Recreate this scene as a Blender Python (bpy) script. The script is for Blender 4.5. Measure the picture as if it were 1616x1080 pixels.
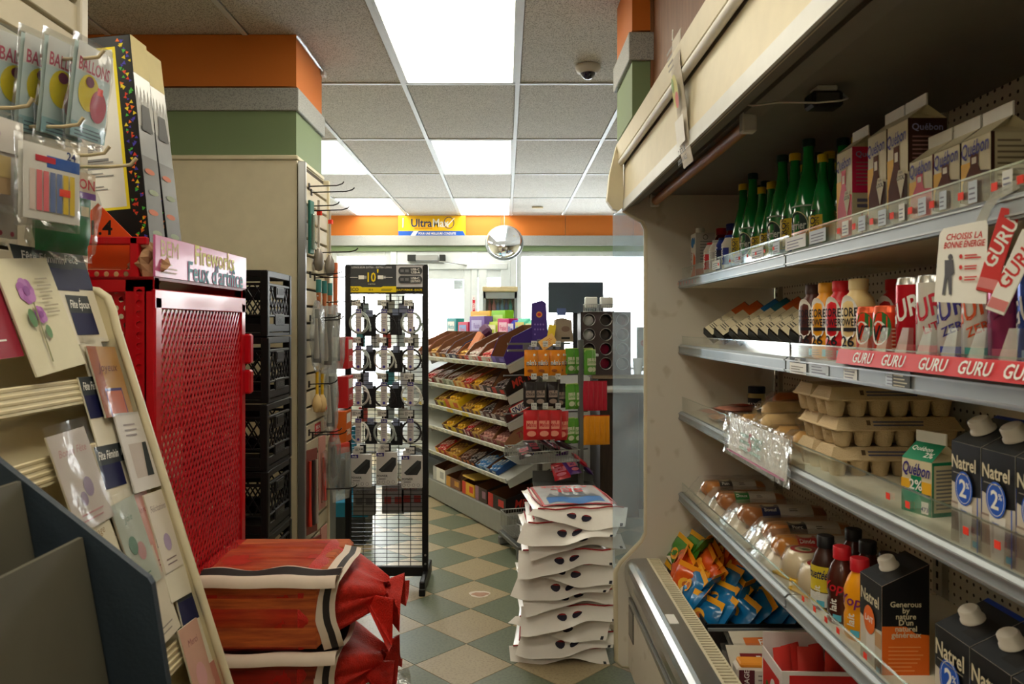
import bpy, math, random
from mathutils import Matrix, Vector, Euler
for _o in list(bpy.data.objects): bpy.data.objects.remove(_o)
SC = bpy.context.scene
COL = SC.collection
R = math.radians
random.seed(7)
# ---------------------------------------------------------------- camera
F, PX, PY, EYE = 1180.0, 798.0, 513.0, 1.49      # focal length in pixels of a 1616 wide frame, principal point, eye height
cam = bpy.data.cameras.new('camera'); cam_o = bpy.data.objects.new('camera', cam); COL.objects.link(cam_o)
cam.sensor_fit = 'HORIZONTAL'; cam.sensor_width = 36.0; cam.lens = F / 1616 * 36
cam.shift_x = (808 - PX) / 1616; cam.shift_y = -(540 - PY) / 1616
cam_o.location = (0, 0, EYE); cam_o.rotation_euler = (R(90), 0, 0)
cam.clip_start = .05; cam.clip_end = 200
cam.dof.use_dof = True; cam.dof.focus_distance = 3.6; cam.dof.aperture_fstop = 9.0
SC.camera = cam_o
# ---------------------------------------------------------------- sky, exposure
LAMP_W = 3.6                                      # radiance of the ceiling light diffusers
SKY_W = 6.5                                       # overcast white sky outside the shop windows
wd = bpy.data.worlds.new('sky'); SC.world = wd; wd.use_nodes = True
_nt = wd.node_tree; _bg = _nt.nodes['Background']
_tc = _nt.nodes.new('ShaderNodeTexCoord'); _sx = _nt.nodes.new('ShaderNodeSeparateXYZ'); _cr = _nt.nodes.new('ShaderNodeValToRGB')
_nt.links.new(_tc.outputs['Generated'], _sx.inputs[0]); _nt.links.new(_sx.outputs['Z'], _cr.inputs[0]); _nt.links.new(_cr.outputs[0], _bg.inputs[0])
_cr.color_ramp.elements[0].color = (1, .99, .97, 1); _cr.color_ramp.elements[1].color = (.95, .97, 1, 1)
_bg.inputs[1].default_value = SKY_W
SC.view_settings.view_transform = 'Standard'; SC.view_settings.look = 'None'
SC.view_settings.gamma = 1; SC.view_settings.use_curve_mapping = False
SC.view_settings.exposure = 1.5
try:
    SC.cycles.max_bounces = 10; SC.cycles.transparent_max_bounces = 24; SC.cycles.use_denoising = True
    SC.cycles.sample_clamp_indirect = 6.0; SC.cycles.caustics_reflective = False; SC.cycles.caustics_refractive = False
except Exception: pass
# ---------------------------------------------------------------- materials
def lin(c):
    c = c / 255
    return c / 12.92 if c <= .04045 else ((c + .055) / 1.055) ** 2.4
_MATS = {}
def mat(r, g, b, rough=.5, metal=0.0, noise=.08, scale=18, bump=0.0, bscale=60, coat=0.0, sheen=0):
    key = (r, g, b, rough, metal, noise, scale, bump, bscale, coat)
    if key in _MATS: return _MATS[key]
    m = bpy.data.materials.new('mat_%d_%d_%d' % (r, g, b)); m.use_nodes = True
    nt = m.node_tree; p = nt.nodes['Principled BSDF']
    c = (lin(r), lin(g), lin(b))
    tc = nt.nodes.new('ShaderNodeTexCoord'); nz = nt.nodes.new('ShaderNodeTexNoise'); mx = nt.nodes.new('ShaderNodeMix'); mx.data_type = 'RGBA'
    nz.inputs['Scale'].default_value = scale; nz.inputs['Detail'].default_value = 4
    nt.links.new(tc.outputs['Object'], nz.inputs['Vector']); nt.links.new(nz.outputs['Fac'], mx.inputs[0])
    mx.inputs[6].default_value = tuple(x * (1 - noise) for x in c) + (1,); mx.inputs[7].default_value = tuple(min(1, x * (1 + noise)) for x in c) + (1,)
    nt.links.new(mx.outputs[2], p.inputs['Base Color'])
    p.inputs['Roughness'].default_value = rough; p.inputs['Metallic'].default_value = metal; p.inputs['Specular IOR Level'].default_value = .32
    if coat: p.inputs['Coat Weight'].default_value = coat; p.inputs['Coat Roughness'].default_value = .08
    if bump:
        n2 = nt.nodes.new('ShaderNodeTexNoise'); n2.inputs['Scale'].default_value = bscale; n2.inputs['Detail'].default_value = 3
        bp = nt.nodes.new('ShaderNodeBump'); bp.inputs['Strength'].default_value = bump; bp.inputs['Distance'].default_value = .01
        nt.links.new(tc.outputs['Object'], n2.inputs['Vector']); nt.links.new(n2.outputs['Fac'], bp.inputs['Height']); nt.links.new(bp.outputs[0], p.inputs['Normal'])
    _MATS[key] = m; return m
def clear(tint=(.95, .97, .97), gloss=.12, rough=.08, haze=0.0, bump=0.0, bscale=40):
    key = ('clear', tint, gloss, rough, haze, bump, bscale)
    if key in _MATS: return _MATS[key]
    m = bpy.data.materials.new('clear_plastic'); m.use_nodes = True; nt = m.node_tree; nt.nodes.clear()
    out = nt.nodes.new('ShaderNodeOutputMaterial'); tr = nt.nodes.new('ShaderNodeBsdfTransparent'); gl = nt.nodes.new('ShaderNodeBsdfGlossy')
    lw = nt.nodes.new('ShaderNodeLayerWeight'); mx = nt.nodes.new('ShaderNodeMixShader'); ma = nt.nodes.new('ShaderNodeMath')
    tr.inputs[0].default_value = tint + (1,); gl.inputs['Roughness'].default_value = rough; gl.inputs[0].default_value = (1, 1, 1, 1)
    lw.inputs[0].default_value = .35; ma.operation = 'MULTIPLY_ADD'; ma.inputs[1].default_value = .32; ma.inputs[2].default_value = gloss; ma.use_clamp = True
    nt.links.new(lw.outputs['Fresnel'], ma.inputs[0]); nt.links.new(ma.outputs[0], mx.inputs[0]); nt.links.new(tr.outputs[0], mx.inputs[1]); nt.links.new(gl.outputs[0], mx.inputs[2])
    last = mx
    tc = nt.nodes.new('ShaderNodeTexCoord')
    if haze:
        df = nt.nodes.new('ShaderNodeBsdfDiffuse'); df.inputs[0].default_value = (.8, .84, .86, 1)
        nz = nt.nodes.new('ShaderNodeTexNoise'); nz.inputs['Scale'].default_value = 9; nz.inputs['Detail'].default_value = 6
        m2 = nt.nodes.new('ShaderNodeMixShader'); mu = nt.nodes.new('ShaderNodeMath'); mu.operation = 'MULTIPLY'; mu.inputs[1].default_value = haze
        nt.links.new(tc.outputs['Object'], nz.inputs['Vector']); nt.links.new(nz.outputs['Fac'], mu.inputs[0]); nt.links.new(mu.outputs[0], m2.inputs[0])
        tl = nt.nodes.new('ShaderNodeBsdfTranslucent'); tl.inputs[0].default_value = (.72, .80, .86, 1); m3 = nt.nodes.new('ShaderNodeMixShader'); m3.inputs[0].default_value = .55
        nt.links.new(df.outputs[0], m3.inputs[1]); nt.links.new(tl.outputs[0], m3.inputs[2]); nt.links.new(mx.outputs[0], m2.inputs[1]); nt.links.new(m3.outputs[0], m2.inputs[2]); last = m2
    if bump:
        n2 = nt.nodes.new('ShaderNodeTexNoise'); n2.inputs['Scale'].default_value = bscale; bp = nt.nodes.new('ShaderNodeBump'); bp.inputs['Strength'].default_value = bump; bp.inputs['Distance'].default_value = .01
        nt.links.new(tc.outputs['Object'], n2.inputs['Vector']); nt.links.new(n2.outputs['Fac'], bp.inputs['Height']); nt.links.new(bp.outputs[0], gl.inputs['Normal'])
    nt.links.new(last.outputs[0], out.inputs[0]); _MATS[key] = m; return m
def emit(r, g, b, w):
    key = ('emit', r, g, b, w)
    if key in _MATS: return _MATS[key]
    m = bpy.data.materials.new('lit'); m.use_nodes = True; nt = m.node_tree; nt.nodes.clear()
    out = nt.nodes.new('ShaderNodeOutputMaterial'); em = nt.nodes.new('ShaderNodeEmission'); em.inputs[1].default_value = w
    tc = nt.nodes.new('ShaderNodeTexCoord'); nz = nt.nodes.new('ShaderNodeTexNoise'); nz.inputs['Scale'].default_value = 3; mx = nt.nodes.new('ShaderNodeMix'); mx.data_type = 'RGBA'
    nt.links.new(tc.outputs['Object'], nz.inputs[0]); nt.links.new(nz.outputs['Fac'], mx.inputs[0])
    c = (lin(r), lin(g), lin(b)); mx.inputs[6].default_value = c + (1,); mx.inputs[7].default_value = tuple(x * .94 for x in c) + (1,)
    nt.links.new(mx.outputs[2], em.inputs[0]); nt.links.new(em.outputs[0], out.inputs[0]); _MATS[key] = m; return m
def speckle(base, dark, scale=260, lo=.36, hi=.42, rough=.9, base2=None, s2=6, metal=0):
    key = ('sp', base, dark, scale, lo)
    if key in _MATS: return _MATS[key]
    m = bpy.data.materials.new('speckled'); m.use_nodes = True; nt = m.node_tree; p = nt.nodes['Principled BSDF']
    tc = nt.nodes.new('ShaderNodeTexCoord'); nz = nt.nodes.new('ShaderNodeTexNoise'); nz.inputs['Scale'].default_value = scale; nz.inputs['Detail'].default_value = 1
    cr = nt.nodes.new('ShaderNodeValToRGB'); cr.color_ramp.elements[0].position = lo; cr.color_ramp.elements[1].position = hi
    nt.links.new(tc.outputs['Object'], nz.inputs[0]); nt.links.new(nz.outputs['Fac'], cr.inputs[0])
    mx = nt.nodes.new('ShaderNodeMix'); mx.data_type = 'RGBA'; nt.links.new(cr.outputs[0], mx.inputs[0])
    l = lambda c: tuple(lin(x) for x in c) + (1,)
    mx.inputs[6].default_value = l(dark)
    n2 = nt.nodes.new('ShaderNodeTexNoise'); n2.inputs['Scale'].default_value = s2; n2.inputs['Detail'].default_value = 6; m2 = nt.nodes.new('ShaderNodeMix'); m2.data_type = 'RGBA'
    nt.links.new(tc.outputs['Object'], n2.inputs[0]); nt.links.new(n2.outputs['Fac'], m2.inputs[0]); m2.inputs[6].default_value = l(base); m2.inputs[7].default_value = l(base2 or base)
    nt.links.new(m2.outputs[2], mx.inputs[7]); nt.links.new(mx.outputs[2], p.inputs['Base Color']); p.inputs['Roughness'].default_value = rough; p.inputs['Metallic'].default_value = metal
    _MATS[key] = m; return m
def woodm(c1, c2, axis=0, scale=6, rough=.6):
    key = ('wood', c1, c2, axis, scale)
    if key in _MATS: return _MATS[key]
    m = bpy.data.materials.new('wood'); m.use_nodes = True; nt = m.node_tree; p = nt.nodes['Principled BSDF']
    tc = nt.nodes.new('ShaderNodeTexCoord'); mp = nt.nodes.new('ShaderNodeMapping'); nz = nt.nodes.new('ShaderNodeTexNoise')
    s = [14, 14, 14]; s[axis] = 1.2; mp.inputs['Scale'].default_value = s; nz.inputs['Scale'].default_value = scale; nz.inputs['Detail'].default_value = 8; nz.inputs['Roughness'].default_value = .65
    nt.links.new(tc.outputs['Object'], mp.inputs[0]); nt.links.new(mp.outputs[0], nz.inputs[0])
    cr = nt.nodes.new('ShaderNodeValToRGB'); cr.color_ramp.elements[0].position = .35; cr.color_ramp.elements[1].position = .65
    cr.color_ramp.elements[0].color = tuple(lin(x) for x in c1) + (1,); cr.color_ramp.elements[1].color = tuple(lin(x) for x in c2) + (1,)
    nt.links.new(nz.outputs['Fac'], cr.inputs[0]); nt.links.new(cr.outputs[0], p.inputs['Base Color']); p.inputs['Roughness'].default_value = rough
    _MATS[key] = m; return m
def pegm(base, hole, pitch=.0254, rad=.16, u=1, v=2):
    """painted metal with a regular grid of small punched holes"""
    key = ('peg', base, pitch)
    if key in _MATS: return _MATS[key]
    m = bpy.data.materials.new('pegboard'); m.use_nodes = True; nt = m.node_tree; p = nt.nodes['Principled BSDF']
    tc = nt.nodes.new('ShaderNodeTexCoord'); sp = nt.nodes.new('ShaderNodeSeparateXYZ'); nt.links.new(tc.outputs['Object'], sp.inputs[0])
    def N(op, a, b=None):
        n = nt.nodes.new('ShaderNodeMath'); n.operation = op
        for i, x in enumerate((a, b)):
            if x is None: continue
            if isinstance(x, (int, float)): n.inputs[i].default_value = x
            else: nt.links.new(x, n.inputs[i])
        return n.outputs[0]
    d = []
    for ax in (u, v):
        f = N('FRACT', N('MULTIPLY', sp.outputs[ax], 1 / pitch)); d.append(N('POWER', N('SUBTRACT', f, .5), 2))
    inside = N('LESS_THAN', N('ADD', d[0], d[1]), rad * rad)
    mx = nt.nodes.new('ShaderNodeMix'); mx.data_type = 'RGBA'; nt.links.new(inside, mx.inputs[0])
    mx.inputs[6].default_value = tuple(lin(x) for x in base) + (1,); mx.inputs[7].default_value = tuple(lin(x) for x in hole) + (1,)
    nt.links.new(mx.outputs[2], p.inputs['Base Color']); p.inputs['Roughness'].default_value = .55
    _MATS[key] = m; return m
# ---------------------------------------------------------------- lettering: flat glyph outlines
GL = {}
def _glyphs():
    cu = bpy.data.curves.new('glyph', 'FONT'); o = bpy.data.objects.new('glyph', cu); COL.objects.link(o); cu.resolution_u = 2
    dg = bpy.context.evaluated_depsgraph_get()
    def get(s):
        cu.body = s; dg.update()
        me = o.evaluated_get(dg).to_mesh()
        v = [(a.co.x, a.co.y) for a in me.vertices]; f = [tuple(p.vertices) for p in me.polygons]
        o.evaluated_get(dg).to_mesh_clear(); return v, f
    for bold in (0, 1):
        cu.offset = .018 * bold
        base = max(x for x, y in get('HH')[0])
        for ch in "ABCDEFGHIJKLMNOPQRSTUVWXYZabcdefghijklmnopqrstuvwxyz0123456789.,'%&-éÉêàçû:!/+$":
            w = max(x for x, y in get('H' + ch + 'H')[0]) - base
            v, f = get(ch); GL[(bold, ch)] = (v, f, w)
        GL[(bold, ' ')] = ([], [], .3)
    bpy.data.objects.remove(o); bpy.data.curves.remove(cu)
_glyphs()
# ---------------------------------------------------------------- mesh builder
X3, Y3, Z3 = Vector((1, 0, 0)), Vector((0, 1, 0)), Vector((0, 0, 1))
class MB:
    def __init__(s): s.V = []; s.Fc = []; s.MI = []; s.SM = []; s.mats = []; s.M = None
    def add(s, vs, fs, m, smooth=False):
        b = len(s.V)
        if m not in s.mats: s.mats.append(m)
        i = s.mats.index(m)
        s.V.extend((tuple(s.M @ Vector(v)) for v in vs) if s.M is not None else (tuple(v) for v in vs))
        for f in fs: s.Fc.append([b + k for k in f]); s.MI.append(i); s.SM.append(smooth)
        return s
    def box(s, c, d, m, bev=0.0, rot=None):
        hx, hy, hz = d[0] / 2, d[1] / 2, d[2] / 2
        if not bev:
            vs = [(x * hx, y * hy, z * hz) for z in (-1, 1) for y in (-1, 1) for x in (-1, 1)]
            fs = [(0, 2, 3, 1), (4, 5, 7, 6), (0, 1, 5, 4), (2, 6, 7, 3), (0, 4, 6, 2), (1, 3, 7, 5)]
        else:
            bev = min(bev, hx * .95, hy * .95, hz * .95); vs = []; fs = []; idx = {}
            for sx in (-1, 1):
                for sy in (-1, 1):
                    for sz in (-1, 1):
                        for a in range(3):
                            p = [sx * (hx - bev), sy * (hy - bev), sz * (hz - bev)]; p[a] += (sx, sy, sz)[a] * bev
                            idx[(sx, sy, sz, a)] = len(vs); vs.append(tuple(p))
            for a in range(3):
                o1, o2 = [(1, 2), (2, 0), (0, 1)][a]
                for sg in (-1, 1):
                    q = []
                    for e1, e2 in ((-1, -1), (1, -1), (1, 1), (-1, 1)):
                        k = [0, 0, 0]; k[a] = sg; k[o1] = e1; k[o2] = e2; q.append(idx[(k[0], k[1], k[2], a)])
                    fs.append(q if sg > 0 else q[::-1])
                for e1 in (-1, 1):
                    for e2 in (-1, 1):
                        k = [0, 0, 0]; k[o1] = e1; k[o2] = e2; q = []
                        for sa, ax in ((-1, o1), (1, o1), (1, o2), (-1, o2)):
                            k[a] = sa; q.append(idx[(k[0], k[1], k[2], ax)])
                        fs.append(q if e1 * e2 < 0 else q[::-1])
            for sx in (-1, 1):
                for sy in (-1, 1):
                    for sz in (-1, 1):
                        q = [idx[(sx, sy, sz, a)] for a in range(3)]; fs.append(q if sx * sy * sz > 0 else q[::-1])
        T = Matrix.Translation(c) @ (rot.to_matrix().to_4x4() if isinstance(rot, Euler) else (rot or Matrix.Identity(4)))
        return s.add([T @ Vector(v) for v in vs], fs, m)
    def hexa(s, p, m):   # 8 points: bottom 4 ccw then top 4
        return s.add(p, [(3, 2, 1, 0), (4, 5, 6, 7), (0, 1, 5, 4), (1, 2, 6, 5), (2, 3, 7, 6), (3, 0, 4, 7)], m)
    def prism(s, poly, ax, a, b, m, cap=True, smooth=False):
        def P(q, t):
            return [(t, q[0], q[1]), (q[0], t, q[1]), (q[0], q[1], t)][ax]
        n = len(poly); vs = [P(q, a) for q in poly] + [P(q, b) for q in poly]
        fs = [(i, (i + 1) % n, n + (i + 1) % n, n + i) for i in range(n)]
        s.add(vs, fs, m, smooth)
        if cap: s.add(vs, [tuple(range(n))[::-1], tuple(range(n, 2 * n))], m)
        return s
    def sheet(s, line, ax, a, b, m, smooth=False):  # open profile swept along an axis
        def P(q, t):
            return [(t, q[0], q[1]), (q[0], t, q[1]), (q[0], q[1], t)][ax]
        n = len(line); vs = [P(q, a) for q in line] + [P(q, b) for q in line]
        return s.add(vs, [(i, i + 1, n + i + 1, n + i) for i in range(n - 1)], m, smooth)
    def lathe(s, prof, m, c=(0, 0, 0), seg=16, smooth=True, axis='z', cap=True):
        vs = []; fs = []; n = len(prof)
        for k in range(seg):
            a = 2 * math.pi * k / seg
            for r, z in prof:
                p = (r * math.cos(a), r * math.sin(a), z)
                if axis == 'y': p = (p[0], p[2], p[1])
                if axis == 'x': p = (p[2], p[0], p[1])
                vs.append((c[0] + p[0], c[1] + p[1], c[2] + p[2]))
        for k in range(seg):
            k2 = (k + 1) % seg
            for i in range(n - 1): fs.append((k * n + i, k2 * n + i, k2 * n + i + 1, k * n + i + 1))
        s.add(vs, fs, m, smooth)
        for i, (r, z) in ((0, prof[0]), (n - 1, prof[-1])):
            if cap and r > 1e-5: s.add([vs[k * n + i] for k in range(seg)], [tuple(range(seg)) if i else tuple(range(seg))[::-1]], m)
        return s
    def tube(s, pts, r, m, seg=6, closed=False, cap=True):
        pts = [Vector(p) for p in pts]; n = len(pts); vs = []; fs = []; nrm = None
        for i, p in enumerate(pts):
            if closed: t = (pts[(i + 1) % n] - pts[i - 1]).normalized()
            else: t = (pts[min(i + 1, n - 1)] - pts[max(i - 1, 0)]).normalized()
            if nrm is None:
                nrm = t.cross(Z3 if abs(t.z) < .9 else X3).normalized()
            nrm = (nrm - t * nrm.dot(t)).normalized(); bn = t.cross(nrm)
            rr = r[i] if isinstance(r, (list, tuple)) else r
            for k in range(seg):
                a = 2 * math.pi * k / seg; vs.append(p + (nrm * math.cos(a) + bn * math.sin(a)) * rr)
        for i in range(n if closed else n - 1):
            j = (i + 1) % n
            for k in range(seg):
                k2 = (k + 1) % seg; fs.append((i * seg + k, i * seg + k2, j * seg + k2, j * seg + k))
        s.add(vs, fs, m, True)
        if cap and not closed: s.add(vs[:seg] + vs[-seg:], [tuple(range(seg))[::-1], tuple(range(seg, 2 * seg))], m)
        return s
    def grid(s, fn, nu, nv, m, smooth=True, wrapu=False):
        vs = [fn(i / nu, j / nv) for j in range(nv + 1) for i in range(nu + (0 if wrapu else 1))]; w = nu + (0 if wrapu else 1)
        fs = [(j * w + i, j * w + (i + 1) % w, (j + 1) * w + (i + 1) % w, (j + 1) * w + i) for j in range(nv) for i in range(nu)]
        return s.add(vs, fs, m, smooth)
    def pillow(s, w, d, h, m, n=10, seed=0, lump=.15, c=(0, 0, 0), pw=.45):  # puffy sealed bag, x by y by thickness z
        rnd = random.Random(seed); ph = [rnd.uniform(0, 6) for _ in range(6)]
        def H(u, v):
            e = max(0, (1 - abs(2 * u - 1) ** 3)) ** pw * max(0, (1 - abs(2 * v - 1) ** 3)) ** pw
            return e * (1 + lump * (math.sin(9 * u + ph[0]) * math.sin(7 * v + ph[1]) + .6 * math.sin(17 * u + 13 * v + ph[2])))
        for sg in (1, -1):
            def fn(u, v):
                return (c[0] + (u - .5) * w, c[1] + (v - .5) * d, c[2] + sg * h / 2 * H(u, v))
            s.grid(fn if sg > 0 else (lambda u, v: fn(1 - u, v)), n, n, m)
        return s
    def done(s, name, parent=None, label=None, kind=None):
        me = bpy.data.meshes.new(name); me.from_pydata(s.V, [], s.Fc)
        for m in s.mats: me.materials.append(m)
        me.polygons.foreach_set('material_index', s.MI); me.polygons.foreach_set('use_smooth', s.SM); me.update()
        o = bpy.data.objects.new(name, me); COL.objects.link(o)
        if parent is not None: o.parent = parent
        if label: o['label'] = label
        if kind or name in ('lettering', 'sign_lettering', 'carton_print'): o['kind'] = kind or 'stuff'
        return o
class Dec:
    """flat print on a face: o centre, u to the reader's right, v up"""
    def __init__(s, mb, o, u, v, lift=.0005, step=.0003):
        s.mb = mb; s.o = Vector(o); s.u = Vector(u).normalized(); s.v = Vector(v).normalized(); s.n = s.u.cross(s.v); s.k = lift; s.st = step
    def mp(s, x, y): return s.o + s.u * x + s.v * y + s.n * s.k
    def poly(s, pts, m):
        s.mb.add([s.mp(x, y) for x, y in pts], [tuple(range(len(pts)))], m); s.k += s.st; return s
    def rect(s, x0, y0, x1, y1, m): return s.poly([(x0, y0), (x1, y0), (x1, y1), (x0, y1)], m)
    def ell(s, cx, cy, rx, ry, m, n=18): return s.poly([(cx + rx * math.cos(6.2832 * i / n), cy + ry * math.sin(6.2832 * i / n)) for i in range(n)], m)
    def ring(s, cx, cy, rx, ry, t, m, n=18):
        vs = []; 
        for i in range(n):
            a = 6.2832 * i / n; vs += [s.mp(cx + rx * math.cos(a), cy + ry * math.sin(a)), s.mp(cx + (rx - t) * math.cos(a), cy + (ry - t) * math.sin(a))]
        s.mb.add(vs, [(2 * i, (2 * i + 2) % (2 * n), (2 * i + 3) % (2 * n), 2 * i + 1) for i in range(n)], m); s.k += s.st; return s
    def txt(s, t, cx, cy, h, m, bold=0, ital=0.0, maxw=None, rot=0.0, al='c'):
        W = sum(GL.get((bold, c), GL[(bold, ' ')])[2] for c in t); sc = h / .69; sx = sc
        if maxw and W * sx > maxw: sx = maxw / W
        x = -W * sx / 2 if al == 'c' else 0
        ca, sa = math.cos(rot), math.sin(rot)
        for c in t:
            v, f, w = GL.get((bold, c), GL[(bold, ' ')])
            pts = []
            for a, b in v:
                qx = x + a * sx + ital * b * sc; qy = b * sc - h / 2
                pts.append(s.mp(cx + qx * ca - qy * sa, cy + qx * sa + qy * ca))
            if pts: s.mb.add(pts, f, m)
            x += w * sx
        s.k += s.st; return s
    def lines(s, x0, x1, y0, y1, n, m, t=.35, jag=.35):
        dy = (y1 - y0) / n
        for i in range(n):
            xe = x1 - (x1 - x0) * jag * random.random()
            s.mb.add([s.mp(x0, y0 + i * dy), s.mp(xe, y0 + i * dy), s.mp(xe, y0 + i * dy + dy * t), s.mp(x0, y0 + i * dy + dy * t)], [(0, 1, 2, 3)], m)
        s.k += s.st; return s
class CDec(Dec):
    """print wrapped on an upright cylinder; x runs along the arc from angle a0"""
    def __init__(s, mb, c, r, a0, lift=.0005, step=.0003): s.mb = mb; s.c = Vector(c); s.r = r; s.a0 = a0; s.k = lift; s.st = step
    def mp(s, x, y):
        r = (s.r(s.c.z + y) if callable(s.r) else s.r); a = s.a0 + x / (r if r > .005 else .005); r += s.k
        return Vector((s.c.x + r * math.cos(a), s.c.y + r * math.sin(a), s.c.z + y))
    def rect(s, x0, y0, x1, y1, m, n=10):
        ny = 4 if callable(s.r) else 1
        vs = [s.mp(x0 + (x1 - x0) * i / n, y0 + (y1 - y0) * j / ny) for j in range(ny + 1) for i in range(n + 1)]
        s.mb.add(vs, [(j * (n + 1) + i, j * (n + 1) + i + 1, (j + 1) * (n + 1) + i + 1, (j + 1) * (n + 1) + i) for j in range(ny) for i in range(n)], m, True); s.k += s.st; return s
# ---------------------------------------------------------------- objects
LABELS = {}
def _tag(o, label, cat, group=None):
    o['label'] = label; o['category'] = cat
    if group: o['group'] = group
    LABELS.setdefault(label, []).append((o.name, group))
def thing(name, label, cat, loc=(0, 0, 0), rz=0, group=None, rot=None):
    o = bpy.data.objects.new(name, None); COL.objects.link(o); o.empty_display_size = .05
    o.location = loc; o.rotation_euler = rot or (0, 0, rz); _tag(o, label, cat, group); return o
def solo(mb, name, label, cat, loc=(0, 0, 0), rz=0, group=None, rot=None):
    o = mb.done(name); o.location = loc; o.rotation_euler = rot or (0, 0, rz); _tag(o, label, cat, group); return o
PROTO = {}
def inst(key, build, name, label, cat, loc, rz=0, group=None, rot=None, scale=None):
    """first call builds the thing from its builder, later calls copy it with its parts and sub-parts"""
    if key not in PROTO:
        r = build()
        if isinstance(r, MB): r = r.done(name)
        PROTO[key] = r
    else:
        src = PROTO[key]; r = src.copy(); COL.objects.link(r)
        for ch in src.children:
            c = ch.copy(); COL.objects.link(c); c.parent = r
            for g in ch.children:
                d = g.copy(); COL.objects.link(d); d.parent = c
    r.name = name; r.location = loc; r.rotation_euler = rot or (0, 0, rz); r.scale = scale or (1, 1, 1)
    if 'group' in r: del r['group']
    _tag(r, label, cat, group); return r
def root(): 
    o = bpy.data.objects.new('root', None); COL.objects.link(o); o.empty_display_size = .05; return o
def struct(name, mb=None):
    o = mb.done(name) if mb else bpy.data.objects.new(name, None)
    if not mb: COL.objects.link(o)
    o['kind'] = 'structure'; return o
def at(px, py, y): return Vector(((px - PX) * y / F, y, EYE - (py - PY) * y / F))
ORD = ['first', 'second', 'third', 'fourth', 'fifth', 'sixth', 'seventh', 'eighth', 'ninth', 'tenth', 'eleventh', 'twelfth', 'thirteenth']
# common colours
WHITE = mat(236, 234, 228); BLACK = mat(18, 18, 20); CREAM = mat(222, 212, 184); STEEL = mat(176, 178, 178, .38, .9); CHROME = mat(205, 206, 208, .16, 1.0)
WPAINT = mat(214, 212, 204, .45); GREYP = mat(120, 122, 120, .5); RED = mat(196, 20, 34, .32); CARD = mat(150, 108, 70, .8); BROWN = mat(92, 52, 34, .6)
PLEXI = clear((.96, .98, .98), .04, .06); FILM = clear((.97, .97, .97), .03, .16, .04, .25, 30); REDDOT = mat(250, 62, 40, .6); INK = mat(30, 30, 40); NAVY = mat(24, 30, 78)
# ================================================================ ROOM SHELL
CEIL = 2.78; YF = 8.8
XL, XR, YN = -2.4, 3.1, -3.2
# ---- floor: twelve inch tiles laid on the diagonal
beige_t = speckle((170, 154, 122), (150, 134, 106), 90, .34, .5, .38, (160, 144, 112), 9)
green_t = speckle((110, 118, 96), (92, 100, 82), 80, .34, .55, .38, (98, 106, 86), 9)
fl = struct('floor', MB().box(((XL + XR) / 2, (YN + YF) / 2, -.055), (XR - XL + .3, YF - YN + .4, .1), mat(62, 60, 48, .9)))
D = .2155; s_ = D - .0016
def tile_mb(m, cx=0, cy=0, mb=None):
    mb = mb or MB(); t = .0012
    b = [(cx, cy - s_), (cx + s_, cy), (cx, cy + s_), (cx - s_, cy)]; u = [(cx, cy - s_ + t), (cx + s_ - t, cy), (cx, cy + s_ - t), (cx - s_ + t, cy)]
    return mb.add([(x, y, -.005) for x, y in b] + [(x, y, -.0012) for x, y in b] + [(x, y, 0) for x, y in u],
                  [(0, 1, 5, 4), (1, 2, 6, 5), (2, 3, 7, 6), (3, 0, 4, 7), (4, 5, 9, 8), (5, 6, 10, 9), (6, 7, 11, 10), (7, 4, 8, 11), (8, 9, 10, 11)], m)
_tp = {}; rest = MB(); ntile = 0
for a in range(-36, 40):
    for b in range(-36, 40):
        x = -.184 + D * (a - b); y = 3.709 + D * (a + b)
        if not (XL + .2 < x < XR - .2 and YN + .2 < y < YF - .2): continue
        g = (a + b) % 2
        px = PX + F * x / max(y, .1); py = PY + F * EYE / max(y, .1)
        if 490 < px < 1010 and 690 < py < 1150 and y > 2.7 and ntile < 290:
            if g not in _tp: o = tile_mb(green_t if g else beige_t).done('floor_tile', fl); _tp[g] = o
            else: o = _tp[g].copy(); COL.objects.link(o)
            o.location = (x, y, 0); o.rotation_euler = (0, 0, R(90) * random.randrange(4)); ntile += 1
        else: tile_mb(green_t if g else beige_t, x, y, rest)
rest.done('floor_tile_field', fl, kind='stuff')
mk = MB(); d = Dec(mk, (-.144, 4.137, 0), (1, 0, 0), (0, 1, 0), .0008)
d.poly([((.058 + .006 * math.sin(5 * t)) * math.cos(t), (.05 + .006 * math.sin(3 * t)) * math.sin(t)) for t in [i * .2618 for i in range(24)]], mat(214, 202, 188, .8))
d.poly([((.046 + .006 * math.sin(4 * t + 1)) * math.cos(t) + .003, (.032 + .006 * math.sin(3 * t)) * math.sin(t) - .004) for t in [i * .2618 for i in range(24)]], mat(176, 138, 116, .8, noise=.3, scale=40))
mk.done('sticker_remnant', fl, 'torn pinkish remnant of an oval floor sticker with white rim')
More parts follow.
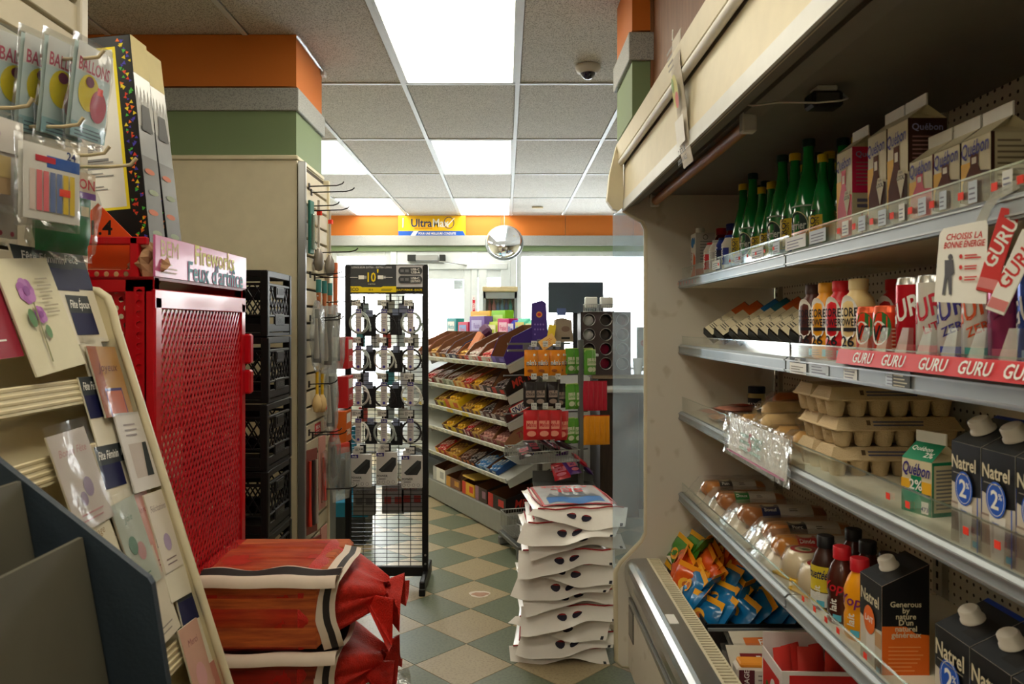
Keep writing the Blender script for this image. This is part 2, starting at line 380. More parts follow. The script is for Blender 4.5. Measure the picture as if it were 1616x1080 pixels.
# ---- ceiling: two by four foot panels in a white grid
ctile = speckle((226, 223, 218), (160, 156, 150), 210, .40, .47, .95, (220, 216, 210), 3)
railm = mat(222, 226, 228, .45)
ce = struct('ceiling', MB().box(((XL + XR) / 2, (YN + YF) / 2, CEIL + .08), (XR - XL + .2, YF - YN + .2, .06), mat(90, 90, 88, .9)))
xs = [.064 + .61 * k for k in range(-4, 6)]; ys = [4.0 + 1.2 * k for k in range(-6, 5)]
LIGHTS = {(-.546, 2.8): 'ceiling light over the aisle, closest to the orange pillar', (-.546, 5.2): 'ceiling light over the middle of the shop, above the candy shelves', (-.546, 7.6): 'ceiling light by the window wall, above the yellow banner',
          (-1.766, 5.2): 'ceiling light beside the orange pillar, half hidden by it', (-1.766, 7.6): 'ceiling light by the window wall, toward the pillar side', (-.546, -2.0): 'unseen added ceiling light behind the card rack, aisle row', (-1.766, -2.0): 'unseen added ceiling light behind the card rack, wall row', (-1.766, .4): 'unseen added ceiling light over the slat wall of party goods', (-.546, .4): 'ceiling light above the card rack at the camera end'}  # the two rearmost and the slat wall lights: unseen, added to brighten the case
lamp_m = emit(255, 250, 232, LAMP_W); lamp_w = emit(255, 246, 222, LAMP_W * .9)
_ct = None
edge_x = [XL - .1] + xs + [XR + .1]
for i in range(len(edge_x) - 1):
    for y0 in ys[:-1]:
        x0, x1 = edge_x[i], edge_x[i + 1]; w = x1 - x0
        lk = next((k for k in LIGHTS if abs(k[0] - x0) < .02 and abs(k[1] - y0) < .02), None)
        if lk:
            t = thing('ceiling_light', 'white ' + LIGHTS[lk], 'light', (x0 + .305, y0 + .6, CEIL), group='fluorescent ceiling panels')
            f = MB()
            for sx in (-1, 1): f.box((sx * .290, 0, .022), (.022, 1.18, .05), railm)
            for sy in (-1, 1): f.box((0, sy * .58, .022), (.60, .022, .05), railm)
            f.box((0, 0, .047), (.58, 1.16, .006), WHITE); f.done('frame', t)
            MB().box((0, 0, .012), (.556, 1.136, .006), lamp_w if y0 < 3 else lamp_m).done('diffuser', t)
            continue
        if w < .05: continue
        if abs(w - .61) < .01:
            if _ct is None: _ct = MB().box((0, 0, .012), (.584, 1.174, .018), ctile, .003).done('ceiling_tile', ce); o = _ct
            else: o = _ct.copy(); COL.objects.link(o)
        else: o = MB().box((0, 0, .012), (w - .026, 1.174, .018), ctile).done('ceiling_tile', ce)
        o.location = ((x0 + x1) / 2, y0 + .6, CEIL); o.rotation_euler = (0, 0, R(180) * random.randrange(2))
for x in xs: MB().box((x, (YN + YF) / 2, CEIL - .0005), (.024, YF - YN, .006), railm).box((x, (YN + YF) / 2, CEIL + .02), (.004, YF - YN, .036), railm).done('ceiling_rail', ce)
for y in ys[1:-1]:
    for i in range(len(xs) - 1):
        MB().box((xs[i] + .305, y, CEIL - .0003), (.586, .024, .006), railm).done('ceiling_rail', ce)
# ---- plain walls
wallp = mat(206, 198, 170, .75)
struct('wall_left', MB().box((XL - .05, (YN + YF) / 2, 1.34), (.1, YF - YN + .2, 2.88), wallp))
struct('wall_right', MB().box((XR + .05, (YN + YF) / 2, 1.34), (.1, YF - YN + .2, 2.88), wallp))
struct('wall_near', MB().box(((XL + XR) / 2, YN - .05, 1.34), (XR - XL + .2, .1, 2.88), wallp))
# ---- window wall
ORANGE = mat(210, 118, 44, .6, noise=.05, scale=4); GREENP = mat(122, 142, 104, .6, noise=.05, scale=4); BAND = speckle((172, 174, 172), (140, 142, 142), 240, .4, .5, .6)
fw = mat(214, 220, 222, .45)
wf = struct('wall_far', MB().box((.35, YF + .1, 2.575), (XR - XL, .16, .43), WPAINT)
       .box(((XL - 2.05) / 2, YF + .1, 1.19), (abs(XL + 2.05), .16, 2.36), WPAINT).box(((2.5 + XR) / 2, YF + .1, 1.19), (XR - 2.5, .16, 2.36), WPAINT)
       .box(((-2.05 - 1.36) / 2, YF + .1, .35), (.69, .16, .7), WPAINT).box(((.13 + 2.5) / 2, YF + .1, .35), (2.37, .16, .7), WPAINT))
for x0, x1 in ((-2.4, -1.25), (-1.245, -.05), (-.045, .70), (.705, 1.5), (1.505, 3.1)):
    MB().box(((x0 + x1) / 2, YF + .009, 2.66), (x1 - x0, .018, .238), ORANGE).done('orange_panel', wf)
MB().box((.35, YF - .008, 2.48), (XR - XL, .06, .118), BAND, .004).done('grey_band', wf)
MB().box((.35, YF + .009, 2.39), (XR - XL, .02, .062), GREENP).done('green_strip', wf)
PANE = clear((.98, 1, 1), .03, .02)
def window(name, x0, x1, z0, z1, mull=()):
    w = struct(name); f = MB(); t = .06
    for x in (x0 + t / 2, x1 - t / 2): f.box((x, YF + .08, (z0 + z1) / 2), (t, .1, z1 - z0), fw, .005)
    for z in (z0 + t / 2, z1 - t / 2): f.box(((x0 + x1) / 2, YF + .08, z), (x1 - x0 - 2 * t, .1, t), fw, .005)
    for x in mull: f.box((x, YF + .08, (z0 + z1) / 2), (.05, .09, z1 - z0 - 2 * t), fw, .005)
    f.done('window_frame', w)
    e = [x0 + t] + list(mull) + [x1 - t]
    for a, b in zip(e, e[1:]): MB().box(((a + b) / 2, YF + .09, (z0 + z1) / 2), (b - a - .02, .006, z1 - z0 - 2 * t + .02), PANE).done('window_pane', w)
    MB().box(((x0 + x1) / 2, YF + .0, z0 - .012), (x1 - x0, .14, .024), fw, .004).done('window_sill', w)
window('window_1', -2.05, -1.36, .7, 2.36); window('window_2', .13, 2.5, .7, 2.36)
# glass door with sidelight
dr = struct('door_1'); f = MB()
for x in (-1.32, -.37, .09): f.box((x, YF + .07, 1.18), (.075, .12, 2.36), fw, .006)
f.box((-.615, YF + .072, 2.285), (1.33, .114, .15), fw, .006); f.box((-.14, YF + .07, 2.13), (.385, .1, .16), fw, .005); f.box((-.14, YF + .07, .3), (.385, .1, .6), fw, .005)
f.box((-.62, YF + .045, 2.18), (1.29, .1, .07), fw, .006)
f.box((-.27, YF + .05, 1.3), (.1, .09, 1.9), fw, .005); f.box((-.0, YF + .05, 1.3), (.12, .09, 1.9), fw, .005)
f.done('door_frame', dr)
f = MB()
for x in (-1.235, -.45): f.box((x, YF + .05, 1.085), (.09, .06, 2.13), fw, .008)
f.box((-.84, YF + .05, 2.09), (.70, .06, .12), fw, .008); f.box((-.84, YF + .05, .13), (.70, .06, .22), fw, .008); f.done('door_leaf', dr)
MB().box((-.84, YF + .06, 1.13), (.70, .006, 1.8), PANE).done('door_pane', dr)
MB().box((-.135, YF + .075, 1.32), (.18, .006, 1.5), PANE).done('door_pane', dr)
cl = MB().box((-.94, YF - .03, 2.275), (.30, .05, .06), STEEL, .004).box((-1.10, YF - .03, 2.275), (.1, .054, .075), mat(60, 62, 62, .4, .7), .004).box((-.74, YF - .03, 2.275), (.07, .054, .075), mat(60, 62, 62, .4, .7), .004)
cl.tube([(-.78, YF - .03, 2.235), (-.60, YF - .12, 2.21), (-.46, YF + .0, 2.19)], .01, STEEL); cl.done('door_closer', dr)
hd = MB().tube([(-.5, YF - .03, .95), (-.5, YF - .06, .97), (-.5, YF - .06, 1.25), (-.5, YF - .03, 1.27)], .012, STEEL); hd.done('door_handle', dr)
st = MB(); d = Dec(st, (-.375, YF + .008, 1.60), (1, 0, 0), (0, 0, 1), .0006)
d.rect(-.026, -.22, .026, .24, mat(224, 224, 224)); d.rect(-.016, .03, .016, .185, mat(206, 40, 60)); d.rect(-.016, -.17, .016, .0, mat(206, 40, 60))
d.txt('TIREZ', 0, .107, .022, WHITE, 1, rot=R(90), maxw=.13); d.txt('PULL', 0, -.085, .022, WHITE, 1, rot=R(90), maxw=.13); d.txt('CAISSE', 0, -.205, .014, mat(206, 40, 60), 1, maxw=.045); d.poly([(-.006, .2), (.006, .2), (0, .22)], mat(206, 40, 60))
st.done('door_sticker', dr, 'red and white pull sticker on the door stile')
st = MB(); d = Dec(st, (-.56, YF + .052, 1.97), (1, 0, 0), (0, 0, 1), .0006); d.rect(-.055, -.06, .055, .05, mat(196, 206, 210)); d.lines(-.045, .045, -.045, .04, 5, mat(150, 160, 170), .4); st.done('door_notice', dr)
# ---- outside: pavement, one bare tree, low hedge of snow grey
struct('street', MB().box((0, 26, -.2), (70, 34, .1), mat(190, 194, 198, .9)))
tr = MB(); rnd = random.Random(3)
def branch(p, dv, L, r, n):
    q = p + dv * L; tr.tube([p, (p + q) / 2 + Vector((rnd.uniform(-.05, .05) * L, 0, 0)), q], [r, r * .8, r * .6], mat(196, 200, 204, .9), 5)
    if n:
        for k in range(3):
            v = (dv + Vector((rnd.uniform(-.8, .8), rnd.uniform(-.6, .6), rnd.uniform(-.1, .6)))).normalized(); branch(p + dv * L * rnd.uniform(.6, 1), v, L * .68, r * .6, n - 1)
branch(Vector((0, 0, 0)), Vector((.05, 0, 1)), 2.2, .05, 5)
solo(tr, 'tree', 'pale bare tree standing outside the big shop window', 'tree', (2.4, 18, -.15))
# ---- orange, grey and green pillar on the card side
def bands(nm, x0, x1, y0, y1, zb):
    p = struct(nm)
    MB().box(((x0 + x1) / 2, (y0 + y1) / 2, 2.665), (x1 - x0, y1 - y0, .23), ORANGE).done('orange_band', p)
    MB().box(((x0 + x1) / 2, (y0 + y1) / 2, 2.49), (x1 - x0 + .028, y1 - y0 + .028, .1), BAND, .003).done('grey_band', p)
    MB().box(((x0 + x1) / 2, (y0 + y1) / 2, (2.44 + zb) / 2), (x1 - x0, y1 - y0, 2.44 - zb), GREENP).done('green_band', p)
    return p
p = bands('pillar', XL, -.93, 3.32, 3.78, 2.22)
MB().box(((XL - .925) / 2, 3.55, 1.11), (-.925 - XL, .47, 2.22), CREAM).done('cream_board', p)
MB().box(((XL - .92) / 2, 3.55, 2.232), (-.92 - XL, .49, .02), CREAM, .004).done('molding', p)
cp = MB().tube([(-.92, 3.31, 2.765), (-.92, 3.79, 2.765)], .008, clear()); cp.box((-.925, 3.78, 2.76), (.03, .05, .03), WHITE, .004); cp.done('ceiling_clip', p)
# ---- bulkhead and its little pillar above the display case
p = bands('bulkhead_pillar', .455, .60, 2.69, 3.05, 2.24)
woodp = woodm((120, 76, 46), (146, 98, 62), 2, 4)
struct('bulkhead', MB().box((.82, 1.53, 2.51), (.58, 2.315, .54), woodp).box((.53, 2.686, 2.51), (.02, .01, .54), woodp))
# ================================================================ REFRIGERATED DISPLAY CASE (runs along the aisle, open side toward -X)
YE, Y0, SK = 3.05, .35, 3.05 / F
cx = lambda px: (px - PX) * SK
ch = lambda py: EYE - (py - PY) * SK
casem = speckle((226, 220, 208), (206, 198, 182), 14, .28, .36, .4, (218, 212, 200), 3)
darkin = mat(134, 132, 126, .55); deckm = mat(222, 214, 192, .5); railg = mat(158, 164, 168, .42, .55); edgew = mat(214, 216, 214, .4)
case = thing('refrigerated_display_case', 'long open refrigerated display case of dairy and drinks along the aisle', 'refrigerator', (.8, 1.7, 0))
CO = Vector((.8, 1.7, 0))
def cpart(mb, name, **k):
    o = mb.done(name, case, **k); o.location = -CO; return o
prof = [(982, 1052), (976, 1045), (975, 905), (981, 892), (1014, 858), (1021, 844), (1022, 362), (1017, 350), (1004, 343), (986, 332), (984, 228), (1222, 228), (1222, 1052)]
e = MB().prism([(cx(a), ch(b)) for a, b in prof], 1, YE, YE + .035, casem)
cpart(e, 'end_panel')
e = MB().tube([(cx(a) - .004, YE + .012, ch(b)) for a, b in ((1000, 1053), (984, 1052), (975, 1044), (974, 905), (981, 891), (1015, 856), (1022, 842), (1022, 362), (1016, 349), (1003, 342), (986, 331))], .011, CREAM, 6)
cpart(e, 'edge_molding')
e = MB().prism([(cx(a), ch(b)) for a, b in ((968, 336), (990, 336), (1003, 344), (1016, 351), (1021, 364), (1021, 842), (1014, 856), (980, 890), (968, 900))], 1, YE + .014, YE + .02, clear((.84, .91, .96), .03, .08, .36))
cpart(e, 'side_window', label='scuffed clear side window')
e = MB().prism([(cx(a), ch(b)) for a, b in ((984, 228), (1222, 228), (1222, 1052), (990, 1052))], 1, Y0, Y0 + .03, casem); cpart(e, 'end_panel')
# canopy
e = MB().prism([(cx(983), ch(328)), (cx(985), ch(263)), (cx(985) + .02, ch(263)), (cx(985) + .02, ch(328))], 1, Y0, YE, CREAM); cpart(e, 'fascia')
e = MB().prism([(cx(975), ch(253)), (cx(972), ch(230)), (cx(972) + .03, ch(228)), (cx(985), ch(253))], 1, Y0, YE, CREAM); e.box((cx(972) + .02, (Y0 + YE) / 2, ch(229)), (.02, YE - Y0, .006), WPAINT); cpart(e, 'top_trim')
e = MB().tube([(cx(979), Y0, ch(258)), (cx(979), YE, ch(258))], .0125, WHITE, 10); cpart(e, 'fascia_tube')
e = MB().prism([(cx(982), ch(333)), (cx(982), ch(318)), (cx(983) + .005, ch(316)), (cx(983) + .005, ch(333))], 1, Y0 + .01, YE, edgew); cpart(e, 'fascia_edge')
e = MB().prism([(cx(a), ch(b)) for a, b in ((972, 232), (978, 250), (982, 262), (983, 328), (975, 334), (966, 331), (957, 318), (961, 278))], 1, YE - .02, YE + .02, CREAM); cpart(e, 'canopy_cap')
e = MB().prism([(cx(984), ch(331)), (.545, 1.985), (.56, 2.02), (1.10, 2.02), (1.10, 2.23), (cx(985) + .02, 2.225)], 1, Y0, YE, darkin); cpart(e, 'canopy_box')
e = MB()
for xx in (.575, .635): e.box((xx, 1.7, 2.0195), (.006, 2.69, .004), mat(60, 60, 58))
e.prism([(.585, 2.02), (.585, 2.008), (.63, 2.004), (.63, 2.02)], 1, Y0, YE, darkin); cpart(e, 'light_channel')
tubem = woodm((150, 96, 44), (190, 132, 70), 1, 3, .5)
e = MB().tube([(.60, 2.99, 1.985), (.60, 1.86, 1.985)], .0165, tubem, 12).box((.60, 1.85, 1.99), (.036, .03, .05), WPAINT, .004).box((.60, 3.0, 1.99), (.036, .03, .05), WPAINT, .004); cpart(e, 'lamp_tube', label='unlit amber tube lamp')
e = MB().box((cx(986) + .01, 2.86, 1.978), (.012, .03, .012), BLACK); cpart(e, 'clip')
# back wall of punched metal with slotted uprights
e = MB().box((1.115, 1.7, 1.25), (.02, 2.7, 1.8), pegm((214, 208, 192), (62, 58, 50))); cpart(e, 'back_panel')
for yy in (3.0, 1.885, .77):
    e = MB().box((1.098, yy, 1.25), (.02, .04, 1.78), mat(170, 168, 158, .4))
    for i in range(50): e.box((1.0875, yy, .5 + i * .03), (.002, .008, .016), BLACK)
    cpart(e, 'upright')
# shelves
SH = [(1.674, 1.637, 1.717), (1.410, 1.371, 1.443), (1.138, 1.105, 1.197), (.810, .771, .847)]
def shelf(k, ya, yb):
    zt, zb, zg = SH[k]
    r = MB().box((.905, (ya + yb) / 2, zt - .009), (.37, yb - ya, .018), deckm); r.box((.9, (ya + yb) / 2, zt - .03), (.34, yb - ya - .1, .012), deckm)
    s = cpart(r, 'shelf'); s.location = -CO
    f = MB().prism([(.706, zb), (.706, zt - .006), (.712, zt), (.722, zt), (.722, zb)], 1, ya, yb, railg)
    f.box((.7045, (ya + yb) / 2, zb + .006), (.004, yb - ya, .003), STEEL); f.box((.7045, (ya + yb) / 2, zt - .008), (.004, yb - ya, .003), STEEL)
    f.done('price_rail', s)
    g = MB().prism([(.716, zt), (.716, zg), (.719, zg), (.719, zt)], 1, ya + .005, yb - .005, PLEXI); g.box((.7175, (ya + yb) / 2, zg), (.004, yb - ya - .01, .003), clear((.9, 1, .97), .5, .1)); g.done('shelf_guard', s)
    return s
SH2 = []
for k in range(4): SH2.append((shelf(k, 1.89, 3.045), shelf(k, .4, 1.88)))
def stickers(k, xs, z, w=.012, h=.012, x=.7152):
    zt = SH[k][0]
    for px in xs:
        y = .7155 * F / (px - PX); s = SH2[k][0] if y > 1.885 else SH2[k][1]
        MB().box((x - .0006, y, zt + z), (.0008, w * 1.15, h), REDDOT).done('price_sticker', s)
stickers(0, (1324, 1348, 1376, 1408, 1437, 1471, 1517, 1570, 1611), .018)
stickers(0, (1134, 1152, 1167, 1180, 1193, 1207, 1221), .02, .01, .009)
stickers(2, (1402, 1433, 1525, 1575), .032); stickers(3, (1268, 1286, 1304, 1323, 1366), .022)
def tags(k, items, z, x=.7150):   # pale paper price tags slid in the guard or rail
    for px, w, h, c in items:
        y = .7155 * F / (px - PX); s = SH2[k][0] if y > 1.885 else SH2[k][1]
        m = MB(); d = Dec(m, (x, y, SH[k][0] + z), (0, -1, 0), (0, 0, 1)); d.rect(-w / 2, -h / 2, w / 2, h / 2, c); d.lines(-w * .4, w * .4, -h * .35, h * .35, 3, mat(120, 120, 140)); m.done('price_tag', s)
PT = mat(226, 226, 222); PT2 = mat(196, 206, 216)
tags(0, [(1130, .09, .03, PT), (1165, .07, .028, PT2), (1195, .10, .03, PT), (1225, .05, .03, PT2), (1255, .13, .032, PT), (1290, .09, .03, PT2), (1334, .03, .03, PT), (1360, .03, .03, PT2), (1392, .03, .03, PT2), (1423, .02, .03, PT), (1455, .025, .03, PT2), (1488, .02, .03, PT2), (1535, .022, .034, PT2), (1590, .022, .034, PT)], .02, .7158)
tags(1, [(1270, .05, .03, WHITE), (1300, .1, .028, PT2), (1350, .06, .026, PT), (1420, .06, .026, PT2)], -.02, .7050)
m_ = MB(); d = Dec(m_, (.7035, 1.80, 1.39), (0, -1, 0), (0, 0, 1)); d.rect(-.05, -.018, .05, .022, WHITE); d.rect(-.05, .008, .05, .022, mat(50, 50, 46)); d.txt('CORE', 0, .015, .009, WHITE, 1); d.lines(-.04, .04, -.014, .004, 3, mat(130, 120, 110)); m_.done('price_tag', SH2[1][1])
m_ = MB(); d = Dec(m_, (.7035, 1.33, 1.392), (0, -1, 0), (0, 0, 1)); d.rect(-.03, -.016, .03, .016, mat(60, 60, 56)); d.lines(-.025, .025, -.012, .012, 4, mat(200, 190, 160)); m_.done('price_tag', SH2[1][1])
m_ = MB(); d = Dec(m_, (.7035, 2.75, 1.655), (0, -1, 0), (0, 0, 1))
for i in range(8): d.txt('1234789'[i % 7], .18 - i * .045 - .2, 0, .012, REDDOT, 1)
m_.done('price_digits', SH2[0][0])
# lower well
e = MB().prism([(.5, .10), (.5, .36), (.527, .37), (.527, .5), (.60, .5), (.64, .38), (.66, .35), (1.09, .35), (1.09, .10)], 1, Y0, YE, casem); cpart(e, 'well_body')
e = MB().box((.83, 1.7, .05), (.5, 2.66, .1), BLACK); cpart(e, 'kick_base')
e = MB().prism([(.527, .365), (.504, .40), (.490, .44), (.484, .48), (.486, .505), (.494, .522), (.508, .533), (.520, .536), (.574, .538), (.574, .53), (.53, .526)], 1, Y0, YE + .002, mat(188, 190, 190, .24, .95, noise=.03), smooth=False); cpart(e, 'chrome_bumper')
e = MB().box((.505, 1.7, .37), (.01, 2.69, .02), STEEL); cpart(e, 'bumper_strip')
e = MB()
for i in range(145): e.box((.600, YE - .01 - i * .0182, .532), (.05, .0075, .012), CREAM)
e.box((.577, 1.7, .534), (.008, 2.69, .012), CREAM).box((.624, 1.7, .530), (.006, 2.69, .014), CREAM).box((.60, 1.7, .515), (.05, 2.69, .004), BLACK); cpart(e, 'vent_grille')
e = MB().box((.538, 2.42, .5375), (.03, .075, .002), WHITE); cpart(e, 'deck_label')
m_ = MB().box((.4985, 2.97, .30), (.004, .1, .12), mat(90, 88, 84, .4)).box((.4965, 2.97, .30), (.002, .08, .1), mat(150, 146, 140)); cpart(m_, 'drain_plate')
e = MB().box((.86, 2.44, .43), (.40, .006, .13), PLEXI).box((.86, 2.44, .495), (.40, .01, .008), railg); cpart(e, 'well_divider')
# sensor and its wire, hanging promo strip
t = thing('temperature_sensor', 'small black sensor box under the roof of the display case', 'sensor', (.71, 1.67, 2.02))
MB().box((0, 0, -.006), (.045, .045, .012), WPAINT, .003).done('mount', t)
MB().box((0, 0, -.03), (.07, .05, .036), BLACK, .006).box((-.002, -.0265, -.03), (.05, .004, .022), mat(70, 70, 70)).done('housing', t)
MB().tube([(-.16, .10, -.005), (-.13, .09, -.014), (-.08, .05, -.018), (-.03, -.035, -.044), (.02, -.045, -.042), (.045, -.02, -.03), (.046, .01, -.01), (.03, .03, -.001)], .0022, WHITE, 5).done('wire', t)
t = thing('hanging_promo_strip', 'worn paper promo strip hanging from the canopy front edge', 'sign', (.455, 1.985, 2.26))
sg = MB()
pts = [(-.002, 0), (-.004, -.09), (.012, -.2), (.02, -.3), (.03, -.345)]
sg.sheet([(a, b) for a, b in pts], 1, -.05, .05, mat(206, 196, 178, .6)); sg.sheet([(a + .0015, b) for a, b in pts], 1, -.05, .05, mat(206, 196, 178, .6)); sg.done('paper', t)
m_ = MB(); d = Dec(m_, (-.0035, 0, -.15), (0, -1, 0), (-.13, 0, 1), .002); 
d.ell(0, .0, .03, .045, mat(196, 190, 96), 14); d.ell(.01, -.025, .018, .022, mat(190, 70, 60), 12); d.ell(-.015, .02, .012, .02, mat(120, 150, 70), 12); d.lines(-.035, .035, .06, .12, 4, mat(120, 110, 96), .4)
d.o = Vector((.012, 0, -.27)); d.v = Vector((-.1, 0, 1)).normalized(); d.rect(-.045, -.02, .045, .05, WHITE); d.txt('2 POUR', 0, -.037, .016, INK, 1); d.txt('BREUVAGE', 0, -.06, .014, INK, 1); m_.done('print', t)
MB().tube([(-.003, .04, 0), (-.002, .04, .03)], .002, WHITE, 5).done('string', t)
# ================================================================ CARTONS, BOTTLES AND CANS ON THE COLD SHELVES
def gable(wx, wy, hb, hr, base, topm, flap=None, side=None):
    """gable-top carton, printed front toward -X, ridge along Y"""
    r = root(); x, y = wx / 2, wy / 2
    MB().box((0, 0, hb / 2), (wx, wy, hb), base, .0015).done('body', r)
    g = MB(); z1 = hb; z2 = hb + hr
    v = [(-x, -y, z1), (x, -y, z1), (x, y, z1), (-x, y, z1), (-.001, -y * .96, z2), (.001, -y * .96, z2), (.001, y * .96, z2), (-.001, y * .96, z2), (0, -y * .45, z1 + hr * .55), (0, y * .45, z1 + hr * .55)]
    g.add(v, [(0, 4, 7, 3), (1, 2, 6, 5)], topm)
    g.add(v, [(0, 8, 4), (8, 1, 5), (0, 1, 8), (2, 9, 6), (3, 7, 9), (3, 9, 2)], side or topm)
    g.done('gable_top', r)
    MB().box((0, 0, z2 + .010), (.003, wy * .97, .022), flap or WHITE).done('ridge_flap', r)
    return r
KRAFT = mat(212, 200, 168); CHOC = mat(58, 28, 16, .7); CHOC2 = mat(88, 42, 18, .7); PINK = mat(206, 30, 84, .6); STRAW = mat(206, 60, 78); AMBER = mat(232, 176, 48); QB = mat(52, 44, 126)
def quebon(d, w, h, c1, c2, tall=True, cap=CHOC):
    """front print of a flavoured milk carton: bottle picture, drop badge, script name"""
    d.rect(-w * .49, -h * .30, -w * .12, h * .17, AMBER)
    d.poly([(-.5 * w, -h / 2), (.5 * w, -h / 2), (.5 * w, -h * .02), (.12 * w, h * .02), (.1 * w, -h * .1), (-.5 * w, -h * .4)], c2)
    d.poly([(-.16 * w, h * .28), (.12 * w, h * .28), (.12 * w, h * .1), (.30 * w, -h * .12), (.30 * w, -h / 2), (-.42 * w, -h / 2), (-.42 * w, -h * .12), (-.16 * w, h * .1)], c1)
    d.rect(-.10 * w, h * .13, .06 * w, h * .22, mat(226, 214, 190)); d.poly([(-.5 * w, -h / 2), (-.1 * w, -h / 2), (-.2 * w, -h * .44), (-.5 * w, -h * .38)], mat(206, 200, 200))
    if tall:
        d.poly([(.02 * w, -h * .04), (.1 * w, h * .04), (.32 * w, h * .04), (.42 * w, -h * .04), (.22 * w, -h * .24)], KRAFT); d.txt('LOCAL', .22 * w, -h * .035, w * .11, INK, 1, maxw=w * .34); d.txt('100%', .22 * w, h * .012, w * .06, INK)
    d.txt('Québon', .0, h * .355, w * .30, QB, 1, .15, maxw=w * .94, rot=.06); d.txt('Québon', .0, h * .355, w * .30, WHITE, 0, .15, maxw=w * .80, rot=.06) if False else None
def qcart(key, c1, c2, sidec, tall):
    def b():
        w, h = .074, (.197 if tall else .112); r = gable(.072, w, h, .026, KRAFT, KRAFT)
        m = MB(); quebon(Dec(m, (-.036, 0, h / 2), (0, -1, 0), (0, 0, 1)), w, h, c1, c2, tall); m.done('front_print', r)
        m = MB(); d = Dec(m, (0, -w / 2, h / 2), (1, 0, 0), (0, 0, 1))
        if tall:
            d.rect(-.036, 0, .036, h * .5, sidec); d.txt('Québon', 0, h * .42, .012, mat(150, 150, 200), 1); d.lines(-.028, .028, h * .08, h * .36, 7, mat(150, 110, 110)); d.lines(-.026, .03, -h * .16, -h * .04, 2, mat(110, 110, 140), .6)
            d.txt('1 000', .0, -h * .25, .012, sidec if sidec is PINK else mat(150, 60, 90), 1); d.txt('points', .0, -h * .33, .009, INK); d.txt('1 000', .0, -h * .42, .012, mat(150, 60, 90), 1)
        else:
            d.rect(-.036, -h * .5, -.03, h * .5, sidec); d.lines(-.026, .03, -h * .42, h * .44, 11, mat(128, 112, 92))
        m.done('side_print', r)
        return r
    return key, b
def stand(kb, name, label, cat, x, y, z, rz=0, group=None): return inst(kb[0], kb[1], name, label, cat, (x, y, z), rz, group)
ZA, ZB, ZC, ZD = [s[0] for s in SH]
qp, qc, qs, qcs = qcart('qp', STRAW, STRAW, PINK, True), qcart('qc', CHOC2, CHOC, CHOC, True), qcart('qs', STRAW, STRAW, mat(110, 20, 36), False), qcart('qcs', CHOC2, CHOC, CHOC, False)
G = 'flavoured milk cartons on the top cold shelf'
X = .776
stand(qp, 'milk_carton', 'tall strawberry milk carton with pink side panel beside the green bottles', 'carton', X, 1.634, ZA, 0, G)
stand(qc, 'milk_carton', 'tall chocolate milk carton between the pink carton and another chocolate one', 'carton', X, 1.491, ZA, 0, G)
stand(qc, 'milk_carton', 'tall chocolate milk carton with its dark brown side panel in full view', 'carton', X, 1.413, ZA, 0, G)
stand(qs, 'milk_carton', 'short strawberry milk carton in front of the tall chocolate ones', 'carton', X, 1.334, ZA, 0, G)
stand(qcs, 'milk_carton', 'short chocolate milk carton beside the short strawberry one', 'carton', X, 1.256, ZA, 0, G)
stand(qcs, 'milk_carton', 'short chocolate milk carton at the camera end, brown side showing', 'carton', X, 1.178, ZA, 0, G)
stand(qp, 'milk_carton', 'tall strawberry milk carton standing behind the first pink one', 'carton', X + .085, 1.634, ZA, 0, G)
# butterfly shaped shelf talker
m_ = MB(); d = Dec(m_, (0, 0, 0), (0, -1, 0), (0, 0, 1)); d.ell(-.016, -.004, .010, .018, mat(190, 140, 190)); d.ell(.014, .006, .014, .012, mat(70, 130, 80)); m_.tube([(0, 0, 0), (.006, -.02, -.02), (.01, -.03, -.05)], .0015, clear(), 4)
solo(m_, 'shelf_talker', 'small pink and green leaf tag sticking up beside the pink carton', 'sign', (.80, 1.70, 1.885))
# soy carton
def soy():
    r = root(); h = .17; MB().box((0, 0, h / 2), (.075, .075, h), WHITE, .002).done('body', r)
    MB().lathe([(.018, 0), (.018, .018), (.016, .022)], WHITE, (-.01, 0, h), 12).done('cap', r)
    m = MB(); d = Dec(m, (-.0375, 0, h / 2), (0, -1, 0), (0, 0, 1)); d.ell(-.008, .05, .022, .02, mat(40, 120, 190)); d.ell(.02, .055, .01, .014, mat(40, 120, 190)); d.poly([(-.037, -.085), (.037, -.085), (.037, -.01), (.01, .012), (-.0, -.05)], mat(226, 96, 30)); d.txt('Bio Soy', -.022, -.02, .016, mat(150, 20, 40), 1, rot=R(90)); m.done('front_print', r)
    m = MB(); d = Dec(m, (0, -.0375, h / 2), (1, 0, 0), (0, 0, 1)); d.rect(-.037, -.085, .037, .085, mat(188, 186, 182)); d.poly([(-.037, -.085), (.037, -.085), (.037, -.06), (0, -.05), (-.037, -.055)], mat(206, 70, 30)); d.lines(-.02, .03, -.03, .06, 8, mat(130, 130, 130)); d.ring(.0, .068, .01, .01, .002, INK); m.done('side_print', r)
    return r
stand(('soy', soy), 'drink_carton', 'white drink carton with blue and orange print beside the end panel', 'carton', .766, 2.905, ZA)
def bottle(prof, body, capm, capr, caph, lab=None, seg=16, cname='cap'):
    r = root(); MB().lathe(prof, body, seg=seg).done('body', r)
    zt = prof[-1][1]; MB().lathe([(capr, zt - caph * .45), (capr, zt + caph * .5), (capr * .9, zt + caph * .55)], capm, seg=14).done(cname, r)
    if lab: m = MB(); lab(m); m.done('label_band', r)
    return r
redj = mat(140, 16, 26, .2, coat=.5); P_r = [(.03, 0), (.034, .006), (.034, .09), (.030, .105), (.034, .12), (.030, .145), (.017, .165), (.017, .18)]
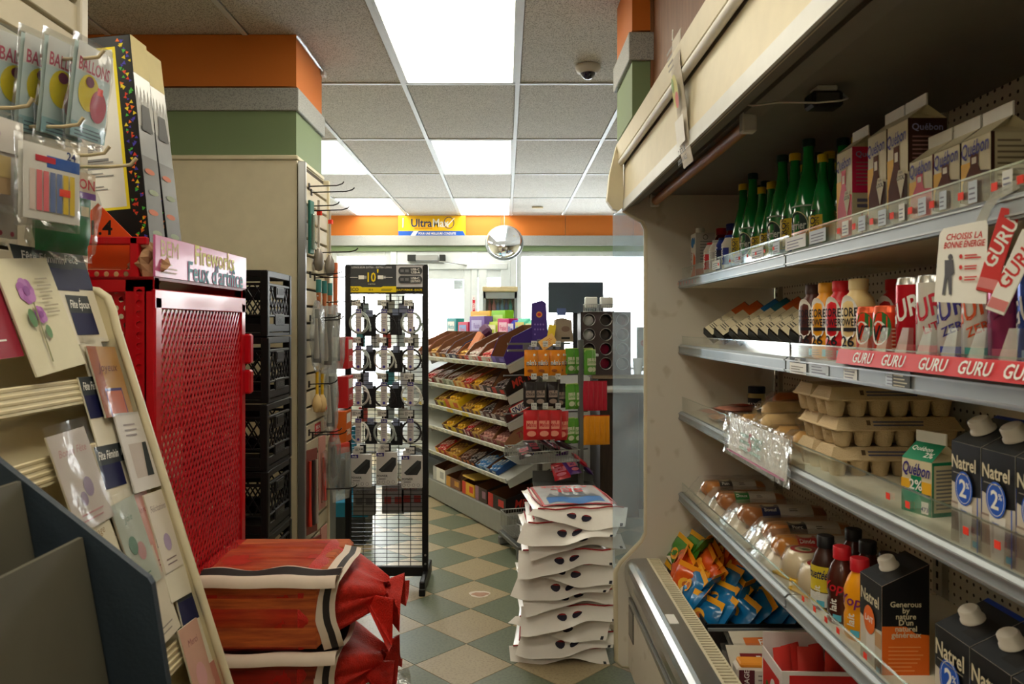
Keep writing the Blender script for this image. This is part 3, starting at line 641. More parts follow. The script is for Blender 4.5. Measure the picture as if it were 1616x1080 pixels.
stand(('rj', lambda: bottle(P_r, redj, mat(196, 24, 40), .02, .026)), 'juice_bottle', 'dark red juice bottle with a red cap behind the small drinks', 'bottle', .845, 2.93, ZA)
stand(('rb', lambda: bottle(P_r, redj, mat(40, 50, 140), .024, .026)), 'juice_bottle', 'dark red juice bottle with a blue cap behind the small drinks', 'bottle', .85, 2.80, ZA, scale) if False else inst('rb', lambda: bottle(P_r, redj, mat(40, 50, 140), .024, .026), 'juice_bottle', 'dark red juice bottle with a blue cap behind the small drinks', 'bottle', (.85, 2.80, ZA))
def sdrink(c1, c2):
    def lab(m):
        d = CDec(m, (0, 0, .045), .0262, math.pi); d.rect(-.03, -.03, .03, .025, c1); d.rect(-.03, -.03, .0, -.005, c2); d.txt('DanUp', 0, .008, .016, WHITE, 1, rot=R(90))
    return lambda: bottle([(.02, 0), (.026, .004), (.026, .085), (.018, .1), (.015, .106)], WHITE if c1 is not NAVY else mat(30, 50, 150), c1, .016, .012, lab)
for (y, x), (c1, c2, nm) in zip([(2.70, .742), (2.625, .742), (2.55, .742), (2.475, .742)], [(mat(206, 40, 50), WHITE, 'white and red'), (mat(206, 206, 206), mat(40, 80, 180), 'white and pale grey'), (NAVY, WHITE, 'dark blue and white'), (mat(40, 60, 170), mat(190, 200, 60), 'royal blue and yellow')]):
    inst('sd' + nm, sdrink(c1, c2), 'yogurt_drink', 'small %s yogurt drink bottle in front of the red juice' % nm, 'bottle', (x, y, ZA), 0, 'small drinks on the top cold shelf')
# green sparkling water bottles
gr = mat(16, 120, 56, .08, coat=.8, noise=.12); gd = mat(8, 60, 32, .1, coat=.8); YCAP = mat(206, 178, 24); GCAP = mat(20, 52, 44, .4)
def P_g(k): return [(.026 * k, 0), (.034 * k, .008), (.036 * k, .03), (.0365 * k, .07 * k), (.035 * k, .11 * k), (.026 * k, .155 * k), (.016 * k, .195 * k), (.0125 * k, .235 * k), (.0125 * k, .262 * k)]
def perr(k, capm, lab):
    def L(m):
        d = CDec(m, (0, 0, .062 * k), .0366 * k, math.pi + .35, .001)
        if lab == 'y':
            d.rect(-.024, -.05 * k, .024, .035 * k, mat(214, 186, 40), 10); d.rect(-.024, -.06 * k, .024, -.045 * k, mat(24, 60, 120), 10); d.txt('CITRON', 0, 0, .016, INK, 1, rot=R(90)); d.txt('LEMON', .012, 0, .010, INK, 0, rot=R(90))
        else:
            d.rect(-.045, -.06 * k, -.01, -.05 * k, mat(190, 200, 196), 6); d.ring(0, .0, .03 * k, .036 * k, .0022, mat(206, 206, 160)); d.ell(.0, .0, .027 * k, .033 * k, mat(14, 48, 46)); d.txt('Perrier', 0, .002, .019 * k, mat(206, 216, 210), 1, maxw=.05 * k); d.rect(.03 * k, -.008, .052 * k, .02, mat(206, 188, 60), 6)
            d.rect(-.04 * k, .045 * k, .06 * k, .049 * k, mat(150, 176, 160), 10)
    return lambda: bottle(P_g(k), gr, capm, .0148 * k, .02, L, 18)
BB = {'ty': perr(1.0, YCAP, 'y'), 'tg': perr(1.06, GCAP, 'g'), 'sy': perr(.84, YCAP, 'y')}
GN = {'ty': 'tall yellow capped green bottle', 'tg': 'tall green bottle with dark cap', 'sy': 'short yellow capped green bottle'}
_c = {}
WH = {0: 'in the front row', 1: 'in the second row', 2: 'against the back'}
ROWS = [(0, .772, [('ty', 2.43), ('tg', 2.335), ('sy', 2.255), ('sy', 2.175), ('tg', 2.085), ('ty', 1.995), ('tg', 1.905), ('sy', 1.82)]), (1, .855, [('tg', 2.54), ('tg', 2.46), ('ty', 2.38), ('sy', 2.30), ('sy', 2.215), ('ty', 2.135), ('tg', 2.055), ('ty', 1.975), ('tg', 1.895), ('ty', 1.815)]), (2, .94, [('ty', 2.5), ('tg', 2.4), ('ty', 2.3), ('tg', 2.2), ('ty', 2.1), ('tg', 2.0), ('ty', 1.9)])]
for rw, x, li in ROWS:
    for i, (k, y) in enumerate(li):
        lb = '%s, %s, %s from the end panel' % (GN[k], WH[rw], ORD[i])
        inst('pb' + k, BB[k], 'water_bottle', lb, 'bottle', (x, y, ZA), 0, 'green sparkling water bottles')
# ---- second shelf: sandwich trays, protein drinks, vegetable juice, energy drinks
def tray(c):
    def b():
        r = root(); MB().prism([(-.100, .008), (.100, .008), (.092, .034), (-.092, .034)], 1, -.034, .034, mat(22, 20, 20, .3)).done('tray', r)
        m = MB(); m.box((0, 0, .0355), (.186, .062, .003), clear((.96, .96, .96), .05, .1)); m.done('film', r)
        m = MB(); d = Dec(m, (0, 0, .0375), (0, -1, 0), (1, 0, 0)); d.rect(-.03, -.088, .020, .03, KRAFT); d.rect(-.03, .03, .03, .088, c); d.lines(-.026, .01, -.07, -.045, 3, INK); d.txt('Poulet', -.01, -.02, .010, INK, 0); m.done('label_sheet', r)
        return r
    return b
cols = [(mat(206, 96, 40), 'orange'), (mat(206, 96, 40), 'orange'), (mat(34, 110, 176), 'blue'), (mat(40, 104, 126), 'teal'), (mat(214, 84, 40), 'orange'), (mat(214, 84, 40), 'orange'), (mat(214, 84, 40), 'orange'), (KRAFT, 'cream'), (KRAFT, 'cream')]
for i, (y, (c, cn)) in enumerate(zip((2.80, 2.66, 2.48, 2.385, 2.285, 2.195, 2.11, 2.03, 1.95), cols)):
    inst('tray' + cn, tray(c), 'sandwich_tray', 'tilted black sandwich tray with %s ended label, %s from the end panel' % (cn, ORD[i]), 'sandwich', (.845, y, ZB + .078), 0, 'packed sandwiches leaning on the second cold shelf', rot=(R(40), R(-33), 0))
def core(c, capm):
    P = [(.030, 0), (.0345, .006), (.0345, .045), (.0325, .052), (.0345, .06), (.0345, .125), (.030, .140), (.019, .152), (.019, .168)]
    def L(m):
        rr = .0347; d = CDec(m, (0, 0, .09), rr, math.pi + .5, .0008)
        d.ell(-.004, .005, .026, .05, WHITE, 22); d.txt('CORE', -.002, .018, .019, INK, 1, maxw=.046); d.txt('POWER', -.002, -.004, .016, INK, 1, maxw=.046); d.rect(-.012, -.024, .022, -.016, INK, 6)
        d.txt('26', -.002, -.046, .022, INK, 1); d.rect(.012, -.085, .026, -.068, mat(90, 190, 216), 4); d.lines(-.02, .01, -.082, -.066, 3, mat(150, 110, 60))
    return lambda: bottle(P, c, capm, .0205, .024, L, 18)
CP = [('brown', mat(86, 40, 34, .35), mat(60, 36, 34), .775, 1.88), ('amber', mat(232, 158, 30, .35), mat(226, 160, 40), .775, 1.802), ('red', mat(206, 28, 40, .35), mat(206, 30, 40), .775, 1.724), ('cream', mat(226, 198, 140, .35), mat(222, 200, 150), .775, 1.642)]
for nm, c, cm, x, y in CP: inst('cp' + nm, core(c, cm), 'protein_drink', '%s protein drink bottle in the front row of the second shelf' % nm, 'bottle', (x, y, ZB), 0, 'protein drink bottles')
inst('cpred', None, 'protein_drink', 'red protein drink bottle standing behind the cream one', 'bottle', (.865, 1.66, ZB), 0, 'protein drink bottles')
inst('cpcream', None, 'protein_drink', 'cream protein drink bottle standing behind the orange juice cans', 'bottle', (.865, 1.58, ZB), 0, 'protein drink bottles')
def can(r_, h, body, topm, draw):
    def b():
        r = root(); MB().lathe([(r_ * .82, 0), (r_, .008), (r_, h - .014)], body, seg=20).done('body', r)
        MB().lathe([(r_, h - .014), (r_ * .9, h - .002), (r_ * .9, h), (r_ * .84, h - .003)], topm, seg=20).lathe([(.012, 0), (.012, .0015)], topm, (0, 0, h - .003), 8).done('rim', r)
        m = MB(); draw(m); m.done('print', r); return r
    return b
def v8(m):
    d = CDec(m, (0, 0, .058), .030, math.pi + .55, .0006); d.ell(-.0, .018, .02, .03, mat(40, 110, 50), 14); d.ell(-.004, .006, .017, .024, WHITE, 16); d.txt('V8', -.004, .006, .03, INK, 1, .1, maxw=.03); d.rect(-.02, -.045, .012, -.028, mat(232, 214, 200), 5); d.lines(.02, .04, -.04, .02, 8, mat(240, 190, 160))
for y, w in ((1.545, 'touching the cream protein bottle'), (1.475, 'beside the tall red energy drink')): inst('v8', can(.030, .118, mat(214, 52, 26, .3, coat=.4), mat(222, 96, 60, .25, .5), v8), 'juice_can', 'short orange red vegetable juice can ' + w, 'can', (.757, y, ZB), 0, 'vegetable juice cans')
def guru(c, t2, sub):
    def f(m):
        d = CDec(m, (0, 0, .085), .029, math.pi + .5, .0006); d.txt('GURU', .0, .02, .034, c, 1, .35, rot=.5, maxw=.105)
        if sub: d.txt(sub, .014, -.012, .014, c, 1, .2, rot=.45)
        d.rect(-.012, -.075, .045, -.045, t2, 8); d.lines(.022, .044, -.03, .05, 10, mat(190, 180, 180))
    return f
WC = mat(222, 218, 210, .28, .25)
GU = [('red', mat(190, 24, 40, .25, .3), WHITE, mat(200, 60, 70), '', 1.405), ('white lite', WC, mat(196, 40, 60), mat(220, 120, 130), 'LITE', 1.335), ('white and violet', WC, mat(56, 50, 130), mat(60, 70, 160), 'ZERO', 1.268), ('white and orange', WC, mat(206, 84, 40), mat(80, 160, 150), 'ZERO', 1.20), ('magenta', mat(176, 70, 120, .25, .3), mat(120, 30, 80), mat(206, 100, 130), '', 1.134), ('blue', mat(60, 90, 180, .25, .3), WHITE, mat(180, 200, 230), '', 1.068)]
for nm, c, tc, t2, sub, y in GU:
    inst('gu' + nm, can(.029, .165, c, mat(214, 214, 214, .2, .8), guru(tc, t2, sub)), 'energy_drink', 'tall slim %s energy drink can in the clear dispenser' % nm, 'can', (.765, y, ZB + .004), 0, 'energy drink cans')
t = thing('can_dispenser', 'red fronted dispenser strip with clear finger guides under energy cans', 'dispenser', (.735, 1.26, ZB))
m_ = MB().box((0, 0, .002), (.07, .62, .004), KRAFT); m_.done('base', t)
m_ = MB().prism([(-.042, .0), (-.036, .030), (-.03, .030), (-.034, 0)], 1, -.31, .31, mat(206, 30, 36, .4)); m_.done('front_strip', t)
m_ = MB(); d = Dec(m_, (-.0392, 0, .0155), (0, -1, 0), (.19, 0, 1), .0008)
for yy in (-.20, -.085, .04, .15, .255): d.txt('GURU', yy, 0, .020, WHITE, 1, .3)
m_.done('lettering', t)
for i in range(7):
    y = .235 - i * .072
    MB().add([(-.028, y - .024, .004), (-.028, y + .024, .004), (-.012, y + .024, .004), (-.012, y - .024, .004), (-.012, y - .011, .075), (-.012, y + .011, .075), (-.004, y + .011, .075), (-.004, y - .011, .075)], [(0, 1, 5, 4), (1, 2, 6, 5), (2, 3, 7, 6), (3, 0, 4, 7), (4, 5, 6, 7)], clear((.9, .92, .93), .07, .1)).done('finger_guide', t)
# energy drink wobbler sign
t = thing('wobbler_sign', 'white and red energy drink sign on a curved clear strip', 'sign', (.684, 1.085, 1.575), rz=R(-55))
# local x is the reader's right, -y faces the reader
m_ = MB(); q = [(-.060, -.050), (.012, -.055), (.014, .058), (.012, .066), (-.046, .060), (-.052, .052)]
m_.prism([(a, b) for a, b in q], 1, 0, .0015, WHITE); m_.done('card', t)
m_ = MB(); d = Dec(m_, (0, 0, 0), (1, 0, 0), (0, 0, 1)); rr_ = mat(206, 60, 60)
d.txt('CHOISIS LA', -.018, .046, .009, rr_, 1, .2, maxw=.05); d.txt('BONNE ÉNERGIE', -.018, .034, .009, rr_, 1, .2, maxw=.056)
d.ell(-.036, .016, .0035, .005, mat(96, 96, 104), 8); d.poly([(-.044, .012), (-.032, .012), (-.030, -.008), (-.034, -.012), (-.034, -.040), (-.038, -.040), (-.040, -.014), (-.044, -.040), (-.048, -.040), (-.044, -.01)], mat(96, 96, 104))
for i in range(3): d.lines(-.016, .006, .012 - i * .016, .02 - i * .016, 2, rr_, .5); d.ell(-.021, .016 - i * .016, .0025, .0035, rr_, 6)
m_.done('print', t)
for nm, cm, tm, x0, z0, an in (('red_can_cutout', rr_, WHITE, .028, .02, -.28), ('white_can_cutout', WHITE, rr_, .048, -.012, -.40)):
    m_ = MB(); m_.M = Matrix.Translation((x0, -.004 if cm is WHITE else -.002, z0)) @ Matrix.Rotation(-an, 4, 'Y'); m_.box((0, 0, 0), (.026, .002, .12), cm, .0009)
    d = Dec(m_, (0, -.001, 0), (1, 0, 0), (0, 0, 1)); d.txt('GURU', 0, .01, .018, tm, 1, .2, rot=R(78), maxw=.075); d.rect(-.012, -.055, .012, -.04, mat(214, 130, 130)); m_.done(nm, t)
m_ = MB(); pt = [(-.005, .0, .06), (.008, .0, .085), (.022, .0, .10), (.05, -.0, .112)]
m_.sheet([(p[0], p[2]) for p in pt], 1, .002, .006, clear((.92, .95, .95), .3, .1)); m_.sheet([(p[0] + .012, p[2] - .004) for p in pt], 1, .002, .006, clear((.92, .95, .95), .3, .1)); m_.prism([(-.005, .06), (.008, .088), (.022, .106), (.05, .118), (.054, .106), (.028, .094), (.018, .08), (.010, .058)], 1, .001, .0022, clear((.9, .92, .92), .3, .1, .4)); m_.done('clear_strip', t)
# ---- third shelf: deli packs, wrapped rolls, egg cartons, milk
eggm = mat(206, 182, 144, .9, bump=.4, bscale=300)
def eggs():
    r = root(); L, W = .295, .102
    lid = MB(); v = []
    lid.hexa([(-L / 2, -W / 2, .042), (L / 2, -W / 2, .042), (L / 2, W / 2, .042), (-L / 2, W / 2, .042), (-L / 2 + .012, -W / 2 + .014, .068), (L / 2 - .012, -W / 2 + .014, .068), (L / 2 - .012, W / 2 - .014, .068), (-L / 2 + .012, W / 2 - .014, .068)], eggm)
    lid.box((0, 0, .040), (L + .006, W + .006, .006), eggm, .002); lid.done('lid', r)
    m = MB(); d = Dec(m, (0, -W / 2 - .0 + .007, .055), (1, 0, 0), (0, .5, 1), .002); d.lines(-.06, .06, -.008, .008, 2, mat(90, 92, 120), .5); d.rect(-.075, -.006, -.066, .006, mat(90, 70, 50)); m.done('lid_print', r)
    for i in range(6):
        c = MB()
        for j in (-1, 1):
            x, y = -L / 2 + .0246 + i * .0492, j * W / 4
            c.lathe([(.014, 0), (.017, .003), (.0246, .040)], eggm, (x, y, 0), 10)
        c.done('egg_cup', r)
    return r
for k in range(3):
    for col, (y, nm) in enumerate(((1.775, 'the near column beside the milk'), (1.885, 'the far column beside the wrapped rolls'))):
        inst('egg', eggs, 'egg_carton', 'grey pulp egg carton, %s layer of %s' % (('bottom', 'middle', 'top')[k], nm), 'egg carton', (.90 + (k == 1) * .008 - (k == 2) * .006, y, ZC + .0695 * k), R((-1.5, 1, 0)[k]), 'egg cartons on the third cold shelf')
BUN = mat(206, 158, 92, .5, noise=.25, scale=30); BUNP = mat(222, 186, 130, .5, noise=.2, scale=30); ROLLO = mat(196, 110, 50, .45, noise=.2, scale=40)
def roll(c, L, r_):
    def b():
        r = root()
        MB().lathe([(.001, -L / 2), (r_ * .6, -L / 2 + .004), (r_, -L / 2 + .02), (r_ * 1.02, 0), (r_, L / 2 - .02), (r_ * .6, L / 2 - .004), (.001, L / 2)], c, (0, 0, 0), 14, axis='x').done('bread', r)
        w = MB(); n = 12
        def fn(u, v):
            a = 6.2832 * u; x = (v - .5) * (L + .05); e = min(1, (1 - abs(2 * v - 1)) * 9); rr = r_ * (1.12 * (.45 + .55 * e)) * (1 + .08 * math.sin(5 * a + 14 * v)) + .001
            return (x, rr * math.cos(a), rr * math.sin(a))
        w.grid(fn, n, 12, FILM, wrapu=True); w.done('wrapper', r); return r
    return b
RL = [('o', .96, 2.46, .10, 0, 'single orange bun in clear film, topmost toward the end panel'), ('p', .89, 2.31, .085, 4, 'pale wrapped roll lying on top beside the orange bun'), ('p', .90, 2.27, .030, -3, 'pale wrapped roll lowest in the pile, under the top roll'), ('b', .86, 2.44, .032, 5, 'brown wrapped roll at the bottom beside the ham packs'), ('b', .87, 2.14, .032, -4, 'brown wrapped roll at the bottom behind the foil price sign'), ('p', .93, 2.08, .088, 8, 'pale wrapped roll leaning on the far egg cartons'), ('b', .88, 2.02, .034, -6, 'brown wrapped roll squeezed against the egg cartons'), ('p', .85, 2.20, .060, 2, 'pale wrapped roll in the middle of the pile')]
for k, x, y, z, a, lb in RL:
    inst('roll' + k, roll({'o': ROLLO, 'p': BUNP, 'b': BUN}[k], .20 if k != 'o' else .16, .030), 'wrapped_roll', lb, 'bread', (x, y, ZC + z), 0, 'wrapped bread rolls on the third cold shelf', rot=(0, 0, R(a)))
HAM = mat(206, 138, 116, .4, noise=.3, scale=25)
def ham(c, lb_c):
    def b():
        r = root(); MB().pillow(.15, .11, .018, c, 8, 4, .05).done('meat', r)
        m = MB(); d = Dec(m, (0, 0, .0125), (0, -1, 0), (1, 0, 0)); d.rect(-.035, -.02, .035, .05, lb_c); d.lines(-.03, .03, -.012, .02, 4, INK); m.done('label_sheet', r)
        MB().pillow(.17, .13, .026, FILM, 8, 5, .1).done('wrapper', r); return r
    return b
inst('ham1', ham(HAM, mat(196, 60, 40)), 'ham_pack', 'flat pink ham pack with red label beside the end panel', 'deli meat', (.84, 2.90, ZC + .016), R(8)); inst('ham2', ham(mat(206, 150, 110, .4, noise=.3), mat(226, 150, 40)), 'ham_pack', 'flat pink ham pack with amber label, in front of the guard', 'deli meat', (.82, 2.72, ZC + .016), R(-6)); inst('ham1', None, 'ham_pack', 'flat pink ham pack with red label lying on the others', 'deli meat', (.86, 2.76, ZC + .043), R(20)); inst('ham3', ham(mat(214, 180, 140, .4), mat(190, 26, 40)), 'ham_pack', 'pale turkey pack with dark red label behind the ham', 'deli meat', (.95, 2.66, ZC + .03), R(35))
inst('ham2', None, 'ham_pack', 'amber labelled ham pack between the end panel and the rolls', 'deli meat', (.83, 2.585, ZC + .016), R(4))
def jar():
    r = root(); MB().lathe([(.03, 0), (.034, .004), (.034, .075), (.028, .085)], mat(206, 190, 130, .2, coat=.5), seg=16).done('glass', r); MB().lathe([(.033, .083), (.033, .108), (.03, .11)], mat(22, 34, 60), seg=16).done('lid', r)
    m = MB(); d = CDec(m, (0, 0, .04), .0345, math.pi + .9); d.rect(-.03, -.025, .03, .025, mat(34, 44, 60)); d.txt('MAYO', 0, 0, .014, WHITE, 1); m.done('label_band', r); return r
inst('jar', jar, 'jar', 'glass jar with navy lid at the back corner of the third shelf', 'jar', (.99, 2.95, ZC))
inst('pk', lambda: MB().pillow(.17, .16, .06, mat(176, 164, 146, .7), 10, 8, .2), 'paper_packet', 'crumpled grey paper packet behind the wrapped rolls', 'packet', (1.0, 2.62, ZC + .085), rot=(0, R(-24), R(10)))
inst('pk2', lambda: MB().pillow(.13, .10, .055, mat(190, 44, 34, .5), 8, 9, .15), 'red_packet', 'red packet at the back beside the egg cartons', 'packet', (1.01, 2.33, ZC + .10), rot=(0, R(-20), 0))
def natrel(w, dpt, h, front, side=None):
    """one litre box with slanted roof and round cap"""
    def b():
        r = root(); wht = mat(206, 196, 180); blk = mat(13, 14, 18, .4)
        zf = h * .80
        MB().prism([(-dpt / 2, 0), (dpt / 2, 0), (dpt / 2, h), (-dpt / 2, zf)], 1, -w / 2, w / 2, wht).done('body', r)
        m = MB(); d = Dec(m, (-dpt / 2, 0, zf / 2), (0, -1, 0), (0, 0, 1)); front(d, w, zf, blk); m.done('front_print', r)
        m = MB(); d = Dec(m, (0, -w / 2, h / 2), (1, 0, 0), (0, 0, 1))
        hb = h / 2
        if side: side(d, dpt, h, zf, blk)
        else:
            d.poly([(-dpt / 2, zf - hb), (dpt / 2, hb), (dpt / 2, -hb + zf * .5), (-dpt / 2, zf * .72 - hb)], blk); d.rect(-dpt / 2, -hb, -dpt / 2 + .006, zf * .72 - hb, mat(24, 70, 170)); d.lines(-dpt * .38, dpt * .42, -hb + .02, -hb + zf * .45, 9, mat(150, 146, 150))
        m.done('side_print', r)
        sl = Vector((dpt, 0, h - zf)).normalized(); m = MB(); d = Dec(m, (0, 0, (h + zf) / 2), (0, -1, 0), sl); q = (dpt ** 2 + (h - zf) ** 2) ** .5 / 2
        d.rect(-w / 2, -q, w / 2, q, mat(30, 33, 38, .4)); d.rect(-w / 2, q * .8, w / 2, q, mat(24, 60, 160) if side is None else blk); d.rect(w * .05, -q * .7, w * .42, q * .3, blk); m.done('roof_panel', r)
        m = MB(); n_ = sl.cross(Vector((0, 1, 0))) * -1
        m.M = Matrix.Translation(Vector((-.004, w * .1, (h + zf) / 2))) @ Vector((0, 0, 1)).rotation_difference(n_ if n_.z > 0 else -n_).to_matrix().to_4x4(); m.lathe([(.0195, 0), (.0195, .004), (.017, .006), (.0165, .019), (.0145, .021)], mat(214, 206, 194, .4), seg=18); m.done('cap', r)
        return r
    return b
BL = mat(24, 84, 190)
def n_front(d, w, h, blk):
    d.poly([(-w / 2, h / 2), (-w / 2, h * .10), (-w * .1, h * .06), (w * .2, h * .0), (w / 2, h * .02), (w / 2, h / 2)], blk)
    d.rect(-w / 2, -h / 2, -w * .22, -h * .1, mat(150, 128, 116)); d.rect(-w * .5, -h * .2, w * .5, -h * .12, mat(196, 184, 168)); d.rect(w * .05, -h * .34, w * .5, -h * .2, mat(120, 108, 120)); d.rect(-w * .5, -h * .5, w * .5, -h * .38, mat(190, 176, 158))
    d.poly([(-w * .24, -h * .08), (w * .26, -h * .08), (w * .2, -h * .5), (-w * .18, -h * .5)], mat(226, 222, 214)); d.rect(-w * .16, -h * .44, -w * .08, -h * .14, mat(196, 192, 186)); d.rect(w * .28, -h * .47, w * .46, -h * .41, mat(60, 170, 200))
    d.ell(-w * .02, h * .06, w * .30, w * .36, BL, 24); d.ring(-w * .02, h * .06, w * .26, w * .32, .001, WHITE, 24); d.txt('2', -w * .04, h * .06, w * .36, WHITE, 1); d.txt('%', w * .13, h * .10, w * .12, WHITE, 1)
    d.txt('Natrel', -.0 * w, h * .31, w * .27, KRAFT, 1, 0, maxw=w * .86); d.lines(-w * .36, w * .42, h * .195, h * .225, 1, mat(150, 144, 130), .3); d.rect(w * .465, -h / 2, w * .5, h * .02, BL)
for i, y in enumerate((1.19, 1.112, 1.034)):
    inst('nat', natrel(.075, .075, .203, n_front), 'milk_carton', '%s black milk carton with blue badge counting from the eggs, third shelf' % ORD[i], 'carton', (.770, y, ZC), 0, 'black capped milk cartons on third shelf')
def green_small():
    h = .1; w = .070; gm = mat(0, 122, 84); r = gable(.07, w, h, .03, KRAFT, gm, WHITE, KRAFT)
    m = MB(); d = Dec(m, (-.035, 0, h / 2), (0, -1, 0), (0, 0, 1)); d.poly([(-w / 2, -h / 2), (w / 2, -h / 2), (w / 2, -h * .12), (0, 0), (-w / 2, -h * .14)], gm); d.rect(-.012, -.01, .012, .02, gm); d.rect(-w / 2, -h * .1, -w * .2, h * .12, AMBER); d.rect(w * .2, -h * .1, w / 2, h * .12, AMBER)
    d.poly([(-.034, -.01), (0, .0), (.02, -.035), (-.02, -.045)], mat(60, 160, 130)); d.txt('2%', 0, .004, .018, WHITE, 1); d.txt('Québon', 0, h * .33, .022, QB, 1, .15, maxw=w * .92, rot=-.04); d.rect(.014, -.046, .03, -.024, WHITE); d.txt('473', .022, -.038, .008, QB, 1); m.done('front_print', r)
    m = MB(); d = Dec(m, (0, -w / 2, h / 2), (1, 0, 0), (0, 0, 1)); d.rect(-.035, -.05, .035, .05, gm); d.rect(-.031, -.042, .035, .044, KRAFT); d.lines(-.026, .03, -.036, .04, 11, mat(120, 120, 124), .45); m.done('side_print', r)
    m = MB(); d = Dec(m, (-.0175, 0, h + .015), (0, -1, 0), (.035, 0, .03)); d.txt('Québon', -.006, .006, .010, WHITE, 1); d.txt('2%', .018, -.008, .012, WHITE, 1); m.done('roof_print', r)
    return r
inst('qg', green_small, 'milk_carton', 'small green and cream milk carton between eggs and black milk cartons', 'carton', (.800, 1.405, ZC), R(16))
m_ = MB()
t = thing('price_sign', 'white price sign wrapped in clear film on the third shelf edge', 'sign', (.695, 2.09, 1.155))
m_.hexa([(-.002, -.24, -.055), (.0, -.24, -.055), (.0, .24, -.055), (-.002, .24, -.055), (.006, -.24, .05), (.008, -.24, .05), (.008, .24, .05), (.006, .24, .05)], WHITE); m_.done('paper', t)
m_ = MB(); d = Dec(m_, (.0, 0, 0), (0, -1, 0), (.08, 0, 1), .003); d.lines(-.12, .12, -.03, .03, 3, mat(150, 196, 180), .45); d.txt('5', -.03, .0, .05, mat(214, 110, 130), 1); d.txt('.49', .02, .0, .03, mat(150, 196, 180), 1); d.rect(-.24, -.053, .24, -.047, mat(196, 130, 160)); m_.done('print', t)
m_ = MB()
def _fn(u, v): return (-.004 + .008 * v + .006 * math.sin(40 * u) * math.sin(9 * v) * (abs(2 * u - 1) ** 4) - .004, (u - .5) * .56, (v - .5) * .13)
m_.grid(_fn, 40, 8, clear((.97, .97, .97), .05, .1, .02, .3, 60)); m_.done('wrapper', t)
# ================================================================ FOURTH SHELF AND WELL
SKIN = mat(168, 104, 54, .3, noise=.15, scale=16, coat=.5); SKIN2 = mat(190, 122, 60, .3, noise=.2, scale=16, coat=.5)
class SDec(Dec):
    def mp(s, x, y):
        a = R(48) + y / .036; r_ = .0365 + s.k; return Vector((x, -r_ * math.cos(a), .036 + r_ * math.sin(a)))
    def rect(s, x0, y0, x1, y1, m, n=8):
        for i in range(n): s.mb.add([s.mp(x0, y0 + (y1 - y0) * i / n), s.mp(x1, y0 + (y1 - y0) * i / n), s.mp(x1, y0 + (y1 - y0) * (i + 1) / n), s.mp(x0, y0 + (y1 - y0) * (i + 1) / n)], [(0, 1, 2, 3)], m, True)
        s.k += s.st; return s
def sausage(L, c, lb, txt, two=True):
    def b():
        r = root()
        def body(y0, z0, rr): 
            return MB().lathe([(.001, -L / 2), (rr * .55, -L / 2 + .006), (rr * .9, -L / 2 + .02), (rr, -L / 2 + .05), (rr, L / 2 - .05), (rr * .9, L / 2 - .02), (rr * .5, L / 2 - .005), (.001, L / 2)], c, (0, y0, z0), 14, axis='x')
        body(.0, .036, .036).done('sausage', r)
        if two: body(.055, .03, .032).done('sausage', r)
        m = MB(); d = SDec(m, (0, 0, 0), (1, 0, 0), (0, 1, 0), .0012); d.rect(-L * .30, -.024, L * .30, .030, mat(206, 200, 190)); d.rect(-L * .30, -.026, -L * .09, .026, lb); d.txt(txt, -L * .2, 0, .012, WHITE, 1, maxw=L * .17); d.lines(L * .02, L * .12, -.006, .006, 2, INK); d.ell(-L * .2, .02, .02, .008, KRAFT); m.done('label_sheet', r)
        m = MB()
        def fn(u, v): return ((v - .5) * (L + .12), .02 + (u - .5) * .15, .004 + .078 * max(0, 1 - abs(2 * u - 1) ** 4) * max(.05, min(1, (1 - abs(2 * v - 1)) * 4)) * (1 + .05 * math.sin(20 * u) * math.sin(25 * v)))
        m.grid(fn, 12, 14, FILM); m.done('wrapper', r); return r
    return b
SA = [('a', .24, SKIN2, mat(60, 60, 66), 'Pain', .90, 2.93, 0, 'pale packed sausage with dark label, farthest along the fourth shelf'.replace('farthest along', 'at the end panel of')), ('b', .24, SKIN, mat(30, 130, 60), 'Doux', .90, 2.72, .0, 'packed sausage with green label on the fourth shelf'), ('c', .28, SKIN, mat(24, 40, 100), 'Boeuf', .92, 2.47, .012, 'packed sausage with navy label on the fourth shelf'), ('d', .26, SKIN2, mat(40, 44, 56), 'Porc', .93, 2.28, .006, 'packed sausage with charcoal label behind the red labelled one'), ('e', .26, mat(196, 124, 44, .3, noise=.2, coat=.5), mat(190, 30, 40), 'Dinde', .91, 2.15, 0, 'packed sausage with red label beside the round cheeses')]
for k, L, c, lb, tx, x, y, z, la in SA: inst('saus' + k, sausage(L, c, lb, tx), 'packed_sausage', la, 'sausage', (x, y, ZD + z), R((3, -2, 1, 2, -2)['abcde'.index(k)]), 'vacuum packed sausages')
CH = mat(226, 206, 170, .45)
def cheese():
    r = root(); MB().lathe([(.050, 0), (.055, .012), (.052, .035), (.040, .062), (.034, .066)], CH, seg=18).done('cheese', r)
    MB().box((0, 0, -.004), (.115, .115, .008), mat(226, 180, 40), .003).done('tray', r)
    m = MB(); d = Dec(m, (0, 0, .0665), (0, -1, 0), (1, 0, 0)); d.ell(0, 0, .033, .033, mat(170, 34, 34), 18); d.ell(0, 0, .022, .022, mat(206, 190, 150), 12); d.ell(.006, .004, .012, .01, mat(90, 120, 60), 10); d.txt('BRIE', 0, -.004, .010, INK, 1); m.done('label_sheet', r)
    MB().lathe([(.058, 0), (.06, .012), (.057, .037), (.045, .066), (.001, .07)], FILM, seg=18).done('wrapper', r); return r
for x, y, z, la in ((.80, 2.01, .010, 'white domed cheese with red round label beside the sausage'), (.795, 1.885, .010, 'white domed cheese with red round label close to the small drink bottles'), (.91, 1.99, .010, 'white domed cheese behind the other two')): inst('cheese', cheese, 'soft_cheese', la, 'cheese', (x, y, ZD + z), R(20), 'domed soft cheeses')
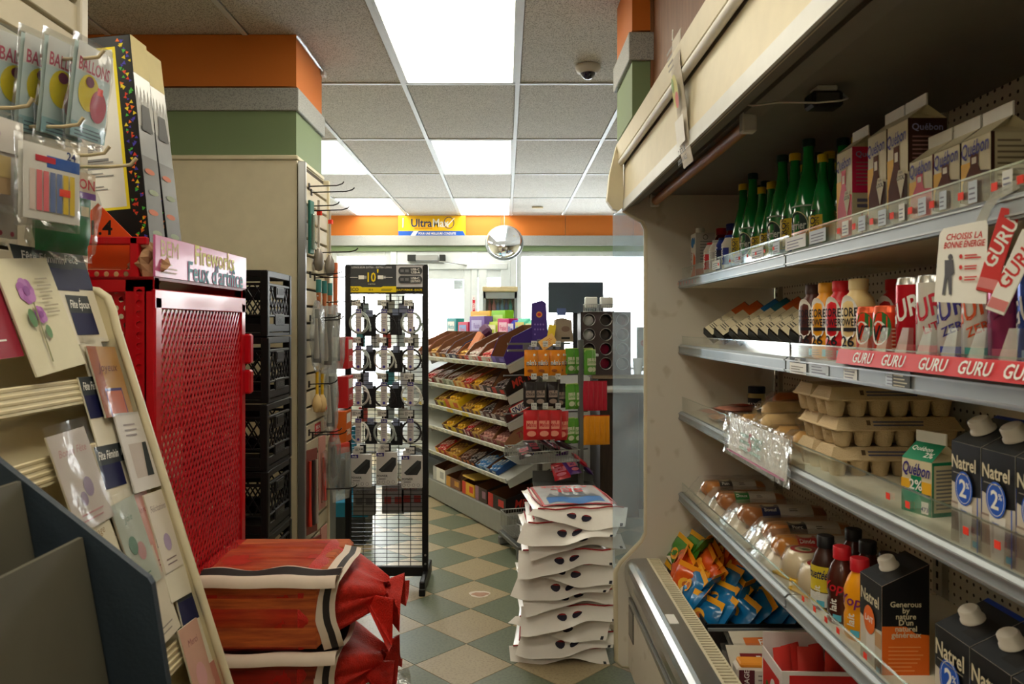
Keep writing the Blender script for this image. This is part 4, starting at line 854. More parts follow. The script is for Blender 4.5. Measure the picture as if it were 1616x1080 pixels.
PY_ = [(.028, 0), (.032, .006), (.032, .05), (.029, .06), (.032, .07), (.032, .105), (.024, .13), (.017, .142), (.017, .158)]
def milkb(c, capm, lab, tx, tc):
    def L(m):
        d = CDec(m, (0, 0, .075), lambda z: .0326, math.pi + .55, .0006)
        if lab is not None: d.rect(-.04, -.03, .04, .03, lab); d.rect(-.04, -.065, .04, -.032, mat(222, 220, 214))
        d.txt(tx, -.004, .012, .022, tc, 1, .2, maxw=.055); d.txt('lait', .0, -.03, .016, WHITE, 1, rot=R(90)); d.rect(.0, -.064, .018, -.05, mat(90, 180, 206), 4)
    return lambda: bottle(PY_, c, capm, .0195, .028, L, 16)
RC = mat(190, 24, 36); BC = mat(26, 24, 26)
YB = [('yellow and white', mat(60, 34, 26, .3), BC, mat(222, 196, 50), 'Fouettée', NAVY, .770, 1.80), ('dark brown', mat(70, 30, 22, .25, coat=.4), RC, None, 'Yop', RC, .770, 1.712), ('bright orange', mat(236, 156, 20, .3), RC, None, 'Yop', mat(120, 40, 110), .770, 1.626)]
for nm, c, cm, lab, tx, tc, x, y in YB: inst('yb' + nm, milkb(c, cm, lab, tx, tc), 'milk_drink', '%s milk drink bottle in the front row of the fourth shelf' % nm, 'bottle', (x, y, ZD), 0, 'small milk drinks on the fourth shelf')
inst('ybk', milkb(mat(70, 30, 22, .25), BC, None, 'Choc', WHITE), 'milk_drink', 'brown milk drink with black cap behind the yellow and white one', 'bottle', (.865, 1.86, ZD), 0, 'small milk drinks on the fourth shelf')
for y, la in ((1.755, 'brown milk drink with black cap behind the dark brown bottle'), (1.66, 'brown milk drink with black cap behind the orange bottle')): inst('ybk', None, 'milk_drink', la, 'bottle', (.85, y, ZD), 0, 'small milk drinks on the fourth shelf')
inst('ybdark brown', None, 'milk_drink', 'dark brown milk drink with red cap beside the orange carton', 'bottle', (.845, 1.575, ZD), 0, 'small milk drinks on the fourth shelf')
ORG = mat(226, 104, 24)
def no_front(d, w, h, blk):
    d.poly([(-w / 2, h / 2), (-w / 2, h * .02), (w * .1, -h * .04), (w / 2, -h * .01), (w / 2, h / 2)], blk); d.rect(-w * .2, -h * .48, w * .2, -h * .1, mat(220, 214, 206)); d.rect(w * .2, -h * .5, w * .5, -h * .34, mat(96, 56, 44)); d.rect(w * .22, -h * .22, w * .5, -h * .05, mat(190, 150, 110))
    d.ell(-w * .04, h * .02, w * .26, w * .32, ORG, 20); d.txt('LAIT', -w * .04, h * .03, w * .13, WHITE, 1); d.txt('Natrel', 0, h * .29, w * .26, KRAFT, 1, 0, maxw=w * .86); d.rect(w * .3, -h * .5, w * .46, -h * .44, mat(60, 150, 190))
def no_side(d, w, h, zf, blk):
    hb = h / 2
    d.poly([(-w / 2, -hb), (w / 2, -hb), (w / 2, hb), (-w / 2, zf - hb)], ORG); d.poly([(-w / 2, zf * .55 - hb), (0, zf * .55 - hb), (w * .2, zf * .47 - hb), (w / 2, zf * .45 - hb), (w / 2, hb), (-w / 2, zf - hb)], blk)
    for i, s in enumerate(('Generous', 'by', 'nature', "D'un", 'naturel', 'généreux' if False else 'généreux')):
        d.txt(s, 0, zf * (.80 - .068 * i) - hb, .0105, KRAFT, 1, maxw=w * .8)
    d.lines(-w * .38, w * .38, zf * .05 - hb, zf * .36 - hb, 7, mat(240, 160, 90), .25)
inst('nato', natrel(.088, .092, .215, no_front, no_side), 'milk_carton', 'black and orange milk carton with large lettering on its side, fourth shelf', 'carton', (.776, 1.495, ZD))
for i, y in enumerate((1.225, 1.128, 1.031)):
    inst('nat2', natrel(.094, .09, .215, n_front), 'milk_carton', '%s large milk carton with blue badge past the orange one, fourth shelf' % ORD[i], 'carton', (.776, y, ZD), 0, 'large milk cartons on fourth shelf')
# ---- snack bags, packages and a box in the lower well
ZW = .35
def snack(c, edge, seed):
    def b():
        r = root(); m = MB().pillow(.11, .145, .035, c, 10, seed, .25); m.done('pouch', r)
        m = MB()
        for s in (-1, 1): m.box((s * .058, 0, 0), (.030, .142, .002), edge)
        m.done('sealed_edge', r)
        m = MB(); d = Dec(m, (-.002, 0, .019), (0, -1, 0), (1, 0, 0)); d.ell(0, .0, .03, .024, mat(232, 170, 50), 12); d.ell(.004, .0, .016, .013, mat(190, 100, 40), 9); d.poly([(-.05, -.034), (.02, -.04), (-.02, -.02)], mat(230, 220, 200)); m.done('front_print', r)
        return r
    return b
SNK = {'green': (mat(60, 130, 40, .25, coat=.4), mat(232, 170, 30)), 'orange': (mat(214, 84, 26, .25, coat=.4), mat(240, 150, 20)), 'blue': (mat(16, 110, 170, .25, coat=.4), mat(240, 168, 30))}
rnd = random.Random(11)
LAY = [('green', .69, 2.98, .225), ('green', .735, 2.965, .245), ('green', .78, 2.955, .26)]
for i in range(16): LAY.append(('orange', .675 + (i % 4) * .09 + rnd.uniform(-.012, .012), 2.90 - (i // 4) * .05 + rnd.uniform(-.015, .015) + .012 * (i % 4), .215 + .016 * (i % 4) - .010 * (i // 4)))
for i in range(18): LAY.append(('blue', .675 + (i % 6) * .058 + rnd.uniform(-.008, .008), 2.70 - (i // 6) * .075 + rnd.uniform(-.012, .012), .19 + .006 * (i % 6) - .022 * (i // 6)))
cnt = {}
for col, x, y, z in LAY:
    k = cnt[col] = cnt.get(col, -1) + 1; sd = k % 3
    c, ed = SNK[col]
    where = {'green': ', %s from the vent, at the end panel' % ORD[k % 13], 'orange': ', %s from the vent, %s row from end panel' % (ORD[k % 4], ORD[k // 4]), 'blue': ' near the divider, %s from the vent, %s row' % (ORD[k % 6], ORD[k // 6])}[col]
    inst('snack%s%d' % (col, sd), snack(c, ed, sd + len(col)), 'snack_bag', '%s yellow edged snack bag%s' % (col, where), 'snack', (x, y, ZW + z), group='%s snack bags in the well' % col, rot=(R(rnd.uniform(-18, 18)), R(rnd.uniform(-70, -42)), R(rnd.uniform(-30, 22))))
# hidden filler under the heap: shipping trays the bags lie in
t = thing('shipping_tray', 'shallow black carton tray holding the heap of snack bags', 'tray', (.85, 2.75, ZW)); MB().box((0, 0, .07), (.38, .58, .14), BLACK, .004).done('base', t)
m_ = MB().box((-.19, 0, .145), (.006, .58, .03), BLACK).box((0, -.29, .14), (.38, .006, .03), BLACK); m_.done('wall', t)
PKB = mat(220, 210, 190)
def longpack(c1, c2, tx):
    def b():
        r = root(); MB().pillow(.30, .13, .03, PKB, 10, 3, .05).done('pouch', r); m = MB(); d = Dec(m, (0, 0, .0165), (1, 0, 0), (0, 1, 0), .003); d.rect(-.12, -.02, .10, .02, c1); d.rect(-.12, -.034, .10, -.022, c2); d.txt(tx, -.02, 0, .022, WHITE, 1); d.lines(.03, .1, -.05, -.036, 2, INK); m.done('front_print', r); MB().pillow(.33, .145, .034, FILM, 8, 6, .1).done('wrapper', r); return r
    return b
inst('lp1', longpack(mat(206, 110, 50), mat(60, 140, 190), 'Fromage'), 'cheese_stick_pack', 'long white and orange cheese pack just past the clear divider', 'packet', (.87, 2.36, ZW + .125), R(3), rot=(R(24), 0, R(3)))
inst('lp2', longpack(mat(120, 30, 34), mat(236, 140, 30), 'Effiloche'), 'cheese_stick_pack', 'long pack with dark red and orange bars in the well', 'packet', (.83, 2.26, ZW + .115), rot=(R(28), 0, R(-2)))
t = thing('sliced_cheese_pack', 'orange cheese block in a white pack with brown label', 'cheese', (.76, 2.20, ZW + .04), rz=R(-3))
MB().box((0, 0, .05), (.17, .06, .10), mat(214, 206, 196), .006).done('pack', t); MB().box((0, .0, .106), (.15, .05, .014), mat(232, 150, 50), .004).done('cheese', t)
m_ = MB(); d = Dec(m_, (0, -.03, .05), (1, 0, 0), (0, 0, 1)); d.rect(-.08, -.046, -.035, .046, mat(96, 40, 50)); d.txt('FROMAGE', -.058, 0, .014, WHITE, 1, rot=R(90)); d.lines(-.025, .075, -.01, .04, 4, mat(140, 130, 126)); d.rect(.03, -.04, .06, -.016, INK); m_.done('front_print', t)
t = thing('sachet_box', 'open white and red display box filled with red sachets', 'box', (.885, 2.06, ZW + .03), rz=R(-2)); bw, bd, bh = .30, .16, .19; WR = mat(226, 218, 216); RR = mat(206, 36, 36)
m_ = MB().box((0, 0, .004), (bw, bd, .006), WR).box((0, -bd / 2, bh / 2), (bw, .004, bh), WR).box((0, bd / 2, bh / 2 + .02), (bw, .004, bh + .04), WR).box((-bw / 2, 0, bh / 2), (.004, bd, bh), WR).box((bw / 2, 0, bh / 2), (.004, bd, bh), WR); m_.done('carton', t)
m_ = MB(); d = Dec(m_, (0, -bd / 2 - .002, bh / 2), (1, 0, 0), (0, 0, 1)); d.poly([(-.13, .085), (.15, .085), (.15, .03), (.08, .035), (.04, .0), (-.03, -.05), (-.10, -.05), (-.13, -.02)], RR); d.lines(-.11, .0, .0, .05, 5, mat(236, 150, 140), .35); d.lines(-.05, .13, -.05, -.02, 3, mat(150, 120, 126), .4); m_.done('front_print', t)
m_ = MB(); d = Dec(m_, (-bw / 2 - .002, 0, bh / 2), (0, -1, 0), (0, 0, 1)); d.rect(-.07, -.065, .07, .065, RR); d.ell(.02, .0, .03, .045, WR); d.ell(-.02, -.02, .03, .03, mat(190, 40, 50)); d.ell(-.03, .0, .012, .02, mat(80, 130, 60)); m_.done('side_print', t)
for i in range(8):
    inst('sachet', lambda: MB().pillow(.06, .10, .02, mat(226, 66, 60, .35, coat=.3), 6, 2, .1), 'red_sachet', '%s red sachet from the vent side in the open box' % ORD[i], 'sachet', (.765 + i * .034, 2.06 + (i % 2) * .02, ZW + .20), rot=(R(78), R(rnd.uniform(-18, 18)), R(rnd.uniform(5, 30))), group='red sachets in the display box')
# ================================================================ NEAR SLAT WALL WITH PARTY GOODS
slatm = mat(206, 196, 172, .55)
def slatwall(name, label, xw, y0, y1, z0, z1, pitch, edge, th=.02):
    t = thing(name, label, 'display panel', (xw, y0, 0)); L = y1 - y0
    MB().box((-th - .004, L / 2, (z0 + z1) / 2), (.008, L, z1 - z0), mat(70, 62, 50, .8)).done('backing', t)
    z = z0; pr = None
    while z + pitch <= z1 + .001:
        if pr is None: pr = MB().box((-th / 2, L / 2, 0), (th, L, pitch - .011), slatm, .002).done('slat', t); o = pr
        else: o = pr.copy(); COL.objects.link(o)
        o.location = (0, 0, z + pitch / 2); z += pitch
    for m, yy, w, nm in edge: MB().box((-.008, yy, (z0 + z1) / 2), (.034, w, z1 - z0 + .01), m, .003).done(nm, t)
    return t
slatwall('slatwall_panel', 'cream slat wall panel of party goods beside the card rack', -1.03, .30, 1.80, .35, 2.56, .0765, [(mat(214, 206, 190, .4), 1.515, .03, 'edge_post')])
HK = mat(206, 190, 156, .4)
def hook(L):
    def b():
        m = MB(); m.tube([(0, 0, 0), (L * .8, 0, .0), (L * .95, 0, .004), (L, 0, .018)], .0036, HK, 6); m.box((.002, 0, .0), (.006, .022, .03), HK, .002); return m
    return b
def pouch(w, h, draw, film=True, body=None, thick=.012, seed=1):
    """flat hang pack facing +X, hung from its top"""
    def b():
        r = root(); m = MB(); m.M = Matrix.Translation((0, 0, -h / 2)) @ Matrix(((0, 0, 1, 0), (1, 0, 0, 0), (0, 1, 0, 0), (0, 0, 0, 1))); m.pillow(w, h, thick, body or mat(206, 222, 222, .4), 8, seed, .1); m.done('card', r)
        m = MB(); d = Dec(m, (thick / 2 + .002, 0, -h / 2), (0, 1, 0), (0, 0, 1)); draw(d, w, h); m.done('front_print', r)
        if film:
            m = MB(); m.M = Matrix.Translation((.002, 0, -h / 2)) @ Matrix(((0, 0, 1, 0), (1, 0, 0, 0), (0, 1, 0, 0), (0, 0, 0, 1))); m.pillow(w + .02, h + .03, min(thick * 2.4 + .006, thick + .026), FILM, 10, seed + 3, .25); m.done('film_bag', r)
        return r
    return b
def ballo(d, w, h):
    d.rect(-w / 2, -h / 2, w / 2, h / 2, mat(196, 216, 220)); d.rect(-w / 2, h * .2, w / 2, h / 2, mat(222, 224, 224)); d.txt('BALLONS', .0, h * .28, h * .13, mat(190, 80, 110), 1, maxw=w * .9)
    d.ell(-.012, -.0, w * .30, h * .2, mat(226, 206, 20), 20); d.ell(w * .2, -.02, w * .24, h * .18, mat(190, 50, 80), 20); d.ell(-w * .1, h * .12, w * .12, h * .06, mat(120, 30, 80), 12); d.rect(-w / 2, -h / 2, w / 2, -h * .34, mat(150, 190, 200)); d.lines(-w * .4, w * .4, -h * .48, -h * .36, 3, mat(90, 110, 130))
    d.rect(w * .12, h * .02, w * .28, h * .10, REDDOT)
for i, (x, y) in enumerate(((-.955, 1.475), (-.918, 1.493), (-.885, 1.506), (-.845, 1.53))):
    inst('ballo', pouch(.125, .185, ballo), 'balloon_pack', '%s balloon pack from the slat wall on the upper party hook' % ORD[i], 'balloons', (x, y, 2.055), R(-12 + 4 * i), 'balloon packs on the slat wall', rot=(R(3), R(8), R(-12 + 4 * i)))
for i, (y, z, L, la) in enumerate(((1.49, 2.02, .23, 'cream wire hook carrying the balloon packs'), (1.36, 1.885, .17, 'empty cream wire hook, topmost of the bare ones'), (1.47, 1.88, .20, 'bare cream wire hook just under the balloon packs'), (1.52, 1.835, .225, 'bare cream wire hook above the green balloon bag'), (1.56, 1.82, .26, 'bare cream wire hook reaching furthest out over the cabinet'), (1.24, 1.99, .15, 'bare cream wire hook at the picture edge of the slat wall'))):
    inst('hook%d' % i, hook(L), 'wire_hook', la.replace('furthest', 'far'), 'hook', (-1.03, y, z), 0, 'wire hooks on the slat wall')
def candles(d, w, h):
    d.rect(-w / 2, -h / 2, w / 2, h / 2, mat(226, 224, 218)); d.rect(-w * .1, h * .22, w / 2, h * .38, mat(30, 90, 180)); d.txt('24', w * .34, h * .44, h * .11, mat(40, 60, 120), 1); d.rect(-w * .3, h * .28, w * .05, h * .36, mat(196, 40, 60))
    for i, c in enumerate((mat(226, 206, 196), mat(236, 120, 130), mat(236, 120, 130), mat(110, 130, 180), mat(110, 130, 180), mat(228, 196, 60), mat(228, 196, 60))): d.rect(-w * .40 + i * w * .115, -h * .38, -w * .40 + i * w * .115 + w * .095, h * .16, c)
    d.rect(w * .1, -h * .14, w * .3, -h * .04, REDDOT)
inst('cand', pouch(.125, .135, candles, True, WHITE, .016), 'candle_pack', 'birthday candle pack of twenty four with striped candles', 'candles', (-.842, 1.375, 1.815), R(-14))
def gsig(d, w, h): d.rect(-w * .3, h * .2, w * .4, h * .5, mat(206, 190, 170)); d.txt('BALLON', .0, h * .36, h * .12, mat(196, 50, 70), 1, maxw=w * .8); d.rect(-w * .3, h * .18, w * .4, h * .26, mat(120, 80, 160)); d.rect(w * .1, -h * .04, w * .26, h * .08, KRAFT)
inst('gb', pouch(.14, .165, gsig, True, mat(20, 120, 66, .35), .055, 4), 'balloon_bag', 'puffy green balloon in a clear bag below the candles', 'balloons', (-.892, 1.505, 1.800), R(-10))
def wpk(d, w, h): d.rect(-w / 2, h * .1, w / 2, h / 2, mat(226, 220, 214)); d.ell(-w * .1, h * .3, w * .25, h * .12, mat(196, 170, 190)); d.rect(-w * .4, -h * .4, w * .3, h * .05, mat(190, 160, 120)); d.rect(-w * .35, -h * .36, -w * .1, h * .1, mat(90, 130, 110)); d.rect(-w * .1, -h * .2, w * .3, h * .05, mat(216, 190, 130))
inst('wp', pouch(.14, .15, wpk, True, mat(214, 206, 200), .02, 2), 'party_pack', 'white party pack with purple oval in shiny film beside the candles', 'party goods', (-.90, 1.29, 1.855), R(-10))
def wpk2(d, w, h): d.rect(-w / 2, -h / 2, w / 2, h / 2, mat(222, 214, 206)); d.lines(-w * .4, w * .4, h * .1, h * .4, 4, mat(196, 80, 120)); d.rect(-w * .4, -h * .3, w * .2, 0, mat(206, 190, 150)); [d.ell(-w * .4 + i * w * .2, -h * .44, .005, .005, mat(190, 60, 90), 8) for i in range(5)]
inst('wp2', pouch(.14, .13, wpk2, True, WHITE, .012, 3), 'party_pack', 'white party pack with red dotted border behind the candles', 'party goods', (-.93, 1.33, 1.78), R(-6))
# ================================================================ GREETING CARD RACK
YC = 1.62; rx = lambda px: (px - PX) * YC / F; rh = lambda py: EYE - (py - PY) * YC / F
rackm = mat(216, 202, 164, .45); rackd = mat(206, 194, 160, .5)
rack = thing('card_rack', 'cream stepped greeting card rack against the slat wall', 'rack', (-.75, 1.2, 0)); RO = Vector((-.75, 1.2, 0))
def rpart(m, n, **k): o = m.done(n, rack, **k); o.location = -RO; return o
pe = [(-1.0, .02), (-.37, .02), (rx(360), rh(1080)), (rx(183), rh(520)), (rx(176), rh(490)), (rx(168), rh(470)), (rx(152), rh(459)), (rx(130), rh(456)), (-1.0, rh(452))]
rpart(MB().prism(pe, 1, YC, YC + .018, rackm), 'end_panel')
rpart(MB().tube([(a, YC + .004, b) for a, b in pe[1:8]], .009, mat(226, 214, 180, .4), 6), 'panel_edge')
rpart(MB().prism([(-1.0, .02), (-.40, .02), (-.46, .2), (-.95, 1.50), (-1.0, 1.5)], 1, 1.012, YC, rackd), 'sloped_body')
sx, sz = -(rx(360) - rx(183)), rh(520) - rh(1080); sl = math.hypot(sx, sz); upv = Vector((sx / sl, 0, sz / sl)); nrm = Vector((upv.z, 0, -upv.x))   # up the slope, and out of it
TIER = []
for k, hz in enumerate((1.385, 1.262, 1.125, .985, .85, .715, .58, .44)):
    t_ = (hz - rh(1080)) / sz; base = Vector((rx(360) - .04, 0, rh(1080))) + Vector((sx, 0, sz)) * t_
    TIER.append(base)
    lip = MB()
    for q in range(4):
        p = base + upv * (-.012 * q - .01) + nrm * (.012)
        lip.box((p.x, (1.012 + YC) / 2, p.z), (.006, YC - 1.012, .0075), rackm, .0015)
    p = base + nrm * .002 - upv * .03; lip.box((p.x, (1.012 + YC) / 2, p.z), (.022, YC - 1.012, .05), rackd, rot=Euler((0, math.atan2(upv.x, upv.z), 0)))
    rpart(lip, 'tier_lip', kind='stuff')
INKC = mat(52, 58, 62, .6); NAVC = mat(20, 24, 70, .6)
def card(w, h, draw, body=None, film=False):
    def b():
        r = root(); m = MB().box((.0, 0, h / 2), (.004, w, h), body or mat(222, 212, 190, .6), .001); m.done('card', r)
        m = MB(); d = Dec(m, (.002, 0, h / 2), (0, 1, 0), (0, 0, 1)); draw(d, w, h); m.done('front_print', r)
        if film:
            m = MB()
            def fn(u, v): return (.006 + .003 * math.sin(9 * u + 4 * v) * math.sin(7 * v), (u - .5) * (w + .012), v * (h + .016))
            m.grid(fn, 10, 10, FILM); m.done('sleeve', r)
        return r
    return b
def place_card(key, bld, name, la, k, y, up=0.0, out=.006, tilt=0, cat='greeting card', g='greeting cards in the stepped rack'):
    p = TIER[k] + upv * (up + .012) + nrm * (out + .012); a = math.atan2(upv.x, upv.z)
    return inst(key, bld, name, la, cat, (p.x, y, p.z), group=g, rot=(R(tilt), a, 0), scale=(1, 1.08, 1.12 if name == 'greeting_card' else 1))
def header(tx, w=.13, two=None):
    def dr(d, w_, h):
        d.rect(-w_ / 2, h / 2 - .038, w_ / 2, h / 2, INKC); d.rect(-w_ / 2, h / 2 - .085, -w_ / 2 + w_ * (.48 if two else 1), h / 2 - .038, NAVC)
        if two: d.txt(tx, -w_ * .25, h / 2 - .019, .016, WHITE, 1, .25, maxw=w_ * .44); d.txt(two, w_ * .24, h / 2 - .019, .014, WHITE, 1, .25, maxw=w_ * .44)
        else: d.txt(tx, 0, h / 2 - .019, .017, WHITE, 1, .25, maxw=w_ * .86)
    return card(w, .20, dr, mat(222, 214, 194))
def flower(d, w, h):
    d.rect(-w / 2, -h / 2, w / 2, h / 2, mat(216, 208, 176))
    for x, y, r_ in ((-.02, .042, .022), (-.008, .0, .015)):
        for i in range(7): d.ell(x + r_ * .55 * math.cos(i * .9), y + r_ * .55 * math.sin(i * .9), r_ * .55, r_ * .5, mat(156, 84, 160) if i % 2 else mat(176, 110, 180), 10)
        d.ell(x, y, r_ * .4, r_ * .4, mat(130, 56, 140), 10)
    d.poly([(-.02, .02), (-.016, .02), (-.024, -.08), (-.028, -.08)], mat(120, 116, 60)); d.ell(-.036, -.004, .010, .016, mat(76, 120, 66), 10); d.ell(-.006, -.03, .008, .012, mat(90, 130, 80), 10); d.lines(.008, .05, -.0, .07, 6, mat(160, 148, 120), .25)
def plain(c, c2, tx, pic=None):
    def dr(d, w, h):
        d.rect(-w / 2, -h / 2, w / 2, h / 2, c); d.txt(tx, 0, h * .3, .012, c2, 0, .25, maxw=w * .8)
        if pic: [d.ell(w * a, h * b, r_, r_ * 1.2, cc, 12) for a, b, r_, cc in pic]
        d.lines(-w * .3, w * .3, -h * .42, -h * .3, 2, c2, .25)
    return dr
PNK, LIL, GRN_, GOLD = mat(214, 160, 160), mat(170, 150, 180), mat(120, 160, 140), mat(206, 140, 70)
Y1, Y2, Y3_ = 1.545, 1.40, 1.25
place_card('h1', header('Fête Féminin', .17), 'header_card', 'dark header card reading birthday, highest in the rack behind the rose card', 0, 1.47, .05, .004, g='header cards')
place_card('h0', header('Fête', .10), 'header_card', 'dark navy header card at the top corner of the rack end panel', 0, 1.565, .055, .0035, g='header cards')
place_card('c1', card(.15, .195, flower), 'greeting_card', 'cream greeting card with two purple roses, top tier', 0, 1.40, .0, .016, 6)
place_card('c1b', card(.14, .19, plain(mat(150, 40, 60), WHITE, 'Maman')), 'greeting_card', 'dark red greeting card behind the rose card', 0, 1.24, .03, .008, 3)
place_card('h2', header('Fête Époux', .075), 'header_card', 'dark header card with short text above the orange filmed card', 1, 1.545, .085, .004, g='header cards')
def orangec(d, w, h): d.rect(-w / 2, -h / 2, w / 2, h / 2, mat(206, 150, 70)); d.rect(-w / 2, -h / 2, -w * .2, h / 2, mat(180, 100, 60)); d.rect(-w * .3, -h * .5, w * .3, -h * .1, mat(60, 50, 120)); d.rect(-w * .27, -h * .5, w * .27, -h * .14, mat(222, 120, 90)); d.txt('Joyeux', 0, h * .2, .016, mat(120, 60, 40), 0, .3)
place_card('c2', card(.10, .135, orangec, film=True), 'greeting_card', 'orange greeting card in shiny film near the top of the end panel', 1, 1.55, .02, .014, -3)
place_card('h3', header('Fête Féminin', .14, 'Anniv. de mariage'), 'header_card', 'wide dark header card with navy block, second tier from the rose card', 2, 1.53, .055, .004, -2, g='header cards')
place_card('c3', card(.10, .15, lambda d, w, h: (d.rect(-w / 2, -h / 2, w / 2, h / 2, mat(212, 206, 200)), d.rect(-.03, -.05, .035, .015, mat(190, 176, 166)), d.poly([(.01, -.05), (.035, -.05), (.035, .015), (.02, .015)], INKC), d.lines(-.03, .03, .03, .06, 3, mat(150, 140, 140), .3)), mat(214, 208, 200)), 'greeting_card', 'pale grey greeting card with small photo of hands, second tier', 2, 1.565, .0, .016, -4)
place_card('c3b', card(.11, .16, plain(mat(226, 214, 206), PNK, 'Bonne Fête', [(.1, -.1, .014, LIL), (-.1, -.2, .01, LIL)]), film=True), 'greeting_card', 'pale pink filmed card with small purple flowers, second tier', 2, 1.36, -.02, .014, 2)
place_card('h4', header('Fête Féminin', .15, 'MARIAGE'), 'header_card', 'wide dark header card reading wedding, third tier', 3, 1.51, .06, .004, -3, g='header cards')
place_card('c4', card(.085, .16, plain(mat(206, 214, 200), GRN_, 'Joie', [(.1, -.1, .014, PNK), (-.15, .0, .014, GRN_)]), film=True), 'greeting_card', 'pale green filmed wedding card in the third tier', 3, 1.47, -.03, .012, 2)
place_card('c4b', card(.06, .15, plain(mat(206, 150, 140), mat(150, 60, 60), 'Amour')), 'greeting_card', 'rosy greeting card half hidden beside the pale green filmed one', 3, 1.535, -.02, .009, 0)
place_card('c4c', card(.075, .15, plain(mat(220, 210, 196), mat(140, 120, 120), 'Félicitations', [(.0, -.15, .014, LIL)])), 'greeting_card', 'cream greeting card with small lilac motif at the end panel, third tier', 3, 1.575, -.03, .013, -3)
place_card('c4d', card(.10, .15, plain(mat(214, 204, 176), mat(160, 130, 90), 'Mariage', [(.2, -.1, .02, mat(196, 180, 60)), (-.1, -.3, .018, GOLD)])), 'greeting_card', 'cream greeting card with yellow motif behind the slate divider', 3, 1.36, -.02, .012, 4)
place_card('h5', header('Condoléances', .085), 'header_card', 'upright condolence header card with navy band, fourth tier', 4, 1.57, .05, .012, -6, g='header cards')
place_card('c5', card(.10, .16, plain(mat(216, 206, 186), mat(150, 140, 130), 'Sympathie')), 'greeting_card', 'plain cream condolence card, fourth tier', 4, 1.48, .0, .010, 3)
place_card('h6', header('Condoléances', .085), 'header_card', 'condolence header card lying lower on the rack, fifth tier', 5, 1.575, .02, .008, -8, g='header cards')
place_card('c6', card(.08, .16, plain(mat(206, 160, 140), mat(140, 80, 80), 'Merci', [(.0, -.1, .02, PNK)])), 'greeting_card', 'pink thank you card in the fifth tier', 5, 1.545, -.04, .012, -4)
place_card('c7', card(.09, .16, plain(mat(196, 130, 116), mat(226, 190, 170), 'Merci', [(.0, .1, .02, PNK)])), 'greeting_card', 'dusty red card in the sixth tier', 6, 1.56, .0, .010, -6)
place_card('h7', header('Pensées', .085), 'header_card', 'lowest dark header card beside the slate rack', 7, 1.58, .04, .012, -8, g='header cards')
# ================================================================ SLATE RACK IN FRONT
slate = mat(46, 57, 68, .55, bump=.08, bscale=180); gpl = mat(98, 95, 82, .5)
t = thing('magazine_rack', 'slate blue rack with grey dividers standing before the card rack', 'rack', (-.6, .8, 0)); TO = Vector((-.6, .8, 0))
sp = lambda px, py, y=1.0: ((px - PX) * y / F, EYE - (py - PY) * y / F)
q = [(-1.0, .03), (-.41, .03), sp(265, 1080), sp(240, 922), sp(234, 912), sp(222, 903), sp(-60, 682), (-1.0, 1.42)]
m_ = MB().prism(q, 1, .998, 1.010, slate); o = m_.done('end_panel', t); o.location = -TO
m_ = MB().prism([(-.95, .03), (-.46, .03), (-.55, .75), (-.95, 1.0)], 1, .1, .998, slate); o = m_.done('body', t); o.location = -TO
for (ax, az), (bx, bz) in ((sp(122, 849, .99), sp(163, 1080, .99)), (sp(24, 760, .99), sp(60, 960, .99))):
    kx = (bx - ax) / (bz - az)
    m_ = MB().prism([(ax, az), (ax + .006, az), (ax + .006 + kx * (.55 - az), .55), (ax + kx * (.55 - az), .55)], 1, .12, .992, gpl); o = m_.done('divider', t); o.location = -TO
# ================================================================ RED FIREWORKS CABINET
cabr = mat(190, 14, 30, .28, coat=.3, noise=.04); redd = mat(150, 10, 24, .4)
cab = thing('fireworks_cabinet', 'red steel fireworks cabinet with mesh door beside the card rack', 'cabinet', (-1.1, 2.17, 0)); CB = Vector((-1.1, 2.17, 0))
def cp_(m, n, par=None, **k):
    o = m.done(n, par or cab, **k); o.location = -CB if par is None else (0, 0, 0); return o
xa, xb, ya, yb, zb_, zt_ = -1.36, -.87, 1.85, 2.50, .05, 1.61
m_ = MB()
for x in (xa + .015, xb - .015):
    for y in (ya + .015, yb - .015): m_.box((x, y, (zb_ + zt_) / 2), (.03, .03, zt_ - zb_), cabr, .003)
m_.box(((xa + xb) / 2, ya + .015, zt_ - .02), (xb - xa, .03, .04), cabr, .003).box(((xa + xb) / 2, yb - .015, zt_ - .02), (xb - xa, .03, .04), cabr, .003).box((xa + .015, (ya + yb) / 2, zt_ - .02), (.03, yb - ya, .04), cabr, .003)
m_.box((-.915, ya + .012, .83), (.055, .024, 1.55), cabr, .002)
m_.box((-1.06, ya + .012, 1.3), (.02, .02, 1.5), cabr).box((-1.0, ya + .012, 1.445), (.16, .02, .012), cabr)
cp_(m_, 'frame')
cp_(MB().box(((xa + xb) / 2, (ya + yb) / 2, zt_ - .004), (xb - xa, yb - ya, .008), redd), 'top_panel'); cp_(MB().box(((xa + xb) / 2, (ya + yb) / 2, zb_ + .02), (xb - xa - .01, yb - ya - .01, .04), redd), 'base_panel'); cp_(MB().box((xa + .004, (ya + yb) / 2, .83), (.006, yb - ya - .02, 1.5), redd), 'back_panel')
for z in (.45, .85, 1.22): cp_(MB().box((-1.11, 2.17, z), (.46, .6, .012), redd), 'shelf')
